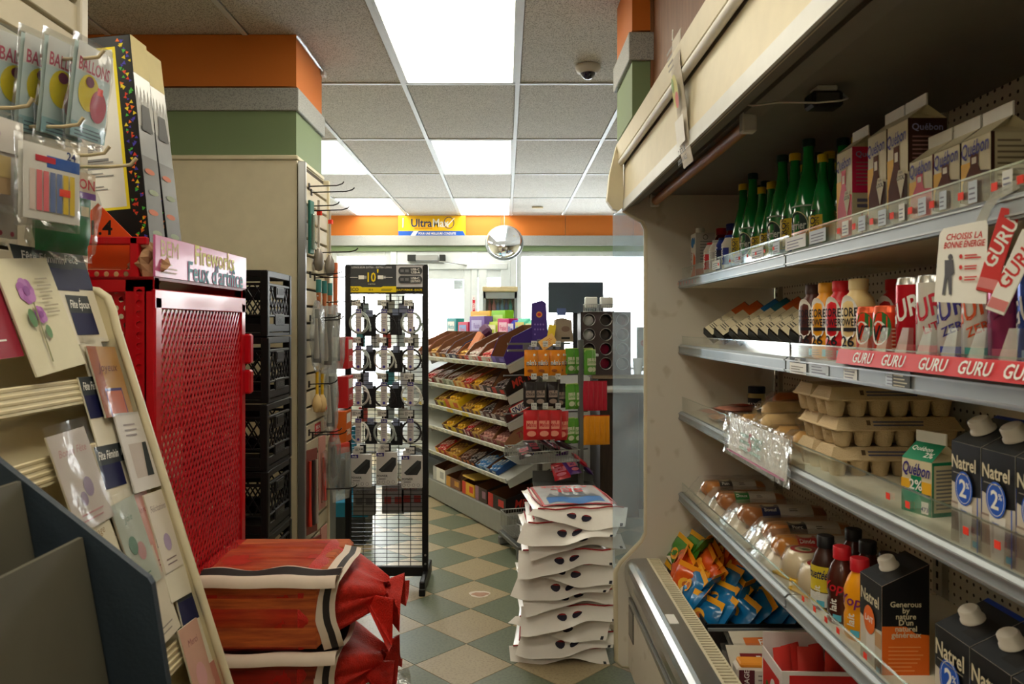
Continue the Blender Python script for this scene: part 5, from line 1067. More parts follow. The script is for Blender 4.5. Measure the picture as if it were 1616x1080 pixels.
# punched side plates: sheet with octagonal holes
def holes(nx, nz, pitch, r_, stag):
    m = MB(); th = .003
    for i in range(nx):
        for j in range(nz):
            x, z = (i + (.5 if stag and j % 2 else 0)) * pitch, j * pitch * (.866 if stag else 1); h2 = pitch / 2; hz = h2 * (.866 if stag else 1)
            out = [(h2, -hz), (h2, 0), (h2, hz), (0, hz), (-h2, hz), (-h2, 0), (-h2, -hz), (0, -hz)]; inn = [(r_ * math.cos(a), r_ * math.sin(a)) for a in [R(-45 + 45 * k) for k in range(8)]]
            m.add([(x + a, 0, z + b) for a, b in out] + [(x + a, 0, z + b) for a, b in inn] + [(x + a, th, z + b) for a, b in inn], [(k, (k + 1) % 8, 8 + (k + 1) % 8, 8 + k) for k in range(8)] + [(8 + k, 8 + (k + 1) % 8, 16 + (k + 1) % 8, 16 + k) for k in range(8)], cabr)
    return m
m_ = holes(5, 64, .0245, .0072, True); o = m_.done('punched_side_panel', cab, kind='stuff'); o.location = Vector((-1.055, ya + .01, .28)) - CB
m_ = holes(1, 58, .0265, .0085, False); o = m_.done('punched_strip', cab, kind='stuff'); o.location = Vector((-.905, ya - .0035, .06)) - CB
m_ = holes(7, 64, .0245, .0072, True); o = m_.done('punched_side_panel', cab, kind='stuff'); o.location = Vector((-1.30, ya + .01, .28)) - CB
# mesh door on the aisle side
door = cp_(MB().box((xb - .004, ya + .022, .81), (.012, .035, 1.50), cabr, .003).box((xb - .004, yb - .022, .81), (.012, .035, 1.50), cabr, .003).box((xb - .004, (ya + yb) / 2, 1.555), (.012, yb - ya, .05), cabr, .003).box((xb - .004, (ya + yb) / 2, .09), (.012, yb - ya, .05), cabr, .003), 'door')
m_ = MB(); W, H, p_ = yb - ya - .07, 1.44, .0235; sl_ = 1.55
def strand(s):
    k = -int(H / sl_ / p_) - 1
    while k * p_ < W:
        a = k * p_; pts = []
        z0_ = max(0, -a * sl_); z1_ = min(H, (W - a) * sl_)
        if z1_ > z0_:
            y0_, y1_ = a + z0_ / sl_, a + z1_ / sl_
            if s < 0: y0_, y1_ = W - y0_, W - y1_
            dv = Vector((0, y1_ - y0_, z1_ - z0_)); L = dv.length; an = math.atan2(-(y1_ - y0_), z1_ - z0_)
            m_.box((xb - .006 + .0012 * s, ya + .035 + (y0_ + y1_) / 2, .10 + (z0_ + z1_) / 2), (.0024, .0078, L), cabr, rot=Euler((an, 0, 0)))
        k += 1
strand(1); strand(-1); o = m_.done('mesh_screen', door, kind='stuff')
m_ = MB()
m_.box((xb + .008, yb + .004, 1.41), (.026, .034, .10), cabr, .006).box((xb + .008, yb + .004, 1.30), (.026, .034, .08), cabr, .006); m_.done('hinge', door)
# hollow frame bar above the near side, red sign board
m_ = MB().box((-1.06, ya + .02, 1.70), (.33, .02, .02), cabr, .003).box((-.926, ya + .02, 1.655), (.022, .02, .11), cabr, .003).box((-1.22, ya + .02, 1.655), (.022, .02, .11), cabr, .003); cp_(m_, 'top_rail')
sgm = mat(206, 104, 156, .34, coat=.15, noise=.2, scale=3)
m_ = MB().box((xb + .0, (ya + yb) / 2, 1.662), (.006, yb - ya, .104), sgm, .001); o = cp_(m_, 'sign_board')
m_ = MB(); d = Dec(m_, (xb + .003, (ya + yb) / 2, 1.662), (0, 1, 0), (0, 0, 1))
YT, TT = mat(232, 222, 130), mat(96, 150, 176)
d.txt('BEM', -.245, .022, .042, mat(214, 190, 140), 0, maxw=.11); d.lines(-.30, -.20, -.04, -.01, 3, mat(220, 190, 190), .4); d.txt('Fireworks', .06, .025, .052, YT, 1, maxw=.38); d.txt("Feux d'artifice", .075, -.024, .052, TT, 1, maxw=.46)
o = m_.done('sign_lettering', o); o.location = (0, 0, 0)
# things inside and on top of the cabinet
t = thing('stock_carton', 'tall beige carton standing inside the red mesh cabinet', 'box', (-1.02, 2.02, 1.226)); MB().box((0, 0, .14), (.2, .22, .28), mat(222, 204, 160, .8), .003).done('box', t); MB().box((.101, 0, .14), (.002, .05, .28), mat(190, 170, 120)).done('tape', t)
t = thing('stock_carton', 'beige carton on the middle shelf inside the red cabinet', 'box', (-1.0, 2.02, .856)); MB().box((0, 0, .10), (.2, .22, .20), mat(222, 204, 160, .8), .003).done('box', t); MB().box((.101, 0, .10), (.002, .05, .20), mat(190, 170, 120)).done('tape', t)
inst('rollp', lambda: MB().box((0, 0, .043), (.22, .05, .086), WHITE, .012), 'paper_pad', 'white paper pad standing on the cabinet behind the red rail', 'paper', (-1.06, 1.925, 1.612))
def crum(): 
    m = MB(); rn = random.Random(5); v = {}
    def fn(u, w):
        a = 6.2832 * u; b = math.pi * w; r_ = .04 * (1 + .35 * math.sin(5 * a + 7 * b) * math.sin(3 * b + 2 * a) + .2 * math.sin(11 * a))
        return (r_ * math.sin(b) * math.cos(a), r_ * math.sin(b) * math.sin(a), .04 + .05 * math.cos(b) * (1 + .2 * math.sin(4 * a)))
    return m.grid(fn, 16, 10, mat(176, 136, 104, .85), False, True)
inst('crum', crum, 'crumpled_paper', 'crumpled brown paper tucked behind the pink sign board', 'paper', (-.905, 1.90, 1.602))
# firework boxes leaning on top
def fwbox():
    W2, H2, T2 = .46, .60, .09; r = root(); blk = mat(20, 20, 22, .4)
    MB().box((-W2 / 2, T2 / 2, H2 / 2), (W2, T2, H2), blk, .002).done('carton', r)
    m = MB(); d = Dec(m, (-W2 / 2, 0, H2 / 2), (1, 0, 0), (0, 0, 1)); d.rect(-.20, -.16, .188, .27, mat(226, 206, 40)); d.rect(-.195, -.153, .180, .263, mat(214, 212, 204))
    d.lines(.0, .165, .10, .25, 9, mat(120, 120, 124), .4, .5); d.lines(.0, .165, -.05, .07, 6, mat(120, 120, 124), .4, .5)
    for i in range(5): d.ell(-.02, -.12 + .035 * i, .012, .012, mat(150, 130, 40), 10); d.lines(.01, .16, -.105 + .035 * i, -.09 + .035 * i, 2, mat(130, 130, 130), .4)
    rn = random.Random(2); CF = [mat(206, 60, 40), mat(220, 200, 40), mat(70, 170, 60), mat(70, 60, 170), mat(226, 110, 40)]
    for i in range(95):
        x = .210 + rn.uniform(-.014, .014); y = -.29 + .58 * (i + rn.random()) / 95; s_2 = rn.uniform(.004, .007); a = rn.uniform(0, 6)
        d.k = .0006 + .0001 * (i % 3); d.poly([(x + s_2 * math.cos(a + k * 2.094), y + s_2 * math.sin(a + k * 2.094)) for k in range(3)], rn.choice(CF))
    m.done('warning_print', r)
    m = MB(); d = Dec(m, (0, T2 / 2, H2 / 2), (0, 1, 0), (0, 0, 1)); d.rect(-T2 / 2, -H2 / 2, T2 / 2, H2 / 2, mat(150, 150, 150, .3, .4)); d.rect(-T2 / 2, .20, T2 / 2, H2 / 2, mat(226, 206, 130)); d.poly([(-T2 / 2, .06)] + [(-T2 / 2 + T2 * i / 9, .12 + .05 * (i % 2)) for i in range(10)] + [(T2 / 2, .06)], mat(190, 190, 186)); d.rect(-T2 / 2, -.32, T2 / 2, -.02, mat(120, 118, 116, .3, .4))
    for i in range(5): d.ell(-.01 + .012 * (i % 2), -.28 + i * .055, .028, .008, (mat(206, 110, 70), mat(150, 160, 130))[i % 2], 10)
    d.poly([(-.03, .05), (.03, .05), (.02, .12), (-.02, .12)], mat(60, 60, 60)); m.done('silver_side', r); return r
inst('fw', fwbox, 'firework_box', 'black firework box with yellow framed warning sheet on top of the cabinet', 'box', (-.936, 1.975, 1.662), rot=(0, R(-5.5), 0)); inst('fw', None, 'firework_box', 'black firework box with silver side standing behind the other one', 'box', (-.945, 2.105, 1.668), rot=(0, R(-6.5), 0))
t = thing('hazard_placard', 'orange diamond hazard placard behind the red rail', 'sign', (-1.038, 1.905, 1.68))
m_ = MB().prism([(-.12, .0), (0, -.12), (.12, .0), (0, .12)], 1, -.002, .002, mat(222, 80, 26, .5)); m_.done('plate', t); m_ = MB(); d = Dec(m_, (0, -.002, 0), (1, 0, 0), (0, 0, 1)); d.txt('1.4', .006, .058, .036, BLACK, 1, rot=0); m_.done('lettering', t)
# ================================================================ MILK CRATES
crm = mat(17, 17, 19, .42)
def crate():
    r = root(); w, h = .30, .238; b = MB()
    b.box((0, 0, .006), (w, w, .012), crm)
    for z, t in ((h - .012, .024), (h - .05, .010), (.03, .03), (.075, .008)):
        for s in (-1, 1): b.box((s * (w / 2 - .006), 0, z), (.012, w, t), crm, .002); b.box((0, s * (w / 2 - .006), z), (w - .024, .012, t), crm, .002)
    for sx in (-1, 1):
        for sy in (-1, 1): b.box((sx * (w / 2 - .012), sy * (w / 2 - .012), h / 2), (.028, .028, h), crm, .004)
    b.done('body', r)
    for k in range(4):
        g = MB(); L = w - .04; z0, z1 = .08, h - .05; H = z1 - z0
        for i in range(-3, 9):
            for s in (-1, 1):
                y0, y1 = i * .038, i * .038 + H * .62; za, zb = 0, H
                if y0 < 0: za = -y0 / .62; y0 = 0
                if y1 > L: zb = H - (y1 - L) / .62; y1 = L
                if zb - za < .01: continue
                if s < 0: y0, y1 = L - y0, L - y1
                ln = math.hypot(y1 - y0, zb - za); an = math.atan2(-(y1 - y0), zb - za)
                g.box((w / 2 - .006, -L / 2 + (y0 + y1) / 2, z0 + (za + zb) / 2), (.005, .005, ln), crm, rot=Euler((an, 0, 0)))
        g.box((w / 2 - .004, 0, h - .075), (.012, .105, .05), crm, .006); g.box((w / 2 + .001, 0, h - .072), (.006, .075, .024), mat(8, 8, 8))
        g.box((w / 2 - .002, 0, .06), (.008, .12, .045), crm, .004)
        g.M = None; o = g.done('lattice_side', r, kind='stuff'); o.rotation_euler = (0, 0, R(90 * k))
    m = MB(); d = Dec(m, (w / 2 + .002, 0, .06), (0, 1, 0), (0, 0, 1), .001); d.txt('LAITERIE', 0, 0, .018, mat(90, 90, 92), 1, maxw=.10); m.done('molded_name', r)
    return r
LV = ['bottom', 'second lowest', 'third from the floor', 'middle', 'third from the top', 'second from the top', 'topmost']
for i in range(7): inst('crate', crate, 'milk_crate', 'black plastic milk crate, %s in the tower by the cream pillar' % LV[i], 'crate', (-1.005, 2.83, .2415 * i), R((0, .6, -.8, .4, -.5, .7, 0)[i]), 'tower of milk crates')
# ================================================================ BAGS OF KINDLING IN RED NET
netm = mat(196, 40, 28, .5, noise=.35, scale=60, bump=.5, bscale=220); wodr = woodm((150, 62, 26), (206, 104, 44), 0, 5, .7); wodr2 = woodm((110, 34, 20), (160, 60, 30), 0, 5, .7)
PW = mat(222, 206, 190, .6, noise=.1); PB = mat(44, 38, 38, .6)
def wbag(seed, wd_):
    def b():
        r = root(); L, D_, H = .36, .42, .185; rn = random.Random(seed)
        m = MB(); nb = 4
        for j in range(nb):        # split billets lying along X, their faces showing through the net
            y = -D_ / 2 + (j + .5) * D_ / nb
            nk = 1 if j == 0 else 2
            for k in range(nk):
                z = (k + .5) * H / nk
                mm = MB().box((rn.uniform(-.008, .008) - .02, y + rn.uniform(-.003, .003), z), (L * rn.uniform(.97, 1.03), D_ / nb * .985, H / nk * .985), wd_, .012)
                if j in (0, nb - 1) or k == 1: mm.done('billet', r)
        n = MB()
        def fn(u, v):               # net sleeve, gathered at the +X end
            a = 6.2832 * u; cs, sn = math.cos(a), math.sin(a); q = 1 / max(abs(cs), abs(sn)) ** .8
            e = 1 if v < .62 else max(.16, 1 - ((v - .62) / .38) ** 1.2 * .80)
            w_ = .5 * (D_ + .02) * q * e * (1 + .02 * math.sin(9 * a + seed)); h_ = .5 * (H + .016) * q * e * (1 + .03 * math.sin(7 * a + 5 * v + seed))
            x = -L / 2 - .03 + v * (L + .15)
            fl_ = 0 if v < .75 else (v - .75) * .5
            return (x + .006 * math.sin(8 * a) * (v > .6), max(-.215, min(.3, w_ * cs * .98)) + fl_ * .05 * math.sin(6 * a), H / 2 + h_ * sn * .97 + fl_ * .08 * math.sin(5 * a + seed))
        n.grid(lambda u, v: fn(u, v * .60), 48, 14, NETM, wrapu=True); n.grid(lambda u, v: fn(u, .60 + v * .40), 64, 20, netm, wrapu=True); n.done('net_sleeve', r)
        # ruffled tail of the net
        tl = MB()
        def ft(u, v): return (L / 2 + .06 + v * .10, (u - .5) * (.12 + .30 * v) + .012 * math.sin(20 * u) * v, H / 2 + .06 * v * math.sin(15 * u + seed) + .014 * math.sin(37 * u) * v - .05 * v)
        tl.grid(ft, 90, 12, netm); tl.done('net_tail', r)
        # printed paper band round the gathered end and along the top edge
        bd = MB()
        def fb(u, v):
            a = R(-100) + u * R(215) + .0; cs, sn = math.cos(a), math.sin(a); q = 1 / max(abs(cs), abs(sn)) ** .8; e = .90 - .06 * v
            return (L / 2 - .028 + .048 * v + .012 * math.sin(9 * u), -.5 * (D_ + .05) * q * cs * e, H / 2 + .5 * (H + .05) * q * sn * e + .004 * math.sin(25 * u))
        bd.grid(lambda u, v: fb(u, v * .42), 24, 3, PW); bd.grid(lambda u, v: fb(u, .42 + v * .36), 24, 3, PB); bd.grid(lambda u, v: fb(u, .78 + v * .3), 24, 3, PW)
        def fs(u, v): return (-L / 2 + u * (L + .02), -D_ / 2 - .016 + max(v, -.05) * .085 + .008 * math.sin(5 * u + seed) * max(v, 0), H + .012 - max(0, -v) * .055 - max(0, .15 - v) * .012 + .006 * math.sin(13 * u) * max(v, .2) + .006 * math.sin(9 * v))
        bd.grid(lambda u, v: fs(u, -.22 + v * .77), 20, 6, PW); bd.grid(lambda u, v: fs(u, .55 + v * .3), 20, 3, PB); bd.grid(lambda u, v: fs(u, .85 + v * .35), 20, 3, PW); bd.done('paper_band', r)
        return r
    return b
def netmat():
    m = bpy.data.materials.new('red_net'); m.use_nodes = True; nt = m.node_tree; nt.nodes.clear(); out = nt.nodes.new('ShaderNodeOutputMaterial'); p = nt.nodes.new('ShaderNodeBsdfPrincipled'); tr = nt.nodes.new('ShaderNodeBsdfTransparent'); mx = nt.nodes.new('ShaderNodeMixShader')
    p.inputs['Base Color'].default_value = (lin(206), lin(30), lin(22), 1); p.inputs['Roughness'].default_value = .5
    tc = nt.nodes.new('ShaderNodeTexCoord'); w1 = nt.nodes.new('ShaderNodeTexNoise'); w1.inputs['Scale'].default_value = 7; w1.inputs['Detail'].default_value = 5; ma = nt.nodes.new('ShaderNodeMapRange'); ma.inputs[1].default_value = .35; ma.inputs[2].default_value = .7; ma.inputs[3].default_value = .18; ma.inputs[4].default_value = .75
    nt.links.new(tc.outputs['Object'], w1.inputs[0]); nt.links.new(w1.outputs['Fac'], ma.inputs[0]); nt.links.new(ma.outputs[0], mx.inputs[0]); nt.links.new(tr.outputs[0], mx.inputs[1]); nt.links.new(p.outputs[0], mx.inputs[2]); nt.links.new(mx.outputs[0], out.inputs[0]); return m
NETM = netmat()
FB = [('bottom bag of kindling in red net, resting on the floor', .0), ('second bag of kindling in red net, above the floor one', .205), ('third bag of kindling in red net, just under the top one', .41), ('topmost bag of kindling in red net with white paper band', .615)]
for i, (la, z) in enumerate(FB): inst('wbag%d' % (i % 2), wbag(3 + i, wodr if i % 2 else wodr2), 'kindling_bag', la, 'firewood', (-.665 + .012 * (i % 2), 2.205 + .01 * (i % 2), z), R((2, -1, 3, 0)[i]), 'bags of kindling in red net')
def clearbag():
    m = MB()
    def fn(u, v): return ((u - .5) * .30, (v - .5) * .28, .012 + .03 * math.sin(3.14 * u) * math.sin(3.14 * v) + .010 * math.sin(17 * u) * math.sin(13 * v) * math.sin(3.14 * u))
    m.grid(fn, 16, 16, clear((.93, .90, .84), .10, .1, .12, .5, 30)); return m
inst('cbag', clearbag, 'plastic_bag', 'empty clear plastic bag lying on the floor beside the kindling', 'bag', (-.545, 3.10, 0), R(10))
# ================================================================ SECOND SLAT WALL, KITCHEN TOOLS
XS = -.895
slatwall('slatwall_panel', 'narrow cream slat wall of kitchen tools on the pillar side', XS, 3.33, 3.76, .12, 2.21, .0765, [(mat(168, 170, 172, .35, .8), -.012, .022, 'edge_post'), (CREAM, .432, .02, 'end_trim')])
HKB = mat(46, 42, 42, .35, .6)
def hook2(L):
    def b():
        m = MB(); m.tube([(0, 0, 0), (L * .8, 0, .004), (L * .95, 0, .012), (L, 0, .022)], .003, HKB, 6); m.box((.002, 0, .0), (.006, .02, .03), HKB, .002); return m
    return b
H2 = [(3.40, 2.12, .16), (3.44, 2.10, .20), (3.40, 2.03, .14), (3.47, 2.02, .17), (3.52, 1.83, .2), (3.42, 1.72, .15), (3.5, 1.71, .17), (3.66, 1.60, .18), (3.42, 1.52, .14), (3.48, 1.51, .14), (3.40, 1.22, .13), (3.46, .98, .16), (3.5, .72, .2), (3.40, 1.0, .15)]
for i, (y, z, L) in enumerate(H2): inst('hk2_%d' % int(L * 100), hook2(L), 'wire_hook', 'dark wire hook on the kitchen tool wall, %s counting down' % (ORD[i] if i < 13 else 'last one'), 'hook', (XS, y, z), 0, 'dark hooks of kitchen tool wall')
STL = mat(196, 188, 178, .35, .5)
def tool(kind):
    def b():
        r = root()
        if kind == 'ladle':
            MB().tube([(0, 0, 0), (0, 0, -.22)], .006, STL, 8).done('handle', r); m = MB(); m.lathe([(.001, -.09), (.016, -.085), (.024, -.05), (.020, -.01), (.008, .015)], mat(150, 144, 140, .35, .5), (0, 0, -.24), 12); m.done('bowl', r); MB().box((.004, 0, -.06), (.02, .014, .02), REDDOT).done('price_sticker', r)
        elif kind == 'teal':
            MB().box((0, 0, -.10), (.012, .05, .24), mat(40, 110, 96, .5), .003).done('card', r); MB().box((.012, 0, -.12), (.02, .036, .16), clear((.9, .95, .93), .2, .1), .006).done('blister', r); MB().tube([(.01, 0, -.04), (.01, 0, -.2)], .008, mat(110, 140, 130), 8).done('tool', r)
        elif kind == 'brush':
            MB().tube([(0, 0, .0), (0, 0, -.06)], .013, mat(60, 130, 130, .4), 8).done('handle', r); MB().tube([(0, 0, -.06), (0, 0, -.17)], [.011, .006], mat(190, 110, 70, .5), 8).done('grip', r); MB().box((0, 0, -.20), (.012, .03, .06), mat(60, 50, 46), .004).done('head', r)
        elif kind == 'bag':
            MB().pillow(.01, .01, .01, STL, 2).done('tag', r); m = MB(); m.M = Matrix.Translation((0, 0, -.18)) @ Matrix(((0, 0, 1, 0), (1, 0, 0, 0), (0, 1, 0, 0), (0, 0, 0, 1))); m.pillow(.12, .32, .05, clear((.93, .93, .93), .10, .1, .42, .5, 30), 10, 7, .25); m.done('poly_bag', r)
            MB().tube([(0, .01, -.06), (0, .0, -.16), (0, -.01, -.30)], [.016, .012, .02], mat(84, 80, 80, .4), 8).done('tool', r); MB().tube([(0, -.03, -.10), (0, -.02, -.28)], [.006, .012], STL, 8).done('tool', r)
        elif kind == 'spoon':
            m = MB().tube([(0, 0, .0), (0, 0, -.13)], .007, mat(226, 180, 30, .5), 8); m.done('handle', r); MB().lathe([(.001, -.065), (.016, -.06), (.022, -.03), (.018, -.0), (.008, .02)], mat(222, 190, 136, .6), (0, 0, -.15), 12).done('bowl', r); MB().box((.012, .004, -.19), (.01, .02, .02), mat(206, 60, 60)).done('sticker', r)
        elif kind == 'pink':
            MB().box((0, 0, -.17), (.006, .085, .34), mat(196, 140, 130, .5), .002).done('card', r); MB().box((.010, 0, -.19), (.016, .06, .24), clear((.93, .9, .9), .2, .1), .006).done('blister', r); MB().tube([(.01, .0, -.10), (.01, .0, -.30)], [.007, .012], mat(196, 70, 60), 8).done('tool', r)
        elif kind == 'redset':
            m = MB(); m.box((0, 0, -.19), (.008, .10, .38), mat(120, 60, 54, .5), .002); m.done('card', r)
            for k in range(3): MB().tube([(.012, -.03 + .03 * k, -.05), (.012, -.03 + .03 * k, -.20), (.012, -.03 + .03 * k, -.34)], [.007, .005, .010], (mat(206, 60, 44), mat(50, 40, 40), STL)[k], 8).done('tool', r)
        elif kind == 'clearpk':
            m = MB(); m.M = Matrix.Translation((0, 0, -.15)) @ Matrix(((0, 0, 1, 0), (1, 0, 0, 0), (0, 1, 0, 0), (0, 0, 0, 1))); m.pillow(.14, .28, .05, clear((.93, .94, .94), .10, .1, .36, .5, 30), 10, 9, .25); m.done('poly_bag', r); MB().box((.0, 0, -.03), (.02, .12, .05), mat(196, 60, 46), .003).done('header', r); MB().box((0, 0, -.16), (.02, .06, .16), mat(60, 60, 64, .4), .01).done('tool', r)
        elif kind == 'orange':
            MB().tube([(0, 0, .0), (0, 0, -.26)], [.012, .010], mat(206, 110, 70, .5), 8).done('handle', r); MB().box((0, 0, -.30), (.012, .04, .08), mat(60, 110, 110, .4), .004).done('head', r)
        return r
    return b
TPOS = [('grey kitchen tools in a clear bag, second', (-0.84, 3.56)), ('grey kitchen tools in a clear bag below', (-0.845, 3.62)), ('grey kitchen tools in a clear bag at', (-0.84, 3.73)), ('wooden spoon with yellow handle next', (-0.87, 3.45)), ('wooden spoon with yellow handle and', (-0.87, 3.545)), ('black tool in a clear pack under', (-0.825, 3.75)), ('grey kitchen tools in a bulging', (-0.845, 3.36)), ('black tool in a clear pack with', (-0.84, 3.66)), ('dark red carded tool set lowest', (-0.87, 3.42)), ('dark red carded tool set low ', (-0.877, 3.37)), ('pale pink carded tool lowest', (-0.86, 3.53)), ('teal handled brush, second', (-0.865, 3.57)), ('pale pink carded tool low ', (-0.86, 3.5)), ('teal handled brush, first', (-0.865, 3.46)), ('teal handled brush, third', (-0.865, 3.68)), ('long steel serving', (-0.87, 3.48)), ('long steel skimmer', (-0.87, 3.7)), ('orange handled', (-0.85, 3.735)), ('teal carded', (-0.877, 3.37))]
TL = [('ladle', 3.44, 2.07, 'XA', 'long steel serving spoon on the upper hook of the tool wall'), ('ladle', 3.50, 2.06, 'XB', 'long steel skimmer beside the serving spoon, red price dot'), ('teal', 3.385, 2.03, '', 'teal carded kitchen tool at the post of the tool wall'), ('orange', 3.62, 1.80, '', 'orange handled spatula past the steel spoons'), ('brush', 3.42, 1.70, '', 'teal handled brush, first of the three under the spoons'), ('brush', 3.47, 1.70, '', 'teal handled brush, second of the three under the spoons'), ('brush', 3.53, 1.695, '', 'teal handled brush, third of the three under the spoons'),
      ('bag', 3.40, 1.62, '', 'grey kitchen tools in a bulging clear bag next to the post'), ('bag', 3.50, 1.60, '', 'grey kitchen tools in a clear bag, second from the post'), ('bag', 3.62, 1.61, '', 'grey kitchen tools in a clear bag at the wall end'), ('bag', 3.55, 1.30, '', 'grey kitchen tools in a clear bag below the others'), ('spoon', 3.42, 1.30, '', 'wooden spoon with yellow handle next to the post'), ('spoon', 3.47, 1.29, '', 'wooden spoon with yellow handle and red dot'),
      ('redset', 3.40, .93, '', 'dark red carded tool set low on the tool wall'), ('pink', 3.48, .97, '', 'pale pink carded tool low on the tool wall'), ('clearpk', 3.60, .98, '', 'black tool in a clear pack with red header'), ('clearpk', 3.68, .90, '', 'black tool in a clear pack under a red header, at the wall end'), ('redset', 3.44, .52, '', 'dark red carded tool set lowest on the tool wall'), ('pink', 3.53, .54, '', 'pale pink carded tool lowest on the tool wall')]
TXY = {}
for _k in TL:
    TXY[_k[4]] = next(v for q, v in TPOS if _k[4].startswith(q))
for i, (k, y, z, _, la) in enumerate(TL): inst('tool' + k, tool(k), {'ladle': 'serving_spoon', 'teal': 'carded_tool', 'brush': 'kitchen_brush', 'bag': 'bagged_tool', 'spoon': 'wooden_spoon', 'pink': 'carded_tool', 'redset': 'carded_tool', 'clearpk': 'bagged_tool', 'orange': 'spatula'}[k], la, 'kitchen tool', (TXY[la][0], TXY[la][1], z), R(-24 + 9 * (i % 4)))
m_ = MB().box((0, 0, 0), (.003, .10, .05), mat(200, 50, 60), .001); d = Dec(m_, (.0015, 0, 0), (0, 1, 0), (0, 0, 1)); d.txt('SPECIAL', 0, .006, .016, WHITE, 1, maxw=.09); d.lines(-.04, .04, -.02, -.006, 2, WHITE); solo(m_, 'wall_sign', 'small red sign flat on the kitchen tool wall', 'sign', (XS + .003, 3.55, 1.0))
# goods beyond the tool wall
t = thing('floor_display', 'teal blue cardboard floor display behind the cable rack', 'display', (-1.10, 5.15, 0)); TE = mat(16, 110, 146, .6)
MB().box((0, .05, .24), (.34, .3, .10), TE, .004).done('tray', t); MB().box((-.06, .17, .42), (.20, .02, .70), TE, .004).done('back_board', t); MB().box((0, .05, .095), (.30, .28, .19), mat(40, 44, 50), .003).done('base', t)
for i, (y, z, c, la) in enumerate(((4.05, 1.34, mat(190, 30, 36), 'red boxed item hanging past the tool wall, upper'), (4.05, 1.13, mat(190, 30, 36), 'red boxed item hanging past the tool wall, lower'), (4.0, .95, mat(206, 96, 30), 'orange boxed item hanging past the tool wall'))):
    r = inst('rbx%d' % i, (lambda c=c: (lambda r: (MB().box((0, 0, 0), (.06, .14, .17), c, .003).done('box', r), (lambda m: (Dec(m, (.03, 0, 0), (0, 1, 0), (0, 0, 1)).rect(-.05, .02, .05, .07, WHITE).txt('GRIL', 0, -.03, .03, WHITE, 1), m.done('front_print', r)))(MB()), r)[-1])(root())), 'boxed_item', la, 'box', (-.87, y, z))
t = thing('display_stand', 'grey stand holding the red boxed items', 'stand', (-.98, 4.05, 0)); MB().box((0, 0, .78), (.03, .40, 1.5), GREYP, .003).done('back_plate', t); MB().box((.0, 0, .02), (.3, .42, .04), GREYP, .004).done('base', t)
# ================================================================ CABLE RACK
YR = 4.30; xl, xr_ = at(545, 0, YR).x, at(676, 0, YR).x; xc = (xl + xr_) / 2; wR = xr_ - xl
blk = mat(22, 22, 25, .4)
t = thing('cable_rack', 'black wire floor rack of charging cables in the aisle', 'rack', (xc, YR, 0)); hw = wR / 2
for s, nm in ((-1, 'post'), (1, 'post')):
    o = MB().box((s * (hw - .016), 0, .93), (.032, .032, 1.80), blk, .003)
    for z in (.12, .17): o.lathe([(.006, 0), (.006, .003)], STEEL, (s * (hw - .016), -.019, z), 8, axis='y')
    o.done(nm, t)
    MB().box((s * (hw - .014), 0, .045), (.03, .40, .07), blk, .006).box((s * (hw - .014), -.19, .02), (.034, .03, .04), blk, .004).done('foot', t)
o = MB().box((0, 0, .075), (wR - .05, .03, .055), blk, .003).done('base_bar', t); MB().box((-.19, -.017, .07), (.035, .002, .03), mat(150, 150, 146)).done('sticker', t)
g = MB(); x0, x1, z0, z1 = -hw + .034, hw - .034, .105, 1.655
for i in range(7): x = x0 + (x1 - x0) * i / 6; g.tube([(x, 0, z0), (x, 0, z1)], .0022, blk, 5)
nzr = 64
for i in range(nzr + 1): z = z0 + (z1 - z0) * i / nzr; g.box(((x0 + x1) / 2, -.003, z), (x1 - x0, .0032, .0032), blk)
g.done('wire_grid', t, kind='stuff')
hb = MB().box((0, -.006, 1.752), (wR - .006, .012, .17), blk, .002); so = hb.done('header_board', t)
m_ = MB(); d = Dec(m_, (0, -.012, 1.752), (1, 0, 0), (0, 0, 1)); YL = mat(236, 208, 20); GD = mat(60, 62, 66)
d.rect(-.22, -.075, .055, .08, GD); d.poly([(-.22, -.075), (.055, -.075), (.055, -.04), (-.02, -.04), (-.03, -.046), (-.14, -.046), (-.15, -.04), (-.22, -.04)], YL); d.rect(.056, -.045, .215, .08, mat(196, 194, 198))
d.txt('10', -.09, .012, .052, YL, 1, maxw=.06); d.txt("'", -.05, .03, .05, YL, 1); d.txt('LONGUEUR EXTRA - EXTRA LONG', -.085, .068, .010, mat(200, 200, 200), 1, maxw=.25); d.txt('3 METRES', -.085, -.028, .007, mat(180, 180, 150), 1)
for s in (-1, 1): d.rect(-.085 + s * .055 - .02, .0, -.085 + s * .055 + .012, .022, WHITE); d.rect(-.085 + s * .055 + .012, .003, -.085 + s * .055 + .026, .019, mat(150, 150, 154)); d.rect(-.085 + s * .1 - .03, .009, -.085 + s * .1 + .02, .012, WHITE)
d.txt('ECO', -.185, -.058, .018, INK, 1); d.txt('10 ft', -.09, -.06, .010, INK, 1); d.lines(-.03, .04, -.066, -.052, 2, INK, .4)
for yy, s1, s2 in ((.048, 'USB-C', 'USB-A'), (-.002, 'USB-C', 'LIGHTNING')):
    d.rect(.085, yy - .021, .19, yy + .021, GD); d.ell(.085, yy, .016, .021, GD); d.ell(.19, yy, .016, .021, GD); d.txt(s1, .165, yy + .008, .013, WHITE, 1, maxw=.05); d.txt(s2, .167, yy - .009, .013, WHITE, 1, maxw=.056); d.rect(.08, yy - .008, .10, yy + .008, mat(110, 110, 114)); d.rect(.108, yy - .008, .128, yy + .008, mat(110, 110, 114))
d.txt('QUALITY PREMIUM - QUALITE', .13, -.062, .011, YL, 1, maxw=.15); m_.done('header_print', so)
HKR = mat(14, 14, 16, .4)
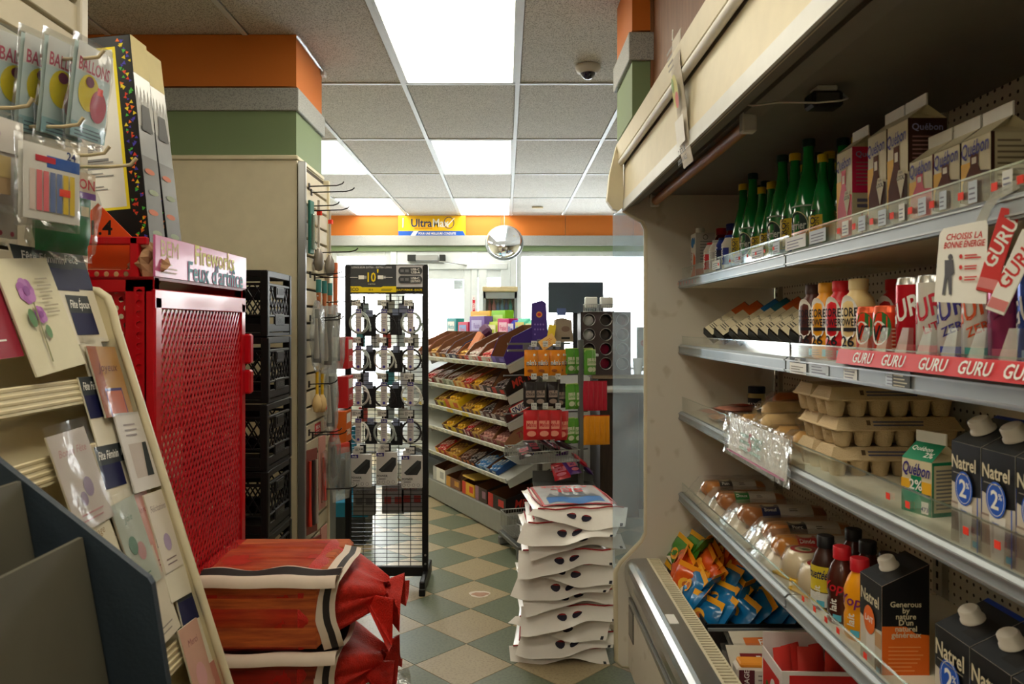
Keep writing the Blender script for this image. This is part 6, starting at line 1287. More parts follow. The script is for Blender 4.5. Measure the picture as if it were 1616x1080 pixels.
def chook():
    m = MB(); m.box((0, -.006, 0), (.036, .008, .05), HKR, .002)
    for s in (-1, 1): m.tube([(s * .006, -.01, 0), (s * .006, -.11, .006), (s * .006, -.125, .012)], .003, HKR, 5)
    m.box((0, -.127, .018), (.05, .002, .034), mat(214, 212, 206)); d = Dec(m, (0, -.128, .018), (1, 0, 0), (0, 0, 1)); d.lines(-.02, .0, -.01, .012, 3, INK, .4); d.txt('9.99', .012, .0, .010, INK, 1); return m
def cable(c):
    def b():
        r = root(); rn = random.Random(int(lin(80) * 0 + hash(c.name) % 97)); m = MB()
        for k in range(3):
            R_ = .054 + rn.uniform(-.003, .004); off = rn.uniform(-.006, .006)
            m.tube([(R_ * math.cos(a) + off * .3, off, -.075 + R_ * 1.06 * math.sin(a)) for a in [6.2832 * i / 22 for i in range(22)]], .0042, c, 6, True)
        m.tube([(.03, -.004, -.045), (.055, -.006, -.06), (.066, -.004, -.09), (.064, -.004, -.105)], .004, c, 6); m.box((.066, -.004, -.112), (.012, .006, .022), c, .002)
        m.done('cable_loop', r)
        k = MB(); k.box((0, -.012, -.065), (.036, .004, .135), mat(206, 200, 198, .4), .002); d = Dec(k, (0, -.014, -.065), (1, 0, 0), (0, 0, 1)); d.rect(-.017, .045, .017, .066, mat(60, 50, 130)); d.txt('hub', 0, .056, .011, WHITE, 1); d.txt('USB', 0, .02, .010, mat(120, 116, 130), 1); d.lines(-.012, .012, -.03, .01, 4, mat(150, 146, 160), .35); d.ell(0, -.05, .008, .008, mat(70, 60, 150), 12); k.done('hang_card', r)
        MB().tube([(0, -.012, 0), (0, -.012, .018)], .003, mat(206, 200, 198), 5).done('hang_loop', r)
        return r
    return b
def bank():
    r = root(); MB().box((0, -.012, -.09), (.118, .022, .185), mat(206, 202, 200, .4), .003).done('carton', r); MB().box((-.03, -.012, .013), (.04, .003, .03), mat(206, 202, 200)).done('hang_tab', r)
    m = MB(); d = Dec(m, (0, -.023, -.09), (1, 0, 0), (0, 0, 1)); d.rect(-.057, .07, -.015, .09, mat(60, 50, 130)); d.txt('hub', -.036, .08, .012, WHITE, 1); d.poly([(-.045, -.005), (-.03, -.018), (.03, -.018), (.052, .02), (.052, .06), (.03, .065)], mat(44, 46, 48)); d.poly([(-.045, -.005), (.03, .065), (.052, .06), (-.03, -.018)], mat(58, 60, 62)); d.txt('POWER', -.025, -.04, .012, INK, 1); d.lines(-.045, .0, -.058, -.048, 1, INK)
    for i in range(4): d.ring(-.045 + i * .027, -.074, .009, .009, .0015, INK, 10)
    m.done('front_print', r); return r
CW, CG, CK = mat(206, 206, 200, .4), mat(176, 186, 184, .4), mat(34, 32, 34, .4)
rowz = [(487, [CG, CK, CG], 'top'), (545, [CG, CW, CK], 'second'), (602, [CW, CK, CW], 'third'), (660, [CW, CG, CK], 'fourth')]
cn = {CW.name: 'white', CG.name: 'pale grey', CK.name: 'black'}
for py, cs, nm in rowz:
    for j, (px, c) in enumerate(zip((566, 606, 648), cs)):
        p = at(px, py, YR - .1)
        inst('chook', chook, 'display_hook', 'black double hook with price ticket, %s row, %s post of the cable rack' % (nm, ('pillar side', 'middle', 'aisle side')[j]), 'hook', (p.x - .008, YR - .004, p.z + .012), 0, 'cable rack hooks')
        inst('cable' + cn[c.name], cable(c), 'charging_cable', 'coiled %s charging cable, %s row, %s of the rack' % (cn[c.name], nm, ('pillar side', 'middle', 'aisle side')[j]), 'cable', (p.x, YR - .085 - .012 * (j % 2), p.z - .006), R((-8, 6, -5)[j]), 'coiled charging cables')
for j, px in enumerate((568, 608, 648)):
    p = at(px, 718 + (0, -3, 2)[j], YR - .1)
    inst('chook', None, 'display_hook', 'black double hook carrying a power bank, %s' % ('pillar side', 'middle', 'aisle side')[j], 'hook', (p.x, YR - .004, p.z + .018), 0, 'cable rack hooks')
    inst('bank', bank, 'power_bank_box', 'white power bank box on the rack, %s' % ('pillar side', 'middle', 'aisle side')[j], 'box', (p.x + .006, YR - .075, p.z), R((-3, 4, 2)[j]), 'power bank boxes')
def backpk(c, c2):
    def b():
        m = MB().box((0, .02, -.09), (.13, .03, .18), c, .003); d = Dec(m, (0, .005, -.09), (1, 0, 0), (0, 0, 1)); d.txt('AUDIO', -.01, .05, .016, c2, 1); d.rect(-.05, -.03, -.01, .01, c2); d.rect(.01, -.03, .05, .01, c2); return m
    return b
for i, (px, py, w) in enumerate(((577, 762, 1.0), (622, 760, 1.0), (652, 758, 1.0))): p = at(px, py, YR + .1); inst('bpk%d' % (i > 0), backpk(mat(130, 128, 126) if i == 0 else mat(150, 144, 146), mat(160, 60, 60) if i else mat(90, 90, 92)), 'boxed_accessory', ('grey accessory box hanging behind the rack grid, pillar side', 'pale accessory box behind the rack grid, middle', 'pale accessory box behind the rack grid, aisle side')[i], 'box', (p.x, YR + .05, p.z), 0)
PALE = [mat(190, 206, 206), mat(206, 90, 80), mat(214, 214, 214), mat(90, 170, 180), mat(170, 176, 206), mat(206, 206, 196)]
for i, (px, py) in enumerate(((577, 482), (618, 478), (638, 482), (571, 528), (594, 530), (612, 530), (634, 528), (655, 530), (577, 590), (617, 588), (640, 590), (575, 645), (617, 642), (638, 645))):
    p = at(px, py, YR + .12); c = PALE[(i * 5) % 6]; inst('pbk' + c.name, lambda c=c: MB().box((0, .012, -.03), (.05, .02, .085), c, .003).box((0, 0, .03), (.012, .004, .05), BLACK), 'carded_accessory', '%s carded accessory seen through the rack grid, %s from its top' % (('pale teal', 'coral', 'white', 'turquoise', 'lavender', 'ivory')[(i * 5) % 6], ORD[i] if i < 13 else 'last'), 'accessory', (p.x, YR + .075, p.z))
for i, (px, py) in enumerate(((586, 500), (627, 498), (586, 555), (627, 612), (588, 668), (628, 556), (586, 612), (628, 670))):
    p = at(px, py, YR + .12); inst('bk2', lambda: (lambda m: m)(MB().box((0, .012, -.05), (.07, .02, .13), mat(40, 40, 44), .004).box((0, .0, .02), (.04, .004, .04), mat(150, 160, 190))), 'carded_accessory', 'dark carded accessory behind the cable rack grid, %s' % ('high up', 'near the header', 'in the second row', 'in the third row', 'low down', 'mid height on the aisle side', 'mid height on the pillar side', 'low on the aisle side')[i], 'accessory', (p.x, YR + .06, p.z), 0)
# ================================================================ CANDY GONDOLA (front rail runs away from the aisle, to the far left)
GA = Vector((.01, 5.2, 0)); GR = math.atan2(-.886, .464)
GX, GY = Vector((.464, -.886, 0)), Vector((.886, .464, 0))
gm, gdk, glt = mat(150, 152, 148, .5), mat(76, 76, 78, .6), mat(196, 198, 194, .45, .2)
gon = thing('candy_gondola', 'grey steel gondola of tilted candy shelves in the middle of the shop', 'shelving', GA, GR)
GL_ = 2.9; TILT = R(24)
MB().box((-GL_ / 2, .42, .085), (GL_, .84, .15), gm, .004).done('base_deck', gon)
MB().box((-GL_ / 2, .42, .015), (GL_ - .04, .80, .03), BLACK).done('kick_plate', gon)
MB().box((-GL_ / 2, .42, .70), (GL_, .03, 1.10), gdk).done('back_panel', gon)
for x in (-.03, -1.0, -1.95, -2.87): MB().box((x, .395, .68), (.05, .03, 1.12), glt, .003).done('upright', gon)
MB().box((-GL_ / 2, .60, 1.265), (GL_, .34, .02), glt, .003).done('top_deck', gon)
GS = [1.205, .985, .80, .62, .405]
SHO = []
def gpt(x, u, k, w=0.0):     # point on shelf k: x along, u up the slope from the front edge, w off the shelf
    return Vector((x, u * math.cos(TILT) - w * math.sin(TILT) + .0, GS[k] + u * math.sin(TILT) + w * math.cos(TILT)))
for k, z in enumerate(GS):
    s = root(); s.name = 'shelf'; s.parent = gon; s.location = (0, 0, z); s.rotation_euler = (TILT, 0, 0)
    MB().box((-GL_ / 2, .20, -.008), (GL_, .40, .014), glt, .002).done('shelf_plate', s)
    MB().box((-GL_ / 2, -.008, .002), (GL_, .012, .038), mat(206, 208, 204, .4, .2), .003).done('price_rail', s)
    for x in (-.004, -1.45, -2.89): MB().prism([(0, -.06), (.40, -.10), (.40, -.015), (0, -.015)], 0, x - .003, x + .003, glt).done('bracket', s)
    rn = random.Random(k); x = -.06
    while x > -2.7:
        w = rn.uniform(.06, .16); m = MB(); d = Dec(m, (x - w / 2, -.0145, .002), (1, 0, 0), (0, 0, 1)); d.rect(-w / 2, -.015, w / 2, .015, rn.choice([WHITE, WHITE, mat(216, 216, 196), mat(206, 214, 214), mat(236, 210, 70) if k == 2 and x < -.6 else WHITE])); d.lines(-w * .4, w * .2, -.01, .01, 2, mat(130, 130, 130), .4); m.done('price_tag', s); x -= w + rn.choice((.01, .05, .12))
    SHO.append(s)
m_ = MB()
for i in range(12): m_.tube([(-.01, .03 + .03 * i, .11), (.14, .03 + .03 * i, .10)], .003, STEEL, 5)
m_.done('end_wire_shelf', gon, kind='stuff')
def gworld(x, u, k, w=0.0): q = gpt(x, u, k, w); return GA + GX * q.x + GY * q.y + Z3 * q.z
RX = Matrix.Rotation(GR, 4, 'Z') @ Matrix.Rotation(TILT, 4, 'X'); GE = RX.to_euler()
CBR = mat(120, 78, 50, .8)
def tray_box(w, dpt, hf, hb_, c, c2, word='', side='', open_=True):
    """open display carton: low printed front, rising sides, card inside; x across, y back"""
    def b():
        r = root(); t_ = .003
        MB().box((0, dpt / 2, .002), (w, dpt, .004), CBR).box((0, dpt - .002, hb_ / 2), (w, .003, hb_), CBR).done('inner_card', r)
        m = MB(); m.box((0, .0015, hf / 2), (w, .003, hf), c)
        for s in (-1, 1):
            m.prism([(0, 0), (dpt, 0), (dpt, hb_), (dpt * .35, hb_), (0, hf)], 0, s * (w / 2) - .0015, s * (w / 2) + .0015, c)
            m.prism([(.004, .004), (dpt - .004, .004), (dpt - .004, hb_ - .003), (dpt * .35, hb_ - .003), (.004, hf - .003)], 0, s * (w / 2 - .003) - .001, s * (w / 2 - .003) + .001, CBR)
        m.done('printed_wall', r)
        m = MB(); d = Dec(m, (0, 0, hf / 2), (1, 0, 0), (0, 0, 1)); d.rect(-w * .5, -hf * .5, -w * .2, hf * .5, c2); d.rect(w * .1, -hf * .2, w * .4, hf * .3, c2)
        if side:
            d = Dec(m, (w / 2 + .0015, dpt * .55, hb_ * .45), (0, 1, 0), (0, 0, 1)); 
            if side == 'SNICKERS': d.rect(-dpt * .4, -hb_ * .3, dpt * .4, hb_ * .3, mat(190, 40, 50)); d.rect(-dpt * .37, -hb_ * .24, dpt * .37, hb_ * .24, WHITE)
            d.txt(side, 0, 0, hb_ * (.36 if side == 'SNICKERS' else .42), c2 if side != 'SNICKERS' else mat(30, 40, 110), 1, .15, maxw=dpt * .72)
        if word: d = Dec(m, (w * .05, 0, hf * .5), (1, 0, 0), (0, 0, 1), .002); d.txt(word, 0, 0, hf * .5, WHITE, 1, .1, maxw=w * .7)
        m.done('carton_print', r); return r
    return b
def bar(c, c2): return lambda: (lambda m: (m.box((0, .05, .010), (.030, .105, .018), c, .006), Dec(m, (0, .05, .019), (1, 0, 0), (0, 1, 0)).rect(-.012, -.035, .012, .035, c2).rect(-.006, -.03, .006, .01, c), m)[-1])(MB())
BRC = {'brown': (mat(96, 50, 40, .35, coat=.3), mat(196, 170, 150)), 'dark': (mat(50, 36, 38, .35, coat=.3), mat(206, 190, 190)), 'yellow': (mat(230, 178, 30, .35, coat=.3), mat(120, 60, 30)), 'gold': (mat(206, 160, 70, .3, .3), mat(120, 50, 40)), 'red': (mat(196, 36, 36, .35, coat=.3), mat(236, 210, 190)), 'pink': (mat(206, 150, 140, .35, coat=.3), mat(110, 40, 50)), 'blue': (mat(70, 130, 196, .35, coat=.3), mat(220, 226, 230)), 'white': (mat(214, 206, 196, .4), mat(150, 60, 50))}
PUR, BLKB = mat(66, 44, 130, .4), mat(28, 22, 24, .4)
# shelf, x of near edge, width, front, back, colour, print colour, front word, side word, bar kind, bars, label
TB = [
 (0, -.02, .20, .06, .16, PUR, mat(120, 100, 190), '', '', 'white', 0, 'purple sided open candy carton at the aisle end of the top shelf'),
 (0, -.235, .22, .05, .10, mat(206, 196, 190), mat(196, 50, 50), 'KINDER', '', 'red', 5, 'white and red open candy carton beside the purple one'),
 (0, -.47, .21, .05, .10, mat(206, 196, 190), mat(196, 50, 50), 'KINDER', '', 'white', 5, 'white and red open candy carton, second from the aisle end'),
 (0, -.69, .16, .05, .09, mat(196, 120, 70), mat(90, 40, 60), '', '', 'gold', 4, 'copper coloured open candy carton on the top shelf'),
 (0, -.86, .20, .05, .10, mat(60, 66, 100), mat(190, 190, 200), '', '', 'brown', 5, 'dark blue open candy carton on the top shelf'),
 (0, -1.07, .20, .05, .10, mat(110, 70, 50), mat(206, 140, 60), '', '', 'brown', 4, 'brown open candy carton far along the top shelf'),
 (0, -1.28, .2, .05, .1, mat(150, 90, 50), WHITE, '', '', 'gold', 4, 'tan open candy carton behind the cable rack post, top shelf'),
 (0, -1.5, .2, .05, .1, mat(120, 60, 50), WHITE, '', '', 'red', 4, 'rust open candy carton seen through the cable rack, top shelf'),
 (1, -.01, .20, .06, .13, BLKB, mat(190, 60, 50), '', 'MR. BIG', 'dark', 5, 'black open candy carton with red lettering, second shelf aisle end'),
 (1, -.22, .20, .06, .09, mat(60, 46, 48), mat(196, 170, 170), '', '', 'brown', 6, 'dark brown open candy carton, second shelf, beside the black one'),
 (1, -.43, .15, .055, .09, mat(206, 150, 40), mat(120, 60, 30), '', '', 'yellow', 4, 'amber open candy carton on the second shelf'),
 (1, -.59, .15, .06, .09, mat(196, 60, 40), mat(236, 180, 90), '', '', 'red', 4, 'orange red open candy carton on the second shelf'),
 (1, -.75, .15, .06, .09, mat(216, 180, 110), mat(196, 120, 40), '', '', 'gold', 4, 'pale yellow open candy carton on the second shelf'),
 (1, -.92, .20, .06, .10, mat(190, 196, 180), mat(130, 140, 120), '', '', 'brown', 3, 'pale grey open candy carton, nearly empty, second shelf'),
 (1, -1.13, .2, .06, .1, mat(196, 186, 176), mat(110, 60, 40), '', '', 'brown', 4, 'cream open candy carton far along the second shelf'),
 (1, -1.36, .2, .05, .1, mat(150, 40, 44), WHITE, '', '', 'red', 4, 'red open candy carton seen through the cable rack, second shelf'),
 (2, -.01, .22, .05, .12, mat(70, 40, 40), mat(206, 190, 190), '', 'SNICKERS', 'brown', 6, 'brown open candy carton with framed lettering, third shelf aisle end'),
 (2, -.25, .17, .05, .09, mat(96, 60, 60), mat(200, 190, 190), '', '', 'dark', 4, 'dark plum open candy carton, third shelf'),
 (2, -.44, .15, .05, .09, mat(226, 180, 50), mat(120, 70, 50), '', '', 'yellow', 4, 'yellow open candy carton, third shelf, beside the plum one'),
 (2, -.60, .15, .05, .09, mat(206, 160, 60), mat(90, 50, 90), '', '', 'gold', 4, 'gold open candy carton, third shelf'),
 (2, -.78, .28, .09, .11, mat(222, 184, 30), mat(206, 90, 30), '', '', 'yellow', 5, 'large bright yellow open candy carton, third shelf'),
 (2, -1.10, .2, .06, .1, mat(206, 190, 60), mat(90, 50, 40), '', '', 'gold', 4, 'mustard open candy carton far along the third shelf'),
 (3, -.01, .20, .05, .10, mat(150, 110, 80), mat(150, 60, 70), '', 'TWIX', 'pink', 6, 'tan open candy carton of rosy bars, fourth shelf aisle end'),
 (3, -.22, .20, .05, .09, mat(180, 140, 130), mat(140, 60, 70), '', '', 'pink', 6, 'rosy open candy carton, fourth shelf'),
 (3, -.44, .14, .06, .09, mat(190, 150, 70), mat(120, 40, 60), '', '', 'gold', 4, 'golden open candy carton, fourth shelf'),
 (3, -.60, .10, .06, .12, mat(140, 40, 70), mat(220, 190, 190), '', '', 'red', 3, 'narrow wine red open candy carton, fourth shelf'),
 (3, -.72, .20, .05, .09, mat(120, 76, 50), mat(226, 190, 40), '', '', 'yellow', 4, 'brown open candy carton of yellow bars, fourth shelf'),
 (3, -.94, .2, .05, .09, mat(226, 190, 60), mat(90, 40, 40), '', '', 'yellow', 4, 'yellow open candy carton far along the fourth shelf'),
 (4, -.16, .16, .035, .06, mat(50, 90, 150), mat(200, 210, 220), '', '', 'blue', 3, 'blue open candy carton with white end, fifth shelf'),
 (4, -.33, .17, .035, .06, mat(150, 180, 206), mat(60, 110, 180), '', '', 'blue', 5, 'pale blue open candy carton, fifth shelf'),
 (4, -.52, .14, .04, .07, mat(70, 44, 40), mat(206, 120, 60), '', '', 'dark', 4, 'dark brown open candy carton, fifth shelf'),
 (4, -.67, .14, .04, .07, mat(80, 50, 40), mat(220, 130, 60), '', '', 'brown', 4, 'chestnut open candy carton, fifth shelf'),
 (4, -.83, .24, .05, .08, mat(216, 160, 50), mat(200, 100, 40), '', '', 'gold', 5, 'orange yellow open candy carton, fifth shelf'),
 (4, -1.09, .2, .05, .09, mat(196, 60, 40), mat(236, 180, 60), '', '', 'red', 4, 'red open candy carton far along the fifth shelf')]
for i, (k, x, w, hf, hb_, c, c2, word, side, bk, nb, la) in enumerate(TB):
    dp = .33
    if k > 0 and not side: hb_ = hf + .012
    p = gworld(x - w / 2, .008, k, .002)
    inst('tb%d' % i, tray_box(w, dp, hf, hb_, c, c2, word, side), 'candy_carton', la, 'candy box', p, rot=GE, group='open candy cartons on the gondola')
    for j in range(nb):
        xx = x - w / 2 + (j - (nb - 1) / 2) * min(.036, (w - .02) / max(nb, 1))
        for lay in range(2 if hf > .03 else 1):
            q = gworld(xx, .010 + .012 * (j % 3) + .035 * lay, k, max(.006, hf - .026) + .014 * lay)
            inst('bar' + bk, bar(*BRC[bk]), 'candy_bar', 'wrapped bar lying in the ' + la.replace(' open candy carton', ' carton').replace(' of rosy bars', '').replace(' of yellow bars', '').replace(' seen through the cable rack', ''), 'candy bar', q, rot=GE, group='bars in the ' + la)
# tall purple display wing and the copper package leaning on the top shelf
t = thing('display_wing', 'tall purple display card rising above the aisle end of top shelf', 'display', gworld(.02, .30, 0, .04), rot=(0, 0, R(-12)))
m_ = MB().prism([(-.07, -.02), (.05, -.10), (.09, .0), (.045, .10), (.04, .28), (.01, .30), (-.065, .28)], 1, 0, .006, PUR); m_.done('card', t); m_ = MB(); d = Dec(m_, (-.01, 0, .2), (1, 0, 0), (0, 0, 1)); d.ell(0, .0, .022, .022, mat(226, 150, 60), 12); d.ell(.0, .0, .014, .012, mat(200, 50, 60), 10); [d.ell(-.03 + .02 * (i % 4), -.07 - .035 * (i // 4), .006, .007, mat(130, 110, 190), 8) for i in range(9)]; d.txt('Mini', .0, -.20, .022, WHITE, 1, .2); m_.done('print', t)
inst('cop', lambda: (lambda r: (MB().box((0, 0, .09), (.09, .05, .20), mat(190, 116, 76, .35), .012).done('box', r), MB().box((.02, 0, .21), (.11, .07, .09), mat(84, 40, 76, .4), .02, rot=Euler((0, R(35), 0))).done('flap', r), r)[-1])(root()), 'chocolate_box', 'copper chocolate box with a plum flap leaning on the top shelf', 'chocolate', gworld(-.74, .10, 0, .04), rot=(R(-40), 0, GR + R(20)))
# goods on the top deck
def dbox(c, c2, tx, w, h, dd=.10, bag=False):
    def b():
        r = root()
        if bag: m = MB(); m.M = Matrix.Translation((0, 0, h / 2)) @ Matrix.Rotation(R(90), 4, 'X'); m.pillow(w, h, dd, c, 8, 3, .2); m.done('pouch', r)
        else: MB().box((0, 0, h / 2), (w, dd, h), c, .003).done('carton', r)
        m = MB(); d = Dec(m, (0, -dd / 2 - .002, h / 2), (1, 0, 0), (0, 0, 1)); d.rect(-w * .35, h * .05, w * .35, h * .38, c2); d.ell(w * .1, -h * .2, w * .22, h * .15, c2, 12); d.txt(tx, 0, h * .2, h * .16, c, 1, .1, maxw=w * .62); m.done('front_print', r); return r
    return b
TD = [(-.62, .30, .20, mat(96, 196, 160), mat(226, 226, 180), 'Menthe', 1, 'mint green candy bag on the gondola top, toward the aisle'), (-.83, .20, .21, mat(80, 186, 160), mat(226, 206, 120), 'Menthe', 1, 'teal green candy bag on the gondola top beside the blue one'), (-.99, .14, .20, mat(50, 60, 170), mat(220, 210, 230), 'Bleu', 1, 'bright blue candy bag on the gondola top'), (-1.13, .20, .21, mat(206, 40, 120), mat(236, 190, 210), 'Fraise', 0, 'magenta candy box on the gondola top'), (-1.36, .24, .19, mat(170, 190, 60), mat(226, 220, 170), 'Pomme', 1, 'olive green candy bag on the gondola top'), (-1.42, .26, .27, mat(130, 206, 40), mat(200, 236, 140), 'Lime', 0, 'lime green candy box standing tall on the gondola top'), (-1.66, .30, .23, mat(120, 90, 176), mat(180, 170, 220), 'Raisin', 0, 'violet candy box on the gondola top'), (-1.80, .40, .27, mat(226, 180, 40), mat(240, 220, 120), 'Miel', 0, 'yellow candy box behind the violet one'), (-1.97, .22, .19, mat(206, 46, 86), mat(130, 160, 220), 'Rond', 0, 'red and pink ring candy box on the gondola top'), (-2.25, .22, .22, mat(40, 150, 160), WHITE, 'Menthe', 0, 'turquoise candy box at the rack end of the gondola top')]
for i, (x, w, h, c, c2, tx, bg, la) in enumerate(TD):
    inst('td%d' % i, dbox(c, c2, tx, w, h, .09, bg), 'candy_pack', la, 'candy', GA + GX * x + GY * (.60 + (.10 if 'behind' in la or 'tall' in la else 0)) + Z3 * 1.276, GR, 'candy packs on the gondola top', scale=(1.05, 1, 1.28))
# boxes on the base deck
BD_ = [(-.06, .28, .13, BLKB, mat(190, 50, 44), 'MR. BIG', 'black open carton with red lettering on the gondola base, aisle end'), (-.36, .20, .14, mat(60, 44, 40), mat(150, 110, 130), 'FUDGE', 'brown open carton with pale print on the gondola base'), (-.58, .22, .13, mat(222, 170, 40), mat(206, 60, 40), "M&M'S", 'bright yellow carton lying closed on the gondola base'), (-.84, .28, .11, mat(130, 84, 60), mat(206, 150, 60), 'COFFEE', 'tan open carton of brown packs on the gondola base'), (-1.15, .26, .15, WHITE, mat(180, 180, 180), '', 'white open carton on the gondola base beside the tan one')]
for i, (x, w, h, c, c2, tx, la) in enumerate(BD_):
    inst('bd%d' % i, tray_box(w, .36, h * .75, h, c, c2, '', tx), 'display_carton', la, 'carton', GA + GX * (x - w / 2) + GY * .02 + Z3 * .162, GR, 'cartons on the gondola base')
    if 'yellow' in la: inst('bdl', lambda: MB().box((0, .18, .0), (.215, .355, .012), mat(226, 186, 90), .002), 'carton_lid', 'yellow lid sheet laid over the yellow base carton', 'lid', GA + GX * (x - w / 2) + GY * .02 + Z3 * (.162 + .137), GR)
    if 'tan' in la:
        for j in range(4): inst('bdp', lambda: MB().pillow(.10, .16, .05, mat(110, 66, 40, .5, noise=.3), 6, 4, .2), 'snack_pouch', 'brown pouch in the tan carton on the gondola base', 'snack', GA + GX * (x - .05 - j * .06) + GY * .15 + Z3 * .22, GR, 'brown pouches in the tan carton', rot=(R(50), 0, GR))
# ================================================================ END CAP WITH HANGING CANDY BAGS
EC = Vector((.03, 4.93, 0)); er = math.atan2(.30, .954)
ec = thing('endcap_rack', 'grey wire end rack of hanging candy bags on the gondola end', 'rack', EC, er); EX = Vector((math.cos(er), math.sin(er), 0)); EYv = Vector((-math.sin(er), math.cos(er), 0))
gpm = mat(104, 106, 106, .45, .3)
for x, y_ in ((.28, .20), (.49, -.03)): MB().box((x, y_, .70), (.032, .032, 1.38), gpm, .004).done('post', ec)
MB().box((.28, .16, .03), (.62, .05, .05), gpm, .004).done('base_bar', ec)
for x in (.0, .50): MB().box((x, .0, .07), (.035, .42, .03), gpm, .004).box((x, -.19, .03), (.035, .03, .06), gpm, .003).done('foot', ec)
for z in (1.36, 1.315): MB().box((.26, .155, z), (.46, .012, .014), gpm).done('rail', ec)
MB().box((.28, .12, 1.335), (.30, .004, .035), mat(90, 94, 110)).done('header_strip', ec)
m_ = MB(); d = Dec(m_, (.28, .118, 1.335), (1, 0, 0), (0, 0, 1)); [d.ell(-.10 + i * .05, -.004, .018, .012, mat(130, 140, 190), 10) for i in range(5)]; m_.done('header_print', ec)
for z in (1.145, .885, .62):
    MB().tube([(.0, .15, z), (.62, .15, z)], .006, gpm, 6).done('hang_bar', ec)
def basket(w, dp, h):
    m = MB()
    for z in (0, h): m.tube([(0, 0, z), (w, 0, z), (w, dp, z), (0, dp, z)], .0035, STEEL, 5, True)
    for i in range(int(w / .018) + 1): m.tube([(i * .018, 0, h), (i * .018, 0, 0), (i * .018, dp, 0), (i * .018, dp, h)], .0016, STEEL, 4)
    for i in range(int(dp / .018) + 1): m.tube([(0, i * .018, h), (0, i * .018, 0), (w, i * .018, 0), (w, i * .018, h)], .0016, STEEL, 4)
    return m
b1 = basket(.42, .30, .075); o = b1.done('wire_basket', ec); o.location = (.0, -.18, .60)
b2 = basket(.36, .26, .11); o = b2.done('wire_basket', ec); o.location = (-.06, -.24, .16)
def cbag(c, c2, tx, w=.088, h=.165, top=None):
    def b():
        r = root(); m = MB(); m.M = Matrix.Translation((0, 0, -h / 2)) @ Matrix.Rotation(R(90), 4, 'X'); m.pillow(w, h, .028, c, 8, 3, .2); m.done('pouch', r)
        m = MB().box((0, 0, -.008), (w * .96, .003, .02), top or c, .001); m.done('sealed_top', r)
        m = MB(); d = Dec(m, (0, -.0155, -h / 2), (1, 0, 0), (0, 0, 1)); 
        if tx: d.rect(-w * .34, -h * .12, w * .34, h * .16, c2) if tx != 'm&m' else d.txt("m&m's", 0, .0, h * .22, INK, 1, maxw=w * .8)
        if tx == 'm&m': d.txt("m&m's", 0, .004, h * .18, WHITE, 1, maxw=w * .72); d.ell(w * .2, h * .32, .008, .008, WHITE, 8); d.ell(-w * .1, -h * .3, .02, .01, mat(150, 80, 30), 8)
        elif tx: d.txt(tx, 0, h * .02, h * .12, c, 1, .1, maxw=w * .62); d.ell(0, -h * .28, w * .3, h * .1, c2, 12)
        m.done('front_print', r); return r
    return b
BG = {'orange': cbag(mat(232, 140, 24, .3, coat=.4), WHITE, 'm&m'), 'black': cbag(mat(36, 30, 32, .3, coat=.4), mat(150, 130, 120), 'Choco', .085, .16), 'red': cbag(mat(206, 30, 40, .3, coat=.4), mat(236, 150, 130), 'Maltes', .10, .19), 'green': cbag(mat(90, 160, 50, .3, coat=.4), mat(206, 214, 180), 'Surette', .085, .17, mat(190, 210, 120)), 'crimson': cbag(mat(190, 24, 54, .3, coat=.4), mat(226, 90, 60), '', .05, .20), 'amber': cbag(mat(232, 150, 24, .3, coat=.4), mat(200, 50, 40), '', .05, .20, mat(206, 60, 30))}
def hang(col, px, py, y, n, rowname, step=.0, dy=.018, rz=0.0, wh='', rot2=0):
    for i in range(n):
        p = at(px, py, y); q = Vector((p.x + step * i, y + dy * i, p.z - .002 * i))
        inst('cb' + col, BG[col], 'candy_bag', '%s hanging candy bag, %s, %s' % (col, rowname, wh + (('', ', front bag', ', back bag')[0 if n < 2 else 1 + i])), 'candy', q, R(rz + 3 * math.sin(7 * i)) , '%s candy bags on the end rack' % col, rot=(0, R(rot2 * i), R(rz + 3 * math.sin(7 * i))))
YB_ = 4.80
for j, px in enumerate((838, 856, 876)): hang('orange', px, 553, YB_ + .05 * j, 2, 'upper rail', .004, .022, 10, '%s peg' % ORD[j])
hang('orange', 884, 553, YB_ + .15, 2, 'upper rail', .012, .02, 30, 'turned edge on by the green ones')
for j, px in enumerate((899, 912, 925)): hang('green', px, 550, 5.0 + .05 * j, 2, 'upper rail', .02, .03, 35, '%s green peg' % ORD[j])
hang('green', 929, 552, 5.02, 2, 'upper rail', .022, .03, 40, 'beyond the post')
for j, px in enumerate((836, 852, 872)): hang('black', px, 603, YB_ + .05 * j, 2, 'middle rail', .004, .022, 10, '%s peg' % ORD[j])
hang('black', 882, 606, YB_ + .16, 2, 'middle rail', .010, .02, 25, 'turned edge on')
for j, px in enumerate((900, 913)): hang('green', px, 606, 5.0 + .05 * j, 2, 'middle rail', .018, .03, 35, '%s green peg' % ORD[j])
for j, px in enumerate((924, 932, 939, 946, 953)): hang('crimson', px, 602, 5.05 + .02 * j, 1, 'middle rail past the post', 0, 0, 20, '%s from the post' % ORD[j])
for j, px in enumerate((838, 858, 874)): hang('red', px, 648, YB_ + .04 * j, 2, 'lower rail', .006, .022, 10, '%s peg' % ORD[j])
hang('red', 885, 650, YB_ + .14, 2, 'lower rail', .012, .02, 30, 'turned edge on')
for j, px in enumerate((899, 911)): hang('green', px, 660, 5.0 + .05 * j, 1, 'lower rail', .018, .03, 35, '%s green peg' % ORD[j])
for j, px in enumerate((926, 934, 942, 950, 957)): hang('amber', px, 656, 5.05 + .02 * j, 1, 'lower rail past the post', 0, 0, 20, '%s from the post' % ORD[j])
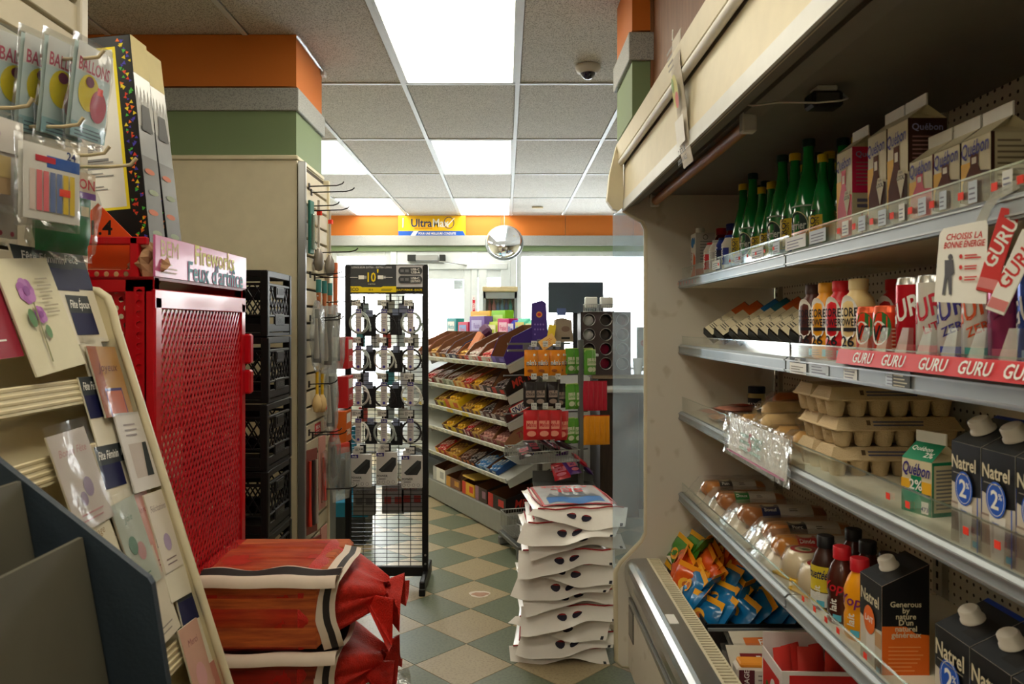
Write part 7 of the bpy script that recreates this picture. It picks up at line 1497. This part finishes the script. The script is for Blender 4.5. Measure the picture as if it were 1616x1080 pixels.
def peg():
    m = MB().tube([(0, 0, 0), (0, -.30, .004), (0, -.32, .014)], .003, STEEL, 5); m.box((0, -.325, .022), (.034, .002, .038), mat(206, 206, 202)); d = Dec(m, (0, -.326, .022), (1, 0, 0), (0, 0, 1)); d.txt('3.99', 0, .004, .010, INK, 1); d.lines(-.012, .01, -.014, -.006, 2, INK); return m
for (py, nm) in ((549, 'upper'), (600, 'middle'), (646, 'lower')):
    for j, px in enumerate((838, 856, 876)):
        p = at(px, py, YB_ + .05 * j); inst('peg', peg, 'display_hook', 'steel peg with price ticket on the end rack, %s rail, %s peg' % (nm, ORD[j]), 'hook', (p.x, YB_ + .05 * j + .28, p.z + .004), R(3))
for i in range(6): inst('cbdk', cbag(mat(50, 40, 46, .3, coat=.4), mat(150, 60, 70), 'Mini', .09, .12), 'candy_bag', 'dark candy bag lying in the upper wire basket', 'candy', EC + EX * (.06 + .06 * i) + EYv * (-.08 + .06 * (i % 2)) + Z3 * (.70 + .02 * (i % 3)), group='dark candy bags in the basket', rot=(R(-60), R(20 * (i % 3) - 20), R(30 * i)))
for i in range(7):
    col = ('red', 'purple')[i % 2]; inst('cbl' + col, cbag(mat(190, 20, 40, .3, coat=.4) if col == 'red' else mat(90, 40, 130, .3, coat=.4), mat(220, 120, 140), 'Mix', .11, .14), 'candy_bag', '%s candy bag heaped behind the stack of white salt bags' % col, 'candy', EC + EX * (.34 + .05 * (i % 4)) + EYv * (.0 + .05 * (i // 4)) + Z3 * (.56 + .03 * (i % 3)), group='%s bags heaped low on end rack' % col, rot=(R(-50), R(15 * (i % 3) - 15), R(40 * i)))
t = thing('wire_shelf', 'low wire shelf behind the salt bags holding heaped candy bags', 'shelf', EC + EX * .30 + Z3 * .40); MB().box((.08, .02, .0), (.42, .30, .012), gpm, .003).done('deck', t); MB().box((.08, .16, .04), (.42, .01, .08), gpm).done('rim', t); MB().box((.08, .12, -.20), (.03, .03, .40), gpm).done('leg', t)
# paper bag, yellow tags on the end rack top
inst('ppb', lambda: (lambda r: (MB().prism([(-.07, 0), (.075, 0), (.062, .15), (.0, .165), (-.045, .155)], 1, -.03, .03, mat(150, 136, 122, .8)).done('bag', r), (lambda m: (Dec(m, (0, -.03, .08), (1, 0, 0), (0, 0, 1)).ell(.02, .01, .03, .02, mat(120, 96, 84), 10).rect(-.01, -.06, .05, -.045, BLACK), m.done('print', r)))(MB()), r)[-1])(root()), 'paper_bag', 'grey brown paper bag standing on the end rack', 'bag', (.385, 5.14, 1.372), R(10))
inst('ytag', lambda: MB().box((0, 0, .06), (.05, .002, .12), mat(232, 206, 60), .001), 'price_card', 'upright yellow price card beside the paper bag', 'sign', (.30, 5.05, 1.372), rot=(0, R(8), R(5))); inst('ytag2', lambda: (lambda m: (Dec(m.box((0, 0, .05), (.11, .002, .07), mat(232, 190, 110), .001), (0, -.001, .05), (1, 0, 0), (0, 0, 1)).lines(-.04, .04, -.02, .02, 4, mat(200, 100, 70)), m)[-1])(MB()), 'price_card', 'tilted pale yellow price card in front of the paper bag', 'sign', (.305, 4.95, 1.335), rot=(0, R(-32), R(5)))
# ================================================================ COUNTER AND ITS GOODS
dkw = woodm((50, 38, 34), (66, 50, 44), 2, 5, .5); ctop = woodm((150, 128, 104), (172, 150, 124), 0, 4, .45)
t = thing('service_counter', 'dark wood service counter beyond the display case', 'counter', (1.5, 6.3, 0))
MB().box((0, .05, .53), (1.5, .60, 1.06), dkw, .004).done('cabinet', t); MB().box((-.0, .04, 1.075), (1.62, .70, .035), ctop, .006).done('worktop', t); MB().box((-.35, -.42, .985), (1.0, .34, .03), mat(206, 204, 200, .4), .006).done('side_shelf', t); MB().box((-.62, -.40, .48), (.30, .24, .96), dkw, .004).done('side_panel', t)
t = thing('lid_organizer', 'dark brown organizer with round holes of cup lids on the counter', 'organizer', (.80, 6.12, 1.093)); ob = mat(64, 52, 50, .5)
OW, OH = .40, .50; m_ = MB()
# front plate with round openings, cells behind
cells = [(i, j) for i in range(3) for j in range(4)]; pw, ph = OW / 3, OH * .93 / 4
fp = MB()
for i, j in cells:
    x, z = -OW / 2 + (i + .5) * pw, .03 + (j + .5) * ph; out = [(pw / 2, -ph / 2), (pw / 2, 0), (pw / 2, ph / 2), (0, ph / 2), (-pw / 2, ph / 2), (-pw / 2, 0), (-pw / 2, -ph / 2), (0, -ph / 2)]
    out16 = []
    for k in range(8): a, b = out[k], out[(k + 1) % 8]; out16 += [a, ((a[0] + b[0]) / 2, (a[1] + b[1]) / 2)]
    inn = [(.046 * math.cos(R(-45 + 22.5 * k)), .046 * math.sin(R(-45 + 22.5 * k))) for k in range(16)]
    fp.add([(x + a, -.15, z + b) for a, b in out16] + [(x + a, -.15, z + b) for a, b in inn] + [(x + a, .10, z + b) for a, b in inn], [(k, (k + 1) % 16, 16 + (k + 1) % 16, 16 + k) for k in range(16)] + [(16 + k, 16 + (k + 1) % 16, 32 + (k + 1) % 16, 32 + k) for k in range(16)], ob)
fp.box((0, -.15, .014), (OW, .004, .03), ob); fp.done('front_plate', t)
MB().box((0, .12, OH / 2), (OW, .01, OH), ob).box((-OW / 2 + .004, -.015, OH / 2), (.008, .27, OH), ob).box((OW / 2 - .004, -.015, OH / 2), (.008, .27, OH), ob).box((0, -.015, OH - .005), (OW, .27, .012), ob).box((0, -.015, .004), (OW, .27, .008), ob).done('case', t)
for i, j in cells:
    x, z = -OW / 2 + (i + .5) * pw, .03 + (j + .5) * ph
    MB().lathe([(.048, -.156), (.050, -.152), (.046, -.150)], mat(190, 186, 180, .3, .6), (x, 0, z), 16, axis='y', cap=False).done('ring', t)
lidc = [mat(226, 226, 222, .4), mat(120, 110, 106, .4), mat(190, 40, 80, .4), mat(206, 150, 60, .4)]
for n_, (i, j) in enumerate(cells):
    x, z = -OW / 2 + (i + .5) * pw, .03 + (j + .5) * ph; c = lidc[(0 if (i == 0 and j > 1) else 2 if (i == 1 and j < 2) else 1)]
    inst('lid' + c.name, lambda c=c: MB().lathe([(.001, -.05), (.036, -.05), (.040, -.046), (.040, .05), (.001, .05)], c, (0, 0, 0), 14, axis='y'), 'lid_sleeve', 'sleeve of cup lids in the organizer, %s column from the pillar, %s hole up' % (ORD[i], ORD[j]), 'cup lids', (.80 + x, 6.07 + (.0 if c is lidc[0] else .05), 1.093 + z - .004), group='cup lid sleeves')
for i, x in enumerate((.70, .83)):
    def wb():
        r = root(); m = basket(.11, .10, .06); m.done('wire_frame', r); MB().box((.055, .05, .075), (.10, .06, .09), mat(222, 222, 216), .006).done('packet_stack', r); return r
    inst('wb', wb, 'wire_basket', ('white wire basket of packets on the organizer, first', 'white wire basket of packets on the organizer, second')[i], 'basket', (x - .06, 6.05, 1.597), R(4 * i))
def cup(): return MB().lathe([(.030, 0), (.042, .13), (.040, .13), (.029, .004)], WHITE, seg=16)
inst('cup', cup, 'paper_cup', 'white paper cup on the counter beside the organizer', 'cup', (1.06, 6.0, 1.093))
t = thing('scale_sign', 'white hanging counter sign with a round red badge', 'sign', (1.16, 6.05, 1.093)); MB().box((0, .0, .22), (.20, .01, .32), mat(196, 204, 206), .003).box((0, .02, .04), (.2, .1, .03), GREYP, .003).done('board', t); m_ = MB(); d = Dec(m_, (0, -.005, .25), (1, 0, 0), (0, 0, 1)); d.ring(0, 0, .07, .04, .012, mat(206, 150, 150)); d.txt('PIZZA', 0, 0, .03, mat(196, 90, 90), 1, maxw=.11); m_.done('print', t)
# monitor seen from behind, on a stand
t = thing('monitor', 'large dark monitor on the counter in front of the window', 'monitor', (.672, 7.18, 1.10)); mb_ = mat(58, 68, 78, .4)
MB().box((0, 0, .65), (.53, .035, .29), mb_, .006).done('screen_back', t); MB().box((0, -.0, .797), (.52, .04, .008), mat(120, 126, 130), .002).done('bezel', t); MB().box((0, .03, .3), (.05, .03, .60), BLACK, .004).done('stand_arm', t); MB().box((0, .03, .01), (.24, .18, .02), BLACK, .004).done('stand_base', t)
t = thing('back_counter', 'low white counter under the window behind the till', 'counter', (.9, 7.1, 0)); MB().box((0, 0, .53), (1.4, .5, 1.06), WPAINT, .004).done('cabinet', t); MB().box((0, 0, 1.08), (1.46, .54, .04), WHITE, .005).done('worktop', t)
for i, (px, py) in enumerate(((852, 494), (886, 493))):
    t = thing('card_terminal', ('small card terminal with blue tag on a wire, pillar side', 'small card terminal with blue tag on a wire, window side')[i], 'terminal', (at(px, 0, 6.93).x, 6.93, 1.10)); tg = mat(70, 84, 130, .4)
    MB().box((0, 0, .50 + .012 * i), (.085, .006, .065), tg, .003).done('tag', t); MB().tube([(-.06, .01, .32), (-.055, .01, .40), (-.03, .01, .48)], .005, BLACK, 5).tube([(.06, .01, .32), (.055, .01, .40), (.03, .01, .48)], .004, BLACK, 5).done('wire_stand', t); MB().box((0, .0, .30), (.15, .07, .07), BLACK, .012).done('keypad', t); MB().box((0, 0, .13), (.05, .05, .26), GREYP, .004).box((0, 0, .01), (.14, .12, .02), GREYP, .003).done('base', t)
# small glass door cooler by the door
t = thing('merchandiser', 'small grey glass door drink merchandiser beside the door', 'refrigerator', (-.055, 7.6, 0)); mg = mat(150, 160, 168, .4)
m_ = MB()
for s in (-1, 1): m_.box((s * .155, .0, .93), (.03, .36, 1.80), mg, .004)
m_.box((0, 0, 1.80), (.34, .36, .10), mg, .004).box((0, .17, .93), (.30, .02, 1.74), mg).box((0, 0, .25), (.28, .36, .44), mg, .004).done('case', t)
MB().box((0, -.19, 1.845), (.35, .03, .05), mat(226, 210, 170), .008).done('header', t)
for z in (1.0, 1.3, 1.56): MB().box((0, .0, z), (.28, .30, .012), mat(90, 96, 100)).done('shelf', t)
MB().box((0, -.185, 1.15), (.28, .01, 1.2), clear((.93, .96, .98), .06, .05)).done('door', t)
for i in range(6):
    c = (mat(150, 60, 80), mat(190, 120, 130), mat(60, 110, 170), mat(90, 150, 196), mat(60, 90, 160), mat(70, 160, 170))[i]
    inst('mc%d' % i, lambda c=c: MB().lathe([(.016, 0), (.018, .006), (.018, .12), (.012, .14), (.008, .16), (.008, .18)], c, seg=10), 'drink_bottle', 'small bottle inside the merchandiser, %s from the door stile' % ORD[i], 'bottle', (-.16 + i * .042, 7.52, 1.568), 0, 'bottles in the merchandiser')
# convex mirror, banner, dome camera, sensor plate
t = thing('convex_mirror', 'round convex security mirror hanging before the window wall', 'mirror', (at(796, 0, 8.35).x, 8.35, 2.78)); zc = at(0, 383, 8.35).z - 2.78
def dome(rr, hh, n=10): return [(max(.0005, rr * math.sin(k / n * 1.5708)), hh * math.cos(k / n * 1.5708)) for k in range(n + 1)]
m_ = MB(); m_.M = Matrix.Translation((0, .0, zc)) @ Matrix.Rotation(R(72), 4, 'X'); m_.lathe(dome(.198, .12), mat(228, 230, 232, .03, 1.0, noise=.0), seg=40); m_.done('mirror_dome', t)
m_ = MB(); m_.M = Matrix.Translation((0, .0, zc)) @ Matrix.Rotation(R(72), 4, 'X'); m_.lathe([(.198, .004), (.212, .006), (.214, -.010), (.2, -.018), (.001, -.02)], mat(130, 136, 138, .4, .5), seg=40); m_.done('rim', t)
MB().tube([(0, .02, zc + .19), (0, .03, 0)], .004, STEEL, 6).done('hanger', t)
t = thing('wall_banner', 'yellow and blue fuel brand banner on the orange band', 'sign', (at(682, 0, YF).x, YF - .022, (at(0, 357, YF).z))); bw2, bh2 = .79, .235; YB2 = mat(240, 186, 20, .5)
MB().box((0, 0, 0), (bw2, .008, bh2), YB2, .002).done('sheet', t); m_ = MB(); d = Dec(m_, (0, -.004, 0), (1, 0, 0), (0, 0, 1), .001); BB2 = mat(24, 84, 180)
d.poly([(-bw2 / 2, -bh2 / 2), (bw2 / 2, -bh2 / 2), (bw2 * .46, -bh2 * .26), (-bw2 / 2, -bh2 * .26)], BB2); d.poly([(-bw2 * .32, -bh2 / 2), (-bw2 * .25, -bh2 / 2), (-bw2 * .2, -bh2 * .26), (-bw2 * .27, -bh2 * .26)], WHITE)
d.txt('Ultra', -.125, .034, .092, mat(24, 44, 100), 1, maxw=.25); d.txt('Max', .10, .034, .092, WHITE, 1, maxw=.19); d.ring(.20, .035, .062, .07, .008, mat(24, 44, 100), 24); d.poly([(.16, .03), (.19, .0), (.27, .09), (.26, .095), (.19, .02), (.165, .04)], WHITE); d.txt('MEILLEURE ESSENCE', -.10, -.03, .016, mat(190, 120, 20), 1, maxw=.25); d.txt('POUR UNE MEILLEURE CONDUITE', .06, -.09, .026, WHITE, 1, .1, maxw=.44); m_.done('print', t)
m_ = MB().tube([(-.34, -.006, -.02), (-.335, -.008, .09)], .008, mat(236, 230, 210), 6); m_.done('gloss_fold', t)
t = thing('dome_camera', 'small white dome security camera on the ceiling', 'camera', (at(928, 103, 3.72).x, 3.72, CEIL - .003)); MB().lathe([(.062, 0), (.062, -.012), (.056, -.028), (.040, -.036)], mat(206, 200, 190, .4), seg=24).done('housing', t)
m_ = MB(); m_.M = Matrix.Translation((0, 0, -.030)) @ Matrix.Rotation(R(180), 4, 'X'); m_.lathe(dome(.038, .036), mat(24, 22, 60, .06, coat=1), seg=20); m_.done('lens_dome', t)
solo(MB().box((0, 0, -.008), (.12, .06, .012), mat(216, 200, 160), .003), 'ceiling_vent', 'small beige plate on the ceiling close to the window wall', 'vent', (at(848, 328, 8.2).x, 8.15, CEIL - .004))
# ================================================================ STACK OF WHITE SALT BAGS
bagw = mat(240, 235, 228, .35, noise=.06, scale=12, coat=.2, bump=.15, bscale=25)
def salt(seed):
    def b():
        r = root(); rn = random.Random(seed); w, dp, h = .40, .50, .057; m = MB(); m.M = Matrix.Translation((0, .06, h / 2 + .001)); m.pillow(w, dp, h, bagw, 14, seed, .10, pw=.3); m.done('sack', r)
        # flat welded flap with the carrying holes, drooping at the front
        k1, k2, k3, k4 = rn.uniform(-.05, .02), rn.uniform(1, 5), rn.uniform(-.014, .014), rn.uniform(.8, 1.1)
        def ff(u, v):
            return ((u - .5) * (w + .03) + k1 * v, -.185 - .012 * v - .050 * v * k4 + .018 * math.sin(3.14 * u + k2) * v, .054 - .066 * v * k4 + .020 * v * math.sin(5.3 * u + k2) + k3 * (u - .5) * v + .004 * math.sin(15 * u + k2) + .02 * (2 * u - 1) * rn2[0] * v)
        rn2 = [rn.uniform(-1, 1)]
        m = MB(); m.grid(ff, 22, 7, bagw); fl_ = m.done('flap', r)
        hm = MB(); dk = mat(30, 26, 44, .5); rdm = mat(150, 40, 40, .5)
        for s in (-1, 1):
            pts = []
            for i in range(12):
                a = 6.2832 * i / 12; u = .5 + s * .078 + .052 * math.cos(a); v = .46 + .16 * math.sin(a) * (1 - .3 * math.cos(a) * s) - s * .03 * math.cos(a); q = ff(u, v); pts.append((q[0], q[1] - .003, q[2] + .001))
            hm.add(pts, [tuple(range(12))], dk); hm.add([(p[0] * 1.0, p[1] - .0006, p[2]) for p in pts[7:12]], [(0, 1, 2, 3, 4)], rdm)
        hm.done('handle_hole', fl_, kind='stuff')
        bm = MB(); P = [ff(u, v) for u, v in ((.94, .80), (.97, .80), (.97, .96), (.94, .96))]; bm.add([(p[0], p[1] - .003, p[2]) for p in P], [(0, 1, 2, 3)], INK); bm.done('barcode', fl_)
        em = MB()
        for x_, s_3 in ((w / 2 - .03, 1), (-w / 2 + .03, -1)): em.tube([(x_, -.15, .062), (x_ + s_3 * .01, .06, .055), (x_, .28, .050)], .004, mat(170, 40, 44), 5)
        em.tube([((i / 10 - .5) * w * .98, ff(i / 10, .0)[1] - .004, ff(i / 10, .0)[2] + .003) for i in range(11)], .0035, mat(170, 40, 44), 5); em.done('red_border', r); return r
    return b
SB = [0.0, .0615, .123, .1845, .246, .3075, .369, .4305, .492, .5535, .615]
for i, z in enumerate(SB):
    la = 'white salt bag with two handle holes, %s layer counting up from the floor' % ORD[i] if i < 10 else 'topmost white salt bag with printed clear window and red border'
    inst('salt%d' % (i % 4), salt(i % 4 + 2), 'salt_bag', la, 'bag', (.265 + (-.02, .012, .0, .016, .004, .016, .02, .008, .022, .032, .05)[i], 3.52 + .008 * (i % 3), z), R((-5, 3, -2, 1, 4, -3, 2, 0, 5, 0, 7)[i]), 'stack of white salt bags')
    if i == 10:
        pass
t = bpy.data.objects[[o.name for o in bpy.data.objects if o.get('label', '').startswith('topmost white salt')][0]]
m_ = MB()
def top_fn(u, v, e=.0):
    x, y = (u - .5) * .40 * .82, (v - .5) * .50 * .80
    uu, vv = .5 + x / .40, .5 + y / .50
    E = max(0, 1 - abs(2 * uu - 1) ** 3) ** .3 * max(0, 1 - abs(2 * vv - 1) ** 3) ** .3
    return (x, y + .06, .032 + .031 * E * 1.10 + .003 + e)
m_.grid(lambda u, v: top_fn(u, v, .0), 12, 12, mat(176, 40, 44, .4)); m_.grid(lambda u, v: top_fn(.03 + .94 * u, .03 + .94 * v, .001), 12, 12, mat(186, 190, 192, .25, .2, noise=.2, scale=14)); m_.grid(lambda u, v: top_fn(.10 + .80 * u, .05 + .24 * v + .05 * math.sin(9 * u), .002), 12, 5, mat(40, 110, 180, .3))
for tx, vv, hh, c in (('SEL', .60, .075, mat(190, 40, 44)), ('A GLACE', .82, .040, mat(190, 40, 44))):
    class SD(Dec):
        def mp(s, x, y): q = top_fn(.5 - x / .33, vv - y / .40, .004); return Vector(q)
    SD(m_, (0, 0, 0), (1, 0, 0), (0, 1, 0)).txt(tx, 0, 0, hh, c, 1, .1, maxw=.24)
for a, b in ((.2, .3), (.35, .34), (.5, .3), (.65, .36), (.8, .3)):
    m_.add([top_fn(a - .09, .30, .003), top_fn(a + .09, .30, .003), top_fn(a, .30 + b * .6, .003)], [(0, 1, 2)], mat(84, 92, 104, .4))
m_.done('window_print', t)
dups = [(k, len(v)) for k, v in LABELS.items() if len(v) > 1 and len({g for n, g in v}) > 1 or (len(v) > 1 and v[0][1] is None)]
if dups: print('DUPLICATE LABELS', dups[:12])
longl = [k for k in LABELS if not 4 <= len(k.replace(',', '').split()) <= 16]
if longl: print('LABEL LENGTH', longl)
bpy.context.view_layer.update()
